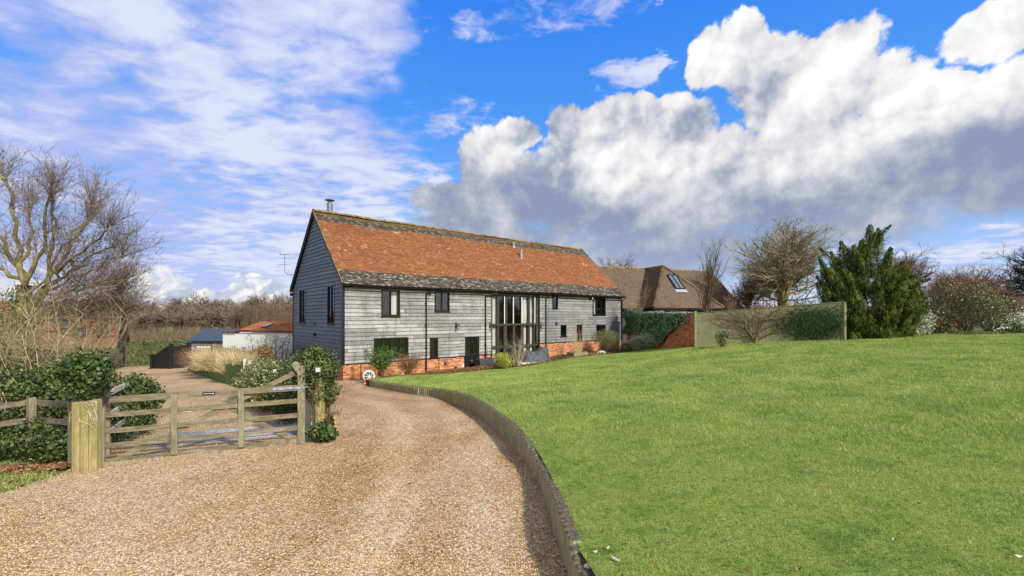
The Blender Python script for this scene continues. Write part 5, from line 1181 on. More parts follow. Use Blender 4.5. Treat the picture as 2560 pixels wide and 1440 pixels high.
x, y = at(1293, 915, 28.6)[:2]; twig_bush('bare_shrub', x, y, 34, 1.5, .42, .017, 'pale_bark', 'bare grey stemmed shrub with upright branching twigs before the glazed screen', z=zbedf(x, y), sub=6, base=.2)
x, y = Hxy(1443, 1.6); zb_ = zbedf(x, y); pl = tag(empty('timber_planter', (x, y, zb_), HA), 'low mossy timber planter at the lawn edge under the pale bare shrub', 'planter')
for a in ((-.75, -.35, .75, -.29), (-.75, .29, .75, .35), (-.75, -.29, -.69, .29), (.69, -.29, .75, .29)):
    b = MB(); b.box((a[0], a[1], -.1), (a[2], a[3], .32)); b.build('side_board', M['green_rail'], pl)
b = MB(); b.box((-.69, -.29, 0), (.69, .29, .26)); b.build('soil', M['soil'], pl)
twig_bush('dogwood_shrub', x, y, 44, 1.75, .30, .009, 'straw_twigs', 'straw coloured bare shrub rising from the timber planter against the brick plinth', z=zb_+.24, sub=5, base=.3, sub_l=.35)
x, y = Hxy(1514, 1.7); leafy_bush('olive_shrub', x, y, [(0, 0, 1.15, 1.05, .9, .72), (.35, 0, 1.0, .8, .7, .7), (-.5, 0, 1.15, .7, .7, .55), (.1, .0, 1.5, .75, .7, .45)], 5200, .085, 'olive_leaves', 'large rounded grey green shrub with bare lower stems at the far end of the barn', z=zbedf(x, y), stems=26, aspect=.3, rough=.3, up=1.2, shell=.6)
x, y = at(1612, 872, 33.4)[:2]; leafy_bush('silver_shrub', x, y, [(0, 0, .65, 1.0, .8, .62), (.6, .0, .6, .75, .7, .6), (-.6, 0, .55, .65, .6, .5), (.2, .1, .85, .6, .6, .4)], 5200, .09, 'silver_leaves', 'broad silvery grey green shrub in front of the old brick wall', z=gz(x, y), aspect=.35, up=1., rough=.3)
x, y = at(1594, 875, 32.3)[:2]; leafy_bush('box_ball', x, y, [(0, 0, .42, .5, .5, .44)], 3000, .035, 'box_leaves', 'clipped dark green box ball in front of the silvery shrub', z=gz(x, y), rough=.05, shell=.12, stems=0)
x, y = at(1806, 862, 25.8)[:2]; leafy_bush('small_evergreen', x, y, [(0, 0, .45, .34, .34, .42), (.1, 0, .75, .38, .35, .24), (-.15, 0, .6, .3, .3, .3)], 900, .08, 'photinia_leaves', 'small dark evergreen bush in front of the pale timber fence', z=gz(x, y), rough=.35, aspect=.55)
x, y = at(1565, 868, 33.8)[:2]; leafy_bush('dark_shrub', x, y, [(0, 0, .35, .6, .4, .4)], 900, .08, 'ivy_leaves', 'low dark plant between the olive shrub and the silver shrub', z=gz(x, y), stems=0)
for u, off, w_, lf, lb in ((1400, 1.5, .6, 'ivy_leaves', 'low dark green ground plant beside the timber planter'), (1495, 2.2, .7, 'olive_leaves', 'low straggly plant at the foot of the large grey green shrub')):
    x, y = Hxy(u, off); leafy_bush('ground_plant', x, y, [(0, 0, .1, w_, .4, .16)], 420, .07, lf, lb, z=zbedf(x, y), stems=0)
x, y = Hxy(1503, 2.0); b = MB(); b.lathe([(0, -.05), (.28, 0), (.3, .1), (.18, .22), (0, .26)], (0, 0, 0), 9, Matrix.Diagonal((1.2, .7, 1, 1))); o = b.build('rock', M['stone']); o.location = (x, y, zbedf(x, y)); tag(o, 'pale rock lying in the bed below the large grey green shrub', 'rock')
# slate trough by the door, leaning tool, covered furniture
x, y = Hxy(1213, .75); tr_ = tag(empty('slate_trough', (x, y, zbedf(x, y)+.02), HA), 'dark slate coloured rectangular trough between the door and the glazed screen', 'trough')
b = MB()
for a in ((-.62, -.28, .62, -.24), (-.62, .24, .62, .28), (-.62, -.24, -.58, .24), (.58, -.24, .62, .24)): b.box((a[0], a[1], 0), (a[2], a[3], .55))
b.build('box', M['planter_slate'], tr_, bevel=.006); b = MB(); b.box((-.58, -.24, .0), (.58, .24, .48)); b.build('soil', M['soil'], tr_)
b = MB(); p0, p1 = H2W(fx(1221), -.3, .1), H2W(fx(1216), -.06, 1.45); b.tube([p0, p1], .014, 6); o = b.build('garden_cane', M['pale_bark']); tag(o, 'pale wooden pole leaning on the wall above the slate trough', 'pole')
x, y = Hxy(1336, 1.25); z = zbedf(x, y); n1, n2 = 56, 16; V = []; W2, D2, HH = .88, .42, .95
for i in range(n1):
    a = 2*math.pi*i/n1; cx, sy = math.cos(a), math.sin(a); k = 1/max(abs(cx), abs(sy))**.85
    for j in range(n2):
        t_ = j/(n2-1); fl = 1+.20*(1-t_)**1.6+.05*math.sin(a*9+t_*2)*(1-t_)
        bx_, by_ = cx*k*W2*fl, sy*k*D2*fl; top = HH*(.72+.10*smooth(abs(cx*k)))-.10*math.exp(-(bx_/.55)**2)+.16*smooth(.5+cx*k*.6)
        V.append((bx_*(1 if t_ < .97 else .96), by_, .02+top*t_))
V.append((0, 0, HH*.52)); q = []
for i in range(n1):
    i2 = (i+1) % n1
    for j in range(n2-1): q.append((i*n2+j, i2*n2+j, i2*n2+j+1, i*n2+j+1))
F3 = [(i*n2+n2-1, ((i+1) % n1)*n2+n2-1, len(V)-1) for i in range(n1)]
me = bpy.data.meshes.new('covered_furniture'); me.from_pydata(V, [], q+F3); me.materials.append(M['tarpaulin']); me.shade_smooth(); o = bpy.data.objects.new('covered_furniture', me); SC.collection.objects.link(o)
o.location = (x, y, z); o.rotation_euler = (0, 0, HA-R(12)); tag(o, 'garden furniture under a sagging dark grey cover in front of the glazed screen', 'covered furniture')
b = MB(); b.box((-1.6, -.55, -.04), (1.4, .6, .03)); o = b.build('paving', M['stone']); px_ = Hxy(1336, 1.35); o.location = (*px_, zbedf(*px_)+.0); o.rotation_euler = (0, 0, HA); o['kind'] = 'structure'
# dead flower heads and leaves over the bed
n = 5200; tt = rng.random(n); xx = fx(1030)+tt*(fx(1240)-fx(1030)); yy = -2.15+rng.random(n)*1.1+(xx-6)*-.05
pts = np.array([H2W(a, c_)[:] for a, c_ in zip(xx, yy)]); pts[:, 2] = zbed(pts[:, 0], pts[:, 1])+rng.random(n)*.22
o = leaf_mesh('dry_ground_cover', pts, np.tile((0, 0, 1.), (n, 1)), .055, M['brown_leaves'], None, .7, 1.); tag(o, 'low buff and brown dried ground cover along the bed below the barn', 'ground cover', kind='stuff')
n = 2500; xx = rng.uniform(fx(1260), fx(1570), n); yy = -rng.uniform(.3, 3., n); pts = np.array([H2W(a, c_)[:] for a, c_ in zip(xx, yy)]); pts[:, 2] = zbed(pts[:, 0], pts[:, 1])+.02+rng.random(n)*.04
o = leaf_mesh('leaf_litter', pts, np.tile((0, 0, 1.), (n, 1)), .07, M['dead_leaves'], None, .7, .6); tag(o, 'brown leaf litter strewn over the bed at the far end of the barn', 'leaves', kind='stuff')

# ------------------------------------------------------------------ garden wall and tall fence on the right
WA, WB, WC = (9.75, 38.6), (11.2, 27.75), (17.9, 24.5)
zA, zB, zC = -2.95+CZ, -1.86+CZ, -1.30+CZ
wl = empty('garden_wall', (WB[0], WB[1], 0)); tag(wl, 'old red brick garden wall half covered by ivy beside the barn', 'wall')
b = MB(); brick_wall(b, (WA[0]-WB[0], WA[1]-WB[1]), (0, 0), zA-.6, CZ+.12, .24); b.build('brickwork', M['old_brick'], wl)
b = MB(); d = Vector((WB[0]-WA[0], WB[1]-WA[1], 0)).normalized(); n_ = Vector((d.y, -d.x, 0)); b.bar(Vector((WA[0]-WB[0], WA[1]-WB[1], CZ+.15))-n_*.12, Vector((0, 0, CZ+.15))-n_*.12, .30, .07); b.build('coping', M['old_brick'], wl)
# ivy over the wall: outline in the wall's own plane (distance from the barn end, height)
wd = Vector((WB[0]-WA[0], WB[1]-WA[1], 0)); WL = wd.length; wd.normalize(); wn = Vector((wd.y, -wd.x, 0))
def w_of(u, v):
    k = (u-1280)/F; s_ = (k*WA[1]-WA[0])/(wd.x-k*wd.y); Y = WA[1]+wd.y*s_; return s_, CZ-(v-HV)/F*Y
ivp = [w_of(u, v) for u, v in ((1556, 768), (1570, 772), (1600, 781), (1640, 783), (1680, 783), (1716, 784), (1712, 800), (1698, 815), (1684, 828), (1670, 838), (1662, 856), (1650, 862), (1640, 845), (1615, 838), (1600, 834), (1570, 832), (1556, 830))]
ss = rng.uniform(0, WL, 60000); zz_ = rng.uniform(CZ-3, CZ+.9, 60000); k = inside(ivp, ss, zz_); ss, zz_ = ss[k][:16000], zz_[k][:16000]
th = .18+.22*np.array([mn.noise(Vector((a*1.2, c_*1.6, 0))) for a, c_ in zip(ss, zz_)])+.12*(zz_ > CZ-.2); out = th*rng.random(len(ss))**.5+.02
pts = np.array([(WA[0]+wd.x*s_+wn.x*o_, WA[1]+wd.y*s_+wn.y*o_, z_) for s_, o_, z_ in zip(ss, out, zz_)]); wi = tag(empty('wall_ivy', (WA[0], WA[1], zA)), 'thick dark ivy spilling over the brick wall beside the barn', 'ivy')
bz = np.array((WA[0], WA[1], zA)); nn = np.tile((wn.x, wn.y, .5), (len(pts), 1)); leaf_mesh('foliage', pts-bz, nn, .13, M['wall_ivy_leaves'], wi, .85, .5)
n = 4200; ss = rng.uniform(.2, WL*.93, n); hb = np.array([CZ+.22+.28*abs(mn.noise(Vector((s_*.9, 3, 0)))) for s_ in ss])+.55*np.clip(1-ss/2.5, 0, 1)
pts = np.array([(WA[0]+wd.x*s_+wn.x*o_, WA[1]+wd.y*s_+wn.y*o_, h_) for s_, o_, h_ in zip(ss, rng.uniform(-.3, .35, n), hb-rng.random(n)**2*.75)])
k = np.array([inside([(0, -9), (20, -9), (20, 99), (0, 99)], np.array([s_]), np.array([0.]))[0] for s_ in ss[:1]]); leaf_mesh('lit_top_leaves', pts-bz, np.tile((wn.x, wn.y, 1.2), (n, 1)), .12, M['wall_ivy_pale'], wi, .7, .5)  # pale leaves along the top hold the ivy's sun highlights in their colour
fn = tag(empty('board_fence', (WB[0], WB[1], 0)), 'tall closeboard timber fence stained green, running right from the brick wall', 'fence')
fd = Vector((WC[0]-WB[0], WC[1]-WB[1], 0)); FLn = fd.length; fd.normalize(); fnn = Vector((fd.y, -fd.x, 0)); b = MB(); nb = int(FLn/.125)
for k in range(nb):
    s0, s1 = FLn*k/nb, FLn*(k+1)/nb; zb0_, zb1_ = zB+(zC-zB)*s0/FLn-.1, zB+(zC-zB)*s1/FLn-.1; zt0, zt1 = CZ+.17+.58*(s0/FLn)**1.0, CZ+.17+.58*(s1/FLn)
    o0, o1 = .012, .006; P = lambda s_, o_, z_: (fd.x*s_+fnn.x*o_, fd.y*s_+fnn.y*o_, z_)
    b.poly([P(s0, o0, zb0_), P(s1, o1, zb1_), P(s1, o1, zt1), P(s0, o0, zt0)], [(s0, 0), (s1-.001, 0), (s1-.001, 2), (s0, 2)]); b.poly([P(s0, 0, zb0_), P(s0, o0, zb0_), P(s0, o0, zt0), P(s0, 0, zt0)], [(s0, 0)]*4)
    b.poly([P(s0, -.02, zt0), P(s0, o0, zt0), P(s1, o1, zt1), P(s1, -.02, zt1)], [(s0, 0)]*4); b.poly([P(s1, -.02, zb1_), P(s0, -.02, zb0_), P(s0, -.02, zt0), P(s1, -.02, zt1)], [(s0, 0), (s1, 0), (s1, 2), (s0, 2)])
b.build('boards', M['fence_boards'], fn)
b = MB(); b.box((-.09, -.06, zB-.3), (.04, .07, CZ+.30)); b.build('post', M['green_rail'], fn); b = MB(); p = Vector((FLn*fd.x, FLn*fd.y, 0)); b.box((p.x-.05, p.y-.06, zC-.3), (p.x+.06, p.y+.06, CZ+.75)); b.build('post', M['green_rail'], fn)
b = MB(); b.bar(Vector((0, 0, CZ+.19)), Vector((FLn*fd.x, FLn*fd.y, CZ+.77)), .07, .035); b.build('capping_rail', M['green_rail'], fn)
# fan trained shrub on the fence
def fence_pt(u, v, off=.06):
    k = (u-1280)/F; bx_, by_ = WB[0]+fnn.x*off, WB[1]+fnn.y*off; s_ = (k*by_-bx_)/(fd.x-k*fd.y); Y = by_+fd.y*s_; return Vector(((u-1280)/F*Y, Y, CZ-(v-HV)/F*Y))
random.seed(71); bp_ = fence_pt(1890, 858, .12); ft = tag(empty('fan_trained_tree', bp_), 'bare fan trained tree spread flat against the pale timber fence', 'tree'); tk, cr = MB(), MB()
tk.tube([(0, 0, -.1), fence_pt(1890, 838)-bp_], [.12, .08], 8, False)
for pl_ in (((1885, 845), (1868, 825), (1862, 805), (1850, 790), (1838, 780)), ((1887, 842), (1880, 815), (1885, 795), (1872, 778)), ((1892, 842), (1905, 815), (1915, 795), (1935, 780)), ((1895, 848), (1915, 838), (1935, 830), (1950, 826)), ((1893, 840), (1898, 812), (1893, 790), (1900, 775)), ((1884, 848), (1865, 840), (1850, 838), (1830, 840)), ((1866, 822), (1845, 812), (1820, 812), (1795, 800)), ((1862, 806), (1840, 800), (1815, 790), (1790, 788)), ((1900, 828), (1930, 812), (1955, 805)), ((1910, 800), (1940, 795), (1975, 790))):
    pts = [fence_pt(u+random.uniform(-2, 2), v, .06+random.uniform(0, .05))-bp_ for u, v in pl_]; tk.tube(pts, [.05*(1-.7*k/(len(pts)-1)) for k in range(len(pts))], 6, False)
    for k in range(16):
        q = pts[random.randint(1, len(pts)-1)]; d = (fd*random.gauss(0, 1)+Vector((0, 0, random.gauss(.5, .7)))+fnn*.08).normalized(); pp, dd = sprig(cr, q, d, random.uniform(.3, .75), .009, 3, 3, .2, .05)
        for _ in range(3): sprig(cr, pp[random.randint(1, 3)], (dd+fd*random.gauss(0, .7)+Vector((0, 0, random.gauss(0, .6)))).normalized(), .3, .005, 2, 3, .2)
tk.build('trunk', M['bark'], ft, True); cr.build('crown', M['brown_twigs'], ft)
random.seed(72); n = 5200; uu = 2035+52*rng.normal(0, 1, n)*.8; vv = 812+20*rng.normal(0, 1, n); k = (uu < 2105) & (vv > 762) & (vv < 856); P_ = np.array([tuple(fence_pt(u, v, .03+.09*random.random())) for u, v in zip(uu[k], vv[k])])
p0 = np.array(fence_pt(2040, 852)); t = tag(empty('fence_shade', tuple(p0)), 'flat dark leaves put in for the shadow on the right end of the timber fence', 'ivy'); leaf_mesh('foliage', P_-p0, np.tile((fnn.x, fnn.y, .3), (len(P_), 1)), .07, M['shade_leaves'], t, .8, .35)  # thin dark leaves stand in for the conifer's shadow on the boards

# ------------------------------------------------------------------ conifer and the shrubs right of it
random.seed(81); cx, cy = col_xy(2175, 25.6); cz = gz(cx, cy); cf = tag(empty('conifer', (cx, cy, cz)), 'big bushy green conifer with several pointed tops at the end of the fence', 'tree')
P_, N_, S_ = [], [], []; stem = MB()
def plume(base, tip, r):      # an upswept plume of fine foliage
    b0, b1 = Vector(base), Vector(tip); ax = b1-b0; L = ax.length; ax.normalize(); o = ax.orthogonal().normalized(); q = ax.cross(o); n = int(1150*L*max(r, .25))
    stem.tube([b0, b1], [.05, .008], 4, False)
    for _ in range(n):
        t_ = random.random()**.8; rr = r*1.0*(math.sin(math.pi*min(1, (t_*.78+.16)))**.75)*(1-t_*.55)*(1+.2*math.sin(t_*17+L*9))*math.sqrt(random.uniform(.25, 1)); a = random.uniform(0, 6.283)
        rad = o*math.cos(a)+q*math.sin(a); P_.append(b0+ax*L*t_+rad*rr*1.0); N_.append(rad*.8+Vector((0, 0, .3)))
def zz2(v): return CZ-(v-HV)/F*25.6-cz
def xx2(u): return (u-2175)/F*25.6
tops = [(2175, 562, .0, .55), (2203, 568, .2, .40), (2150, 600, -.2, .5), (2105, 602, .1, .55), (2120, 615, -.4, .45), (2080, 628, .1, .45), (2048, 648, .0, .42), (2035, 690, -.2, .40), (2215, 620, -.3, .5), (2232, 655, .2, .5), (2255, 680, -.1, .45), (2275, 705, .1, .42), (2062, 670, -.5, .5), (2130, 650, -.7, .55), (2190, 640, -.8, .55), (2160, 690, -1.0, .55), (2100, 700, -.9, .5), (2225, 700, -.9, .55), (2255, 745, -.7, .5), (2278, 735, 0, .4), (2195, 735, -1.1, .5), (2150, 755, -1.1, .5), (2105, 765, -1.0, .45), (2240, 790, -.9, .5), (2175, 600, .6, .6), (2110, 640, .7, .6), (2240, 670, .7, .6), (2070, 700, .6, .5), (2055, 740, 0, .4), (2085, 770, -.3, .4)]
for u, v, dy_, r_ in tops:
    T = Vector((xx2(u), dy_, zz2(v))); B = Vector((T.x*.62, dy_*.6, max(.15, T.z-random.uniform(1.5, 2.3)))); plume(B, T, r_*1.02); plume(B+Vector((random.gauss(0, .35), random.gauss(-.2, .3), -.2)), T+Vector((random.choice((-1, 1))*random.uniform(.15, .4), random.gauss(-.1, .3), -random.uniform(.3, .7))), r_*.6)
    for k in range(3):
        f_ = random.uniform(.15, .7); p = B.lerp(T, f_); o_ = Vector((T.x*.25+random.gauss(0, .3), random.gauss(-.2, .35), 0)); plume(p, p+o_+Vector((0, 0, random.uniform(.5, .95))), r_*.5)
for k in range(44):
    a = random.uniform(0, 6.283); r_ = random.uniform(.8, 2.6); B = Vector((math.cos(a)*r_*.7, math.sin(a)*r_*.5, random.uniform(.1, .6))); plume(B, B+Vector((math.cos(a)*.7, math.sin(a)*.6, random.uniform(.8, 1.5))), .38)
for k in range(110):      # side sprays
    z_ = random.uniform(.9, 4.6); w_ = 3.2*(1-abs(z_-2.6)/4.2); a = random.uniform(3.3, 6.1); B = Vector((math.cos(a)*w_*.66, math.sin(a)*w_*.45, z_)); plume(B, B+Vector((math.cos(a)*.75, math.sin(a)*.55, .75)), .34)
leaf_mesh('crown', np.array([tuple(p) for p in P_]), np.array([tuple(p) for p in N_]), .10, M['conifer_leaves'], cf, .26, .45, 2.4)
tk = MB()
for a in range(5): tk.tube([(0, 0, -.1), (math.cos(a*1.3)*.4, math.sin(a*1.3)*.3, 1.6), (math.cos(a*1.3)*.9, math.sin(a*1.3)*.5, 3.2)], [.14, .09, .03], 7, False)
tk.build('trunk', M['dark_bark'], cf); stem.build('branches', M['dark_bark'], cf)
def berry_shrub(u, Y, w_, h_, label, n, red=.14, leaf='photinia_leaves', seed=1, size=.10):
    random.seed(seed); x, y = col_xy(u, Y); bl = [(random.uniform(-.5, .5)*w_, random.uniform(-.3, .3)*w_, h_*random.uniform(.35, .72), w_*.30, w_*.26, h_*.27) for _ in range(11)]+[(0, 0, h_*.45, w_*.42, w_*.3, h_*.4)]
    t = leafy_bush('evergreen_shrub', x, y, bl, n, size, leaf, label, stems=24, rough=.4, shell=.6)
    p, nn = blob_pts([(a, b_, c_+h_*.05, d_, e_, f_) for a, b_, c_, d_, e_, f_ in bl if c_ > h_*.5], int(n*red), .15, .4); 
    if red: leaf_mesh('new_shoots', p, nn, size*.7, M['red_leaves'], t, .5, .8)
    random.seed(seed+5); b = MB()
    for k in range(60):
        q = bl[random.randrange(len(bl))]; p0 = Vector(q[:3]); sprig(b, p0, Vector((random.gauss(0, .5), random.gauss(0, .5), 1)), h_*.45, .008, 4, 3, .2)
    b.build('twigs', M['bark'], t); return t
berry_shrub(2330, 27., 2.9, 3.6, 'tall dark evergreen shrub flecked with red just right of the conifer', 6500, .14, seed=3)
berry_shrub(2415, 26.2, 2.8, 3.6, 'broad evergreen shrub with red young shoots, middle of the right hand border', 7000, .22, seed=5)
berry_shrub(2490, 27.4, 2.0, 2.7, 'red tipped evergreen shrub at the right end of the border', 4200, .22, seed=8)
x, y = col_xy(2300, 25.7); leafy_bush('variegated_shrub', x, y, [(0, 0, .5, .8, .5, .6), (.5, .2, .9, .55, .45, .55), (-.4, -.1, .25, .6, .4, .3)], 1700, .10, 'silver_leaves', 'low white and green variegated shrub at the foot of the conifer', stems=5, rough=.4)
x, y = col_xy(2575, 26.); leafy_bush('dark_shrub', x, y, [(0, 0, .5, 1.4, .8, .6), (-.8, .3, .3, .9, .5, .4)], 2400, .09, 'box_leaves', 'low rounded green bush at the far right edge of the lawn', stems=5)
for u, lb in ((2420, 'low bright green clump at the lawn edge under the middle shrub'), (2480, 'low green clump at the lawn edge under the right hand shrub')):
    x, y = col_xy(u, 25.4); leafy_bush('ground_plant', x, y, [(0, 0, .08, 1.0, .35, .16)], 600, .07, 'hedge_leaves', lb, stems=0)
x, y = col_xy(2145, 24.9); n = 900; px_ = x+rng.normal(0, 1.2, n); py_ = y+.6+rng.normal(0, .35, n); o = leaf_mesh('leaf_litter', np.stack([px_, py_, zl(px_, py_)+.04], 1), np.tile((0, 0, 1.), (n, 1)), .06, M['dead_leaves'], None, .7, .5); tag(o, 'brown leaf litter under the conifer at the lawn edge', 'leaves', kind='stuff')
# white paddock fence and barn far right
post_rail_kw = dict(railmat='white_paint', postmat='white_paint', rh=.13, rw=.04, pw=.12)
post_rail('paddock_fence', [(36.5, 34.5), (46., 33.)], (.45, .85, 1.25), 1.35, 'white post and rail paddock fence at the far right edge', spacing=2.2, **post_rail_kw)
sh = tag(empty('stable_block', (58, 50, gz(58, 50)), R(-5)), 'distant low pale stable with a brown roof at the far right edge', 'stable')
b = MB(); b.box((-4, 0, 0), (6, 5, 2.4)); b.build('wall', M['pale_boards'], sh); b = MB()
b.poly([(-4.3, -.3, 2.35), (6.3, -.3, 2.35), (6.3, 2.5, 3.9), (-4.3, 2.5, 3.9)]); b.poly([(6.3, 5.3, 2.35), (-4.3, 5.3, 2.35), (-4.3, 2.5, 3.9), (6.3, 2.5, 3.9)]); b.poly([(-4.0, 0, 2.4), (-4., 5, 2.4), (-4., 2.5, 3.85)]); b.build('roof', M['brown_tiles'], sh)

# ------------------------------------------------------------------ tiled barn behind the wall
BA = R(20); O2 = Vector((23.45, 46, 0)); ba, bb = Vector((math.cos(BA), math.sin(BA), 0)), Vector((-math.sin(BA), math.cos(BA), 0)); b2 = tag(empty('rear_barn', (O2.x, O2.y, 0), BA), 'long low barn with a mossy brown tiled roof and hipped wing behind the brick wall', 'barn')
e2, r2 = CZ+.72, CZ+4.82; LL = 26.
roof_slope('roof', M['brown_tiles'], (-LL, 0, e2), (0, 0, e2), (-LL, 4.0, r2), (-.35, 4.0, r2), gauge=.12, sag=.05, parent=b2, seed=7)
b = MB(); b.poly([(0, 8, e2), (-LL, 8, e2), (-LL, 4, r2), (-.35, 4, r2)]); b.poly([(0, 0, e2), (0, 8, e2), (-.35, 4, r2)]); b.build('roof', M['brown_tiles'], b2)
wx, wy = -8.9, 4-6.4+0.0       # wing hip foot
hw = 3.9; pk = (wx, wy+3.7, r2+.0)
roof_slope('wing_roof', M['brown_tiles'], (wx+hw, wy, e2), (wx-hw, wy, e2), (wx+.04, wy+3.7, r2), (wx-.04, wy+3.7, r2), gauge=.12, sag=.03, parent=b2, seed=8)
roof_slope('wing_roof', M['brown_tiles'], (wx-hw, wy+6.5, e2), (wx-hw, wy, e2), (wx, 4.0, r2), (wx, wy+3.7, r2+.02), gauge=.12, sag=.03, parent=b2, seed=9)
roof_slope('wing_roof', M['brown_tiles'], (wx+hw, wy, e2), (wx+hw, wy+6.5, e2), (wx, wy+3.7, r2+.02), (wx, 4.0, r2), gauge=.12, sag=.03, parent=b2, seed=10)
hip = MB()
for sx in (-1, 1):
    A_, B_ = Vector((wx+sx*hw, wy, e2+.05)), Vector((wx, wy+3.7, r2+.07)); n = 34
    for k in range(n): p, q_ = A_.lerp(B_, k/n), A_.lerp(B_, (k+.9)/n); hip.tube([p+Vector((0, 0, .035)), q_], [.13, .10], 6)
hip.build('hip_tiles', M['ridge_tile'], b2)
b = MB(); b.tube([(wx, wy+3.6, r2+.02), (wx, 4, r2+.02)], .12, 8); b.tube([(-LL, 4, r2), (-.35, 4, r2)], .13, 8); b.build('ridge_tiles', M['ridge_tile'], b2)
b = MB(); b.box((-LL+.3, .4, -1), (-.5, 7.6, e2-.05)); b.box((wx-hw+.4, wy+.4, -1), (wx+hw-.4, 1, e2-.05)); b.build('wall', M['tarred_boards'], b2)
b = MB(); b.box((-LL, .05, e2-.12), (0, .12, e2+.0)); b.box((wx-hw, wy+.0, e2-.14), (wx+hw, wy+.08, e2-.02)); b.build('gutter', M['gutter_black'], b2)
# rooflight on the hip face
sl2 = Vector((0, 3.7, r2-e2)); sln = sl2.normalized(); up_ = Vector((1, 0, 0)).cross(sln).normalized(); c0 = Vector((wx+.25, wy, e2))+sl2*.42; w_ = .46
def rl(a, s_, o_): return tuple(c0+Vector((a, 0, 0))+sln*s_+up_*o_)
b = MB()
for a0, a1, s0, s1 in ((-w_-.06, -w_, 0, 1.9), (w_, w_+.06, 0, 1.9), (-w_, w_, 0, .06), (-w_, w_, 1.84, 1.9), (-.02, .02, .06, 1.84)):
    Mx = Matrix(((1, sln.x, up_.x, c0.x), (0, sln.y, up_.y, c0.y), (0, sln.z, up_.z, c0.z), (0, 0, 0, 1))); b.box((a0, s0, .02), (a1, s1, .16), Mx)
rf_ = b.build('rooflight', M['black_paint'], b2); b = MB(); b.box((-w_, .06, .06), (w_, 1.84, .10), Mx); b.build('pane', M['skylight_glass'], rf_); b = MB(); b.box((-w_-.2, -.35, .03), (w_+.2, 0, .05), Mx); b.build('flashing', M['galvanised'], rf_)

# ------------------------------------------------------------------ trees behind the wall and along the skyline
# (children, length ratio, angle or lowest fork, wiggle, up, segments, sides)
FINE = [(12, .50, .28, .05, .0, 5, 8), (8, .85, 58, .09, .035, 6, 6), (8, .52, 42, .12, .04, 4, 4), (8, .52, 38, .16, .05, 3, 3), (7, .55, 36, .2, .05, 2, 3)]
COLM = [(42, .96, .18, .03, .0, 10, 7), (7, .20, 34, .10, .10, 4, 4), (6, .5, 34, .14, .08, 3, 3), (3, .5, 34, .2, .05, 2, 3)]
SMALL = [(20, .9, .3, .05, .0, 6, 6), (6, .38, 40, .12, .08, 3, 4), (5, .5, 36, .2, .06, 3, 3), (3, .5, 34, .2, .05, 2, 3)]
def tree_at(u, Y, vtop, seed, cfg, label, zrel, width, **kw):
    x, y = col_xy(u, Y); h_ = (HV-vtop)/F*Y-zrel; kw.setdefault('rmin', .00022*Y); return bare_tree(x, y, h_, seed, cfg, label, z=CZ+zrel, w_=width, **kw)
tree_at(1601, 37, 690, 101, SMALL, 'small bare pale tree just above the ivy covered wall', -1.3, 2.2, bark='pale_bark', twig='yellow_twigs', r0=.07)
tree_at(1762, 33, 585, 102, COLM, 'tall narrow bare tree standing in front of the brown tiled barn', -1.8, 3.0, bark='mossy_bark', twig='bark', r0=.12)
tree_at(1835, 33, 715, 112, SMALL, 'slim bare sapling behind the fence near the barn end', -1.8, 1.6, twig='yellow_twigs', r0=.04)
tree_at(1955, 43, 552, 103, FINE, 'broad spreading bare tree with yellowish twigs behind the timber fence', -1.6, 10.2, bark='mossy_bark', twig='yellow_twigs', r0=.34)
tree_at(1865, 47, 640, 113, FINE, 'smaller bare tree leaning out left of the broad spreading one', -1.6, 6.0, bark='bark', twig='brown_twigs', r0=.2)
tree_at(1535, 78, 641, 104, FINE, 'rounded bare treetop showing just above the brown barn ridge', -1.6, 8.5, r0=.3)
tree_at(2262, 36, 625, 105, FINE, 'bare twiggy tree showing behind the right side of the conifer', -1.5, 4.4, r0=.2)
tree_at(2128, 38, 600, 106, FINE, 'bare tree showing between the two tops of the conifer', -1.5, 5., r0=.2)
for u, Y, vt, sd, lb in ((2375, 48, 668, 107, 'distant bare tree left of centre behind the red tipped shrubs'), (2430, 46, 660, 108, 'distant bare tree behind the middle red tipped shrub'), (2490, 52, 690, 109, 'distant bare tree above the right end of the border')):
    tree_at(u, Y, vt, sd, FINE, lb, -1.4, 5.5, group='bare trees behind the right hand border', r0=.2)
tree_at(2585, 40, 600, 110, FINE, 'dark bare tree cut off by the right edge of the view', -1.4, 5.6, bark='dark_bark', twig='dark_bark', r0=.3)
# red twiggy climber on a pergola behind the wall
random.seed(91); x, y = col_xy(1686, 34); t = tag(empty('wisteria', (x, y, CZ-2.)), 'mound of reddish bare climber stems above the ivy covered wall', 'climber'); b = MB()
for k in range(420):
    a = random.uniform(0, math.pi); p = Vector((math.cos(a)*1.15*random.random()**.5, random.gauss(0, .4), 1.5+.95*math.sin(a)*random.random()**.4)); sprig(b, p, Vector((random.gauss(0, 1), random.gauss(0, .6), random.gauss(-.2, .6))), random.uniform(.5, 1.), .008, 4, 3, .35, -.12)
b.build('stems', M['red_twigs'], t); b = MB(); b.box((-.06, -.06, 0), (.06, .06, 2.3), Matrix.Translation((-.6, 0, 0))); b.build('support_post', M['green_rail'], t)
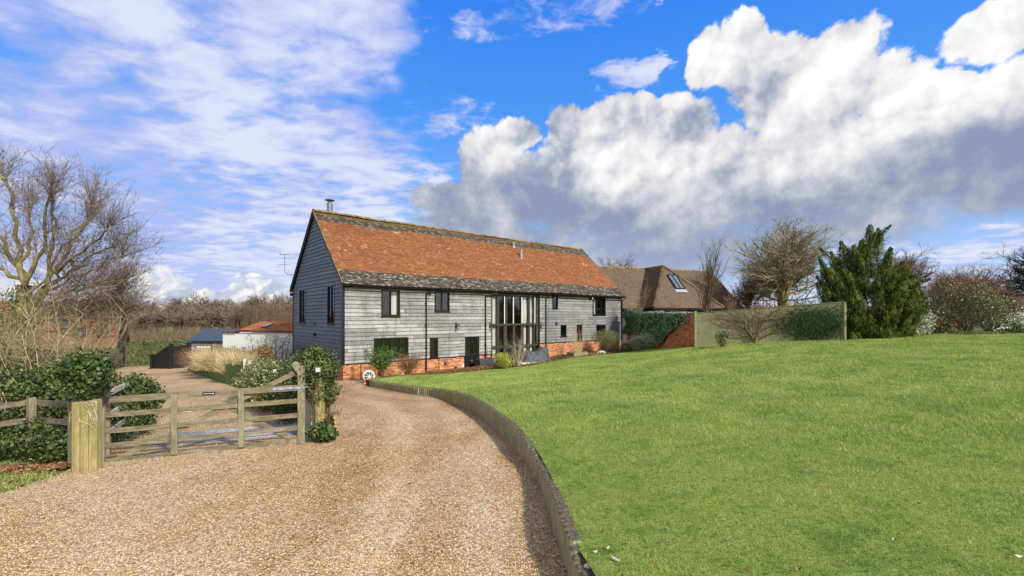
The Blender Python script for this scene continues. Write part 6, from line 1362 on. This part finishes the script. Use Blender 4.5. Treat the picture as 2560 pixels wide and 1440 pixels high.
# scrub and hedges beyond
def scrub(name, zone, n, hmin, hmax, label, m='scrub_twigs', wid=.05, cat='scrub', zf=None, lean=.25, fan=5):
    P0 = []
    while len(P0) < n:
        Y = random.uniform(*zone[2]); u = random.uniform(*zone[:2]) if not isinstance(zone[0], tuple) else 0; P0.append(((u-1280)/F*Y, Y))
    P0 = np.array(P0); Z0 = zd(P0[:, 0], P0[:, 1]); K2 = fan; P = np.repeat(np.c_[P0, Z0], K2, 0); N = len(P); H = rng.uniform(hmin, hmax, N)*(.8+.3*np.sin(P[:, 0]*.21)+.15*np.sin(P[:, 0]*.63+2))
    st = rng.uniform(0, .55, N)*H*(rng.random(N) > .35); a = rng.uniform(0, 6.283, N); d = np.stack([np.cos(a)*lean, np.sin(a)*lean, np.ones(N)], 1)*H[:, None]*rng.uniform(.4, 1., N)[:, None]
    P[:, 2] += st; P[:, :2] += rng.normal(0, .5, (N, 2)); wv = wid*(P[:, 1]/60.)[:, None]*np.array([[.92, -.38, 0]])
    top = P+d; mid = P+d*.55+rng.normal(0, .15, (N, 3)); V = np.stack([P-wv/2, P+wv/2, mid+wv*.35, top, mid-wv*.35], 1).reshape(-1, 3)
    i = np.arange(N)*5; q = np.concatenate([np.stack([i, i+1, i+2, i+4], 1), np.stack([i+4, i+2, i+3, i+3], 1)]); tri = np.concatenate([np.stack([i, i+1, i+2], 1), np.stack([i, i+2, i+4], 1), np.stack([i+4, i+2, i+3], 1)])
    o = np_mesh(name, V, tri, M[m]); return tag(o, label, cat, kind='stuff')
random.seed(95)
scrub('coppice_woodland', (-250, 760, (62, 128)), 9000, 1.6, 3.6, 'mass of brown leafless coppice stems below the treeline on the left', wid=.13)
scrub('coppice_woodland', (600, 760, (50, 62)), 520, 4.4, 6.2, 'pale upright coppice stems beside the barn gable', 'brown_twigs', wid=.08, lean=.12)
scrub('scrub_thicket', (1800, 2620, (52, 95)), 3600, 1.6, 3.6, 'brown and olive winter scrub beyond the timber fence', 'scrub_twigs', wid=.14)
scrub('rough_grass', (180, 760, (44, 64)), 5000, .3, .7, 'rough tawny grass in the field before the wood', 'brown_twigs', wid=.10, cat='grass')
FAR = [(12, .55, .3, .05, .0, 4, 6), (7, .85, 50, .08, .05, 5, 4), (7, .5, 38, .12, .07, 3, 3), (8, .5, 34, .16, .08, 2, 3), (4, .6, 34, .2, .08, 1, 3)]
protos = []
far_spec = [(285, 134, 11.2), (335, 142, 12.4), (395, 130, 11.6), (440, 140, 13.2), (505, 136, 13.8), (560, 146, 12.6), (612, 132, 13.0), (662, 140, 13.6), (715, 134, 13.4), (765, 142, 13.6), (225, 138, 11.6), (165, 134, 11.4), (100, 142, 12.), (30, 136, 11.6), (470, 122, 9.8), (590, 120, 9.6), (690, 121, 10.4), (360, 120, 8.6), (-60, 130, 11.6), (530, 124, 10.), (640, 126, 10.5), (300, 124, 9.)]
lbl = ['rounded bare tree in the far treeline, {}'.format(s) for s in ('just right of the red barn roof', 'second from the tip of the pollarded tree', 'tall one left of the black gate', 'above the black gate', 'tallest crown, above the blue roofed shed', 'right of the tallest crown', 'above the left end of the white outbuilding', 'above the roof windows of the white outbuilding', 'next to the barn gable', 'mostly hidden by the barn gable', 'behind the outer twigs of the pollarded tree', 'behind the middle of the pollarded tree', 'behind the trunk of the pollarded tree', 'at the far left edge', 'short one in front, above the shed', 'short one in front, above the white outbuilding roof', 'short one in front, beside the barn gable', 'lowest one, above the green hedge', 'just outside the left edge', 'short one in front, right of the shed', 'short one in front, above the roof windows', 'short one in front, left of the lowest')]
for i, ((u, Y, h_), lb) in enumerate(zip(far_spec, lbl)):
    x, y = col_xy(u, Y)
    if i < 4: protos.append(bare_tree(x, y, 12., 200+i, FAR, lb, 'bark', 'wood_twigs', 'treeline behind the wood', r0=.40, name='woodland_tree', w_=11.5, rmin=.035)); o = protos[-1]; s0 = 1.
    else: o = copy_tree(protos[i % 4]); o['label'] = lb; o.rotation_euler = (0, 0, i*1.7)
    zg_ = gz(x, y); o.location = (x, y, zg_-.2); k = h_/12.; o.scale = (k*1.15, k*1.15, k)
def hedge(x0, y0, x1, y1, w_, h_, n, label, leaf='hedge_leaves', size=.14, rough=.12):
    t = tag(empty('hedge', (x0, y0, gz(x0, y0))), label, 'hedge'); L = math.dist((x0, y0), (x1, y1)); d = np.array([(x1-x0)/L, (y1-y0)/L]); nrm = np.array([d[1], -d[0]])
    s_ = rng.random(n)*L; a = rng.random(n); o_ = np.where(a < .45, 1., rng.uniform(-1, 1, n))*w_/2; z_ = np.where(a < .45, rng.random(n)*h_, h_-rng.random(n)*.25); bump_ = np.array([mn.noise(Vector((float(s)*.35, float(z)*.8, 1))) for s, z in zip(s_, z_)])*.5
    P = np.stack([d[0]*s_+nrm[0]*(o_+bump_*.6), d[1]*s_+nrm[1]*(o_+bump_*.6), z_+bump_*.5*(z_/h_)+rng.normal(0, .06, n)], 1); gz0 = gz(x0, y0); P[:, 2] += zd(P[:, 0]+x0, P[:, 1]+y0)-gz0
    N = np.where((a < .45)[:, None], np.array([[nrm[0], nrm[1], .4]]), np.array([[0, 0, 1.]])); leaf_mesh('foliage', P, N, size, M[leaf], t, .7, .7); 
    b = MB()
    for k in range(int(L/.5)): q = (d[0]*k*.5, d[1]*k*.5); zz0 = gz(x0+q[0], y0+q[1])-gz0; b.tube([(q[0], q[1], zz0-.1), (q[0]+random.gauss(0, .1), q[1], zz0+h_*.8)], [.04, .02], 4, False)
    b.build('stems', M['bark'], t); return t
random.seed(96)
scrub('scrub_thicket', (90, 262, (19, 27)), 420, 1.2, 2.9, 'thin brown scrub between the ivy hedge and the red roofed barn', 'yellow_twigs', wid=.03)
hx0 = at(225, 900, 42); hx1 = at(560, 900, 47); hedge(hx0.x, hx0.y, hx1.x, hx1.y, 2.2, 2.1, 15000, 'long clipped green hedge beyond the far end of the drive')

# ------------------------------------------------------------------ far end of the drive: gates, shed, white outbuilding, red roofed barn
gA, gB, gC = at(381, 915, 34.5), at(428, 915, 33.6), at(474, 912, 34.6)
bg_ = tag(empty('black_gate', (gB.x, gB.y, gz(gB.x, gB.y))), 'pair of tall solid black timber gates at the far end of the drive', 'gate'); gb0 = Vector(bg_.location)
def leaf_panel(name, A_, B_, h0, h1):
    A2, B2 = Vector((A_.x, A_.y, gz(A_.x, A_.y)))-gb0, Vector((B_.x, B_.y, gz(B_.x, B_.y)))-gb0; d = (B2-A2); d.z = 0; n_ = Vector((d.y, -d.x, 0)).normalized()*.03; b = MB(); N_ = 10
    for k in range(N_):
        t0, t1 = k/N_, (k+.97)/N_; p, q_ = A2.lerp(B2, t0), A2.lerp(B2, t1); f = lambda t: h0+(h1-h0)*smooth(t); c = [p+n_, q_+n_, q_+n_+Vector((0, 0, f(t1))), p+n_+Vector((0, 0, f(t0)))]; c2 = [v_-n_*2 for v_ in c]
        b.poly(c); b.poly(c2[::-1]); b.poly([c[3], c[2], c2[2], c2[3]]); b.poly([c[0], c[3], c2[3], c2[0]]); b.poly([c[1], c2[1], c2[2], c[2]])
    b.build(name, M['black_timber'], bg_)
leaf_panel('gate_leaf', gA, gB, 1.0, 1.72); leaf_panel('gate_leaf', gB, gC, 1.66, 1.74)
for p in (gA, gB, gC):
    b = MB(); q_ = Vector((p.x, p.y, gz(p.x, p.y)))-gb0; b.box((q_.x-.1, q_.y-.14, q_.z-.1), (q_.x+.1, q_.y+.06, q_.z+(1.1 if p is gA else 1.85))); b.build('gate_post', M['black_timber'], bg_)
sA = at(474, 900, 37.5); shd_ = tag(empty('shed', (sA.x, sA.y, gz(sA.x, sA.y)), R(-3)), 'small shed with a ribbed dark blue metal roof beside the black gates', 'shed')
b = MB(); b.box((0.15, 0, -.6), (5.0, 3.4, 2.)); b.build('wall', M['grey_shed'], shd_)
ez, rz = CZ-2.05-shd_.location.z, CZ-1.12-shd_.location.z; b = MB(); n = 26
for k in range(n):
    xa, xb = -.1+5.3*k/n, -.1+5.3*(k+1)/n; xm_ = xa+.05
    for (p, q_, za, zc) in ((xa, xa+.03, 0, .035), (xa+.03, xa+.06, .035, .035), (xa+.06, xa+.09, .035, 0), (xa+.09, xb, 0, 0)):
        b.poly([(p, -.25, ez+za), (q_, -.25, ez+zc), (q_, 1.8, rz+zc), (p, 1.8, rz+za)])
b.poly([(-.1, 3.7, ez), (5.2, 3.7, ez), (5.2, 1.8, rz), (-.1, 1.8, rz)]); b.poly([(-.09, -.2, ez), (-.09, 1.8, rz-.02), (-.09, 3.6, ez)]); b.build('roof', M['metal_roof'], shd_)
b = MB(); b.box((.55, -.03, 1.05), (1.9, .02, 1.6)); w_ = b.build('window', M['black_paint'], shd_); b = MB(); b.box((.62, -.04, 1.12), (1.2, -.028, 1.54)); b.box((1.25, -.04, 1.12), (1.83, -.028, 1.54)); b.build('pane', M['white_render'], w_)
x, y = at(500, 890, 35.2)[:2]; pf = tag(empty('board_screen', (x, y, gz(x, y)), R(-3)), 'short screen of pale weathered upright boards in front of the shed', 'screen')
b = MB()
for k in range(9): b.box((-.85+k*.19, -.015, 0), (-.68+k*.19, .015, 1.45+.03*math.sin(k*2.2)))
b.build('boards', M['pale_boards'], pf)
wA, wB_ = at(557, 890, 34.5), at(737, 890, 31.6); wo_ = tag(empty('white_outbuilding', (wA.x, wA.y, gz(wA.x, wA.y)-.3), math.atan2(wB_.y-wA.y, wB_.x-wA.x)), 'low white rendered outbuilding with a red tiled roof next to the barn', 'outbuilding')
Lw = math.dist(wA[:2], wB_[:2])+1.5; wz = CZ-1.18-wo_.location.z; b = MB(); b.box((0, 0, -.5), (Lw*.36, .25, wz-.1)); b.box((Lw*.36, .004, -.5), (Lw, 4.2, wz)); b.box((0.1, .3, -.5), (Lw*.36, 4.2, wz-.12)); b.build('wall', M['white_render'], wo_)
b = MB(); b.box((-.05, -.08, wz-.1), (Lw*.16, .3, wz+.02)); b.box((Lw*.16+.004, -.085, wz+.0), (Lw, .3, wz+.14)); b.build('coping', M['red_twigs'], wo_)
roof_slope('roof', M['bright_tiles'], (Lw*.16, .2, wz+.1), (Lw, .2, wz+.1), (Lw*.16, 2.2, wz+.78), (Lw, 2.2, wz+.78), gauge=.12, sag=.02, parent=wo_, seed=31)
b = MB(); b.poly([(Lw*.16, 4.3, wz), (Lw, 4.3, wz), (Lw, 2.2, wz+.78), (Lw*.16, 2.2, wz+.78)]); b.poly([(Lw*.16-.01, .2, wz+.05), (Lw*.16-.01, 4.3, wz+.05), (Lw*.16-.01, 2.2, wz+.76)]); b.build('roof', M['red_tiles'], wo_)
for xs_ in (Lw*.38, Lw*.74):
    b = MB(); b.bar((xs_, .75, wz+.34), (xs_, 1.5, wz+.60), .55, .08); o = b.build('rooflight', M['grey_frame'], wo_); b = MB(); b.bar((xs_, .82, wz+.41), (xs_, 1.43, wz+.62), .44, .02); b.build('pane', M['skylight_glass'], o)
random.seed(97)
def espalier(u, Y, h_, w_, label, leafn=0):
    x, y = at(u, 890, Y)[:2]; t = tag(empty('trained_tree', (x, y, gz(x, y))), label, 'tree', 'trained trees against the white outbuilding'); a, b = MB(), MB()
    for k in range(5):
        p0 = Vector(((k-2)*w_*.12, 0, 0)); pts, dd = sprig(a, p0, Vector(((k-2)*.18, 0, 1)), h_*random.uniform(.8, 1), .04, 6, 5, .12)
        for j in range(26):
            q = pts[random.randint(1, 6)]; pp, d2 = sprig(b, q, Vector((random.gauss(0, 1), random.gauss(0, .25), random.gauss(.3, .6))), random.uniform(.25, .6), .014, 3, 3, .3)
            for _ in range(2): sprig(b, pp[2], (d2+Vector((random.gauss(0, .8), 0, random.gauss(0, .7)))).normalized(), .3, .008, 2, 3, .3)
    a.build('trunk', M['dark_bark'], t); b.build('crown', M['bark'], t)
    if leafn: p, nn = blob_pts([(0, 0, h_*.45, w_*.5, .3, h_*.45)], leafn, .6); leaf_mesh('foliage', p, nn, .09, M['brown_leaves'], t)
espalier(703, 30.6, 2.3, 1.5, 'dark bare trained tree on the white wall nearest the barn gable'); espalier(662, 31.3, 2.4, 1.2, 'bare trained tree on the white wall above the brown beech hedge', 0); 
x, y = at(655, 890, 29.6)[:2]; leafy_bush('beech_hedge', x, y, [(0, 0, .8, .75, .5, .85), (.1, 0, 1.2, .6, .45, .6)], 2600, .085, 'brown_leaves', 'brown leaved beech bush in front of the white outbuilding wall', 'shrub')
x, y = at(575, 890, 30.5)[:2]; leafy_bush('beech_hedge', x, y, [(0, 0, .9, .9, .4, .75), (1.2, -.2, .95, .8, .4, .7), (-1.0, .3, 1.1, .7, .5, .6)], 3800, .085, 'brown_leaves', 'low brown beech hedge behind the picket fence', 'hedge')
x0, y0 = at(535, 890, 29.6)[:2]; x1, y1 = at(618, 890, 27.9)[:2]; pk_ = tag(empty('picket_fence', (x0, y0, gz(x0, y0))), 'weathered picket fence in front of the brown beech hedge', 'fence'); L = math.dist((x0, y0), (x1, y1)); n = int(L/.24)
for k in range(n):
    t_ = k/n; x, y = x0+(x1-x0)*t_, y0+(y1-y0)*t_; b = MB(); zz0 = gz(x, y)-gz(x0, y0); b.box((x-x0-.04, y-y0-.012, zz0), (x-x0+.04, y-y0+.012, zz0+1.55)); b.build('picket', M['gate_wood'], pk_)
for hh in (.4, 1.2): b = MB(); b.bar((0, .02, hh), (x1-x0, y1-y0+.02, hh+gz(x1, y1)-gz(x0, y0)), .03, .08); b.build('rail', M['gate_wood'], pk_)
# red roofed barn at the left behind the pollarded tree
rA = at(292, 852, 34.); rb = tag(empty('red_roofed_barn', (rA.x, rA.y, gz(rA.x, rA.y)), R(34)), 'red tiled barn with three small roof windows behind the pollarded tree', 'barn')
ez = CZ-2.35-rb.location.z; rz = CZ+1.15-rb.location.z
roof_slope('roof', M['red_tiles'], (-14, 0, ez), (0, 0, ez), (-14, 3.7, rz), (0, 3.7, rz), gauge=.13, sag=.05, parent=rb, seed=41)
b = MB(); b.poly([(-14, 7.4, ez), (0, 7.4, ez), (0, 3.7, rz), (-14, 3.7, rz)]); b.build('roof', M['red_tiles'], rb); b = MB(); b.box((-13.8, .3, -.8), (-.3, 7.1, ez-.02)); b.poly([(-.3, .2, ez-.05), (-.3, 7.2, ez-.05), (-.3, 3.7, rz-.1)]); b.build('wall', M['black_timber'], rb)
sv = Vector((0, 3.7, rz-ez)).normalized(); nv = Vector((0, -sv.z, sv.y))
for xs_, t0 in ((-3.7, 3.0), (-3.1, 2.3), (-2.2, 1.4)):
    c_ = Vector((xs_, 0, ez))+sv*t0; b = MB(); Mx = Matrix(((1, 0, 0, c_.x), (0, sv.y, nv.y, c_.y), (0, sv.z, nv.z, c_.z), (0, 0, 0, 1))); b.box((-.2, -.34, .03), (.2, .34, .12), Mx); o = b.build('rooflight', M['grey_frame'], rb); b = MB(); b.box((-.15, -.28, .122), (.15, .28, .13), Mx); b.build('pane', M['skylight_glass'], o)

# ------------------------------------------------------------------ grass, fallen leaves, feathers
def blades(name, poly_fn, zf, n, lo, hi, hgt, wid, m, label, box):
    x = rng.uniform(box[0], box[1], n*4); y = rng.uniform(0, 1, n*4); y = box[2]+(box[3]-box[2])*y**1.7; k = poly_fn(x, y); x, y = x[k][:n], y[k][:n]; N = len(x)
    z = np.concatenate([zf(x[i:i+5000], y[i:i+5000]) for i in range(0, N, 5000)])
    z += .02*np.array([mn.fractal(Vector((float(a)*.9, float(b_)*.9, 0)), 1., 2., 4) for a, b_ in zip(x, y)]) if name == 'grass' else 0
    dist = np.hypot(x, y); sc = np.clip(dist/7., .8, 2.6); cl = np.array([mn.noise(Vector((float(a)*2.6, float(b_)*2.6, 4)))*1.6 for a, b_ in zip(x, y)]); h_ = hgt*rng.uniform(.5, 1.25, N)*(1+.55*cl)*np.minimum(sc, 1.5); w_ = wid*sc*rng.uniform(.7, 1.3, N)
    a = rng.uniform(0, 6.283, N); dx_, dy_ = np.cos(a)*w_/2, np.sin(a)*w_/2; b2_ = rng.uniform(0, 6.283, N); ln = h_*rng.uniform(.3, 1.1, N)
    V = np.stack([np.stack([x-dx_, y-dy_, z-.01], 1), np.stack([x+dx_, y+dy_, z-.01], 1), np.stack([x+np.cos(b2_)*ln, y+np.sin(b2_)*ln, z+h_], 1)], 1).reshape(-1, 3)
    o = np_mesh(name, V, np.arange(3*N).reshape(-1, 3), M[m]); return tag(o, label, 'grass', kind='stuff')
def lawn_in(x, y): return inside(lawn_poly, x, y) & (np.abs(x) < y*1.2+1.5)
blades('grass', lawn_in, zl, 430000, 0, 0, .040, .0060, 'grass_blades', 'short mown lawn grass', (-6., 34., 3., 27.))
# verge on the left
vg = [(-7.95, 8.0), (-7.9, 7.2), (-8.1, 6.2), (-9.5, 3.5), (-13, 4), (-13, 9.5), (-9.5, 8.9), (-8.2, 8.1)]
blades('verge_grass', lambda x, y: inside(vg, x, y), lambda x, y: zd(x, y)+0., 26000, 0, 0, .045, .008, 'grass_blades', 'damp mossy grass on the left verge', (-13, -7.6, 3.6, 9.6))
n = 2600; x = rng.uniform(-11.8, -8.1, n); y = 8.75+.12*(x+8.1)+rng.normal(0, .14, n)-.35; o = leaf_mesh('leaf_litter', np.stack([x, y, zd(x, y)+.03+.03*rng.random(n)], 1), np.tile((0, 0, 1.), (n, 1)), .06, M['dead_leaves'], None, .7, .5); tag(o, 'band of russet fallen leaves below the ivy hedge on the left', 'leaves', kind='stuff')
n = 170; x = rng.uniform(-10.2, -7.8, n); y = rng.uniform(4.8, 8., n); o = leaf_mesh('scattered_leaves', np.stack([x, y, zd(x, y)+.05], 1), np.tile((0, 0, 1.), (n, 1)), .07, M['dead_leaves'], None, .75, .35); tag(o, 'scattered pale brown leaves on the left verge and gravel edge', 'leaves', kind='stuff')
n = 130; x = rng.uniform(-7, 1, n); y = rng.uniform(4, 22, n); k = inside(drive_poly, x, y); x, y = x[k], y[k]; o = leaf_mesh('scattered_leaves', np.stack([x, y, zd(x, y)+.015], 1), np.tile((0, 0, 1.), (len(x), 1)), .045, M['brown_leaves'], None, .6, .25); tag(o, 'odd small brown leaves lying on the gravel', 'leaves', kind='stuff')
n = 900; x = rng.uniform(-1, 22, n); y = 3.5+14*rng.random(n)**1.4; k = lawn_in(x, y); x, y = x[k], y[k]; o = leaf_mesh('fallen_leaves', np.stack([x, y, zl(x, y)+.035], 1), np.tile((0, 0, 1.), (len(x), 1)), .038, M['dead_leaves'], None, .7, .5); tag(o, 'small dead leaves and twigs scattered over the lawn', 'leaves', kind='stuff')
n = 2600; x = rng.uniform(-1, 18, n); y = 4+12*rng.random(n); cl_ = np.array([mn.noise(Vector((float(a)*.8, float(b_)*.8, 11))) for a, b_ in zip(x, y)]); k = lawn_in(x, y) & (cl_ > .22); x, y = x[k], y[k]; o = leaf_mesh('clover_patches', np.stack([x, y, zl(x, y)+.035], 1), np.tile((0, 0, 1.), (len(x), 1)), .022, M['wall_ivy_pale'], None, .9, .5); tag(o, 'pale clover and daisy leaves in loose patches on the lawn', 'clover', kind='stuff')
# real pebbles proud of the gravel in front
n = 62000; y = 4.+9.*rng.random(n)**1.6; x = rng.uniform(-1.15, .35, n)*y; k = inside(drive_poly, x, y); x, y = x[k], y[k]; n = len(x); z = zd(x, y); s_ = rng.uniform(.004, .009, n)*(1+y/25)
e = np.array([(1, 0, 0), (-.5, .87, 0), (-.5, -.87, 0), (0, 0, .75)]); a = rng.uniform(0, 6.28, n); c_, s2 = np.cos(a), np.sin(a)
V = np.stack([np.stack([x+s_*(e[i, 0]*c_-e[i, 1]*s2), y+s_*(e[i, 0]*s2+e[i, 1]*c_), z+.004+s_*e[i, 2]], 1) for i in range(4)], 1).reshape(-1, 3); i4 = np.arange(n)*4
mat('pebbles', lambda h: h.ramp(h.rnd, [(0, (.24, .14, .05)), (.25, (.46, .30, .12)), (.5, (.62, .45, .20)), (.75, (.76, .62, .36)), (1, (.90, .82, .62))]), .8, .25)
o = np_mesh('loose_pebbles', V, np.concatenate([np.stack([i4, i4+1, i4+3], 1), np.stack([i4+1, i4+2, i4+3], 1), np.stack([i4+2, i4, i4+3], 1)]), M['pebbles']); tag(o, 'loose golden pebbles scattered over the drive', 'gravel', kind='stuff')
random.seed(99)
def feather(u, v, s_, ang_, label, m='flint'):
    zz0 = -2.2; 
    for _ in range(12): X_, Y_ = gp(u, v, zz0); zz0 = float(zl(np.array([X_]), np.array([Y_]))[0])-CZ
    b = MB(); n = 8; L = [(math.cos(t)*s_, math.sin(t)*s_*.3*(1 if t < math.pi else .6), .02+.01*math.cos(t*2)) for t in [2*math.pi*k/n for k in range(n)]]; b.poly(L); b.poly([(p[0], p[1], p[2]-.008) for p in L][::-1])
    for k in range(n): k2 = (k+1) % n; b.poly([L[k], (L[k][0], L[k][1], L[k][2]-.008), (L[k2][0], L[k2][1], L[k2][2]-.008), L[k2]])
    o = b.build('feather', M[m]); o.location = (X_, Y_, zz0+CZ+.015); o.rotation_euler = (R(8), R(-6), ang_); tag(o, label, 'feather', 'white feathers on the lawn')
feather(1520, 1376, 0.025, .6, 'white feather on the lawn near the edging, upper of the close pair'); feather(1538, 1405, 0.046, 2.4, 'long white curved feather in the grass at the bottom edge'); feather(1489, 1386, 0.022, .1, 'small white scrap touching the lawn side of the edging')
feather(2232, 1357, 0.028, 1., 'pale feather on the lawn at the bottom right'); feather(2490, 1222, 0.022, 2., 'pale scrap on the lawn near the right edge'); feather(2545, 1398, 0.031, 2.8, 'largest pale scrap in the bottom right corner of the lawn'); feather(2100, 1126, 0.019, .5, 'tiny white scrap in the middle of the lawn'); feather(1825, 1352, 0.019, 1.5, 'small pale scrap on the lawn, centre of the bottom')
KQ = at_s(1.95)[0]; b = MB(); b.lathe([(0, 0), (.032, .005), (.036, .02), (.022, .04), (0, .044)], (0, 0, 0), 9, Matrix.Diagonal((1.2, .8, 1, 1)))
sI = min(KS, key=lambda q: abs(q[0]/q[1]-(1464-1280)/F)+ (99 if q[1] > 6 or q[1] < 3.5 else 0)); o = b.build('flint_stone', M['flint']); o.location = (sI[0]+.03, sI[1], sI[2]+CZ+sI[3]-.01); tag(o, 'knobbly white flint resting on top of the timber edging', 'stone')
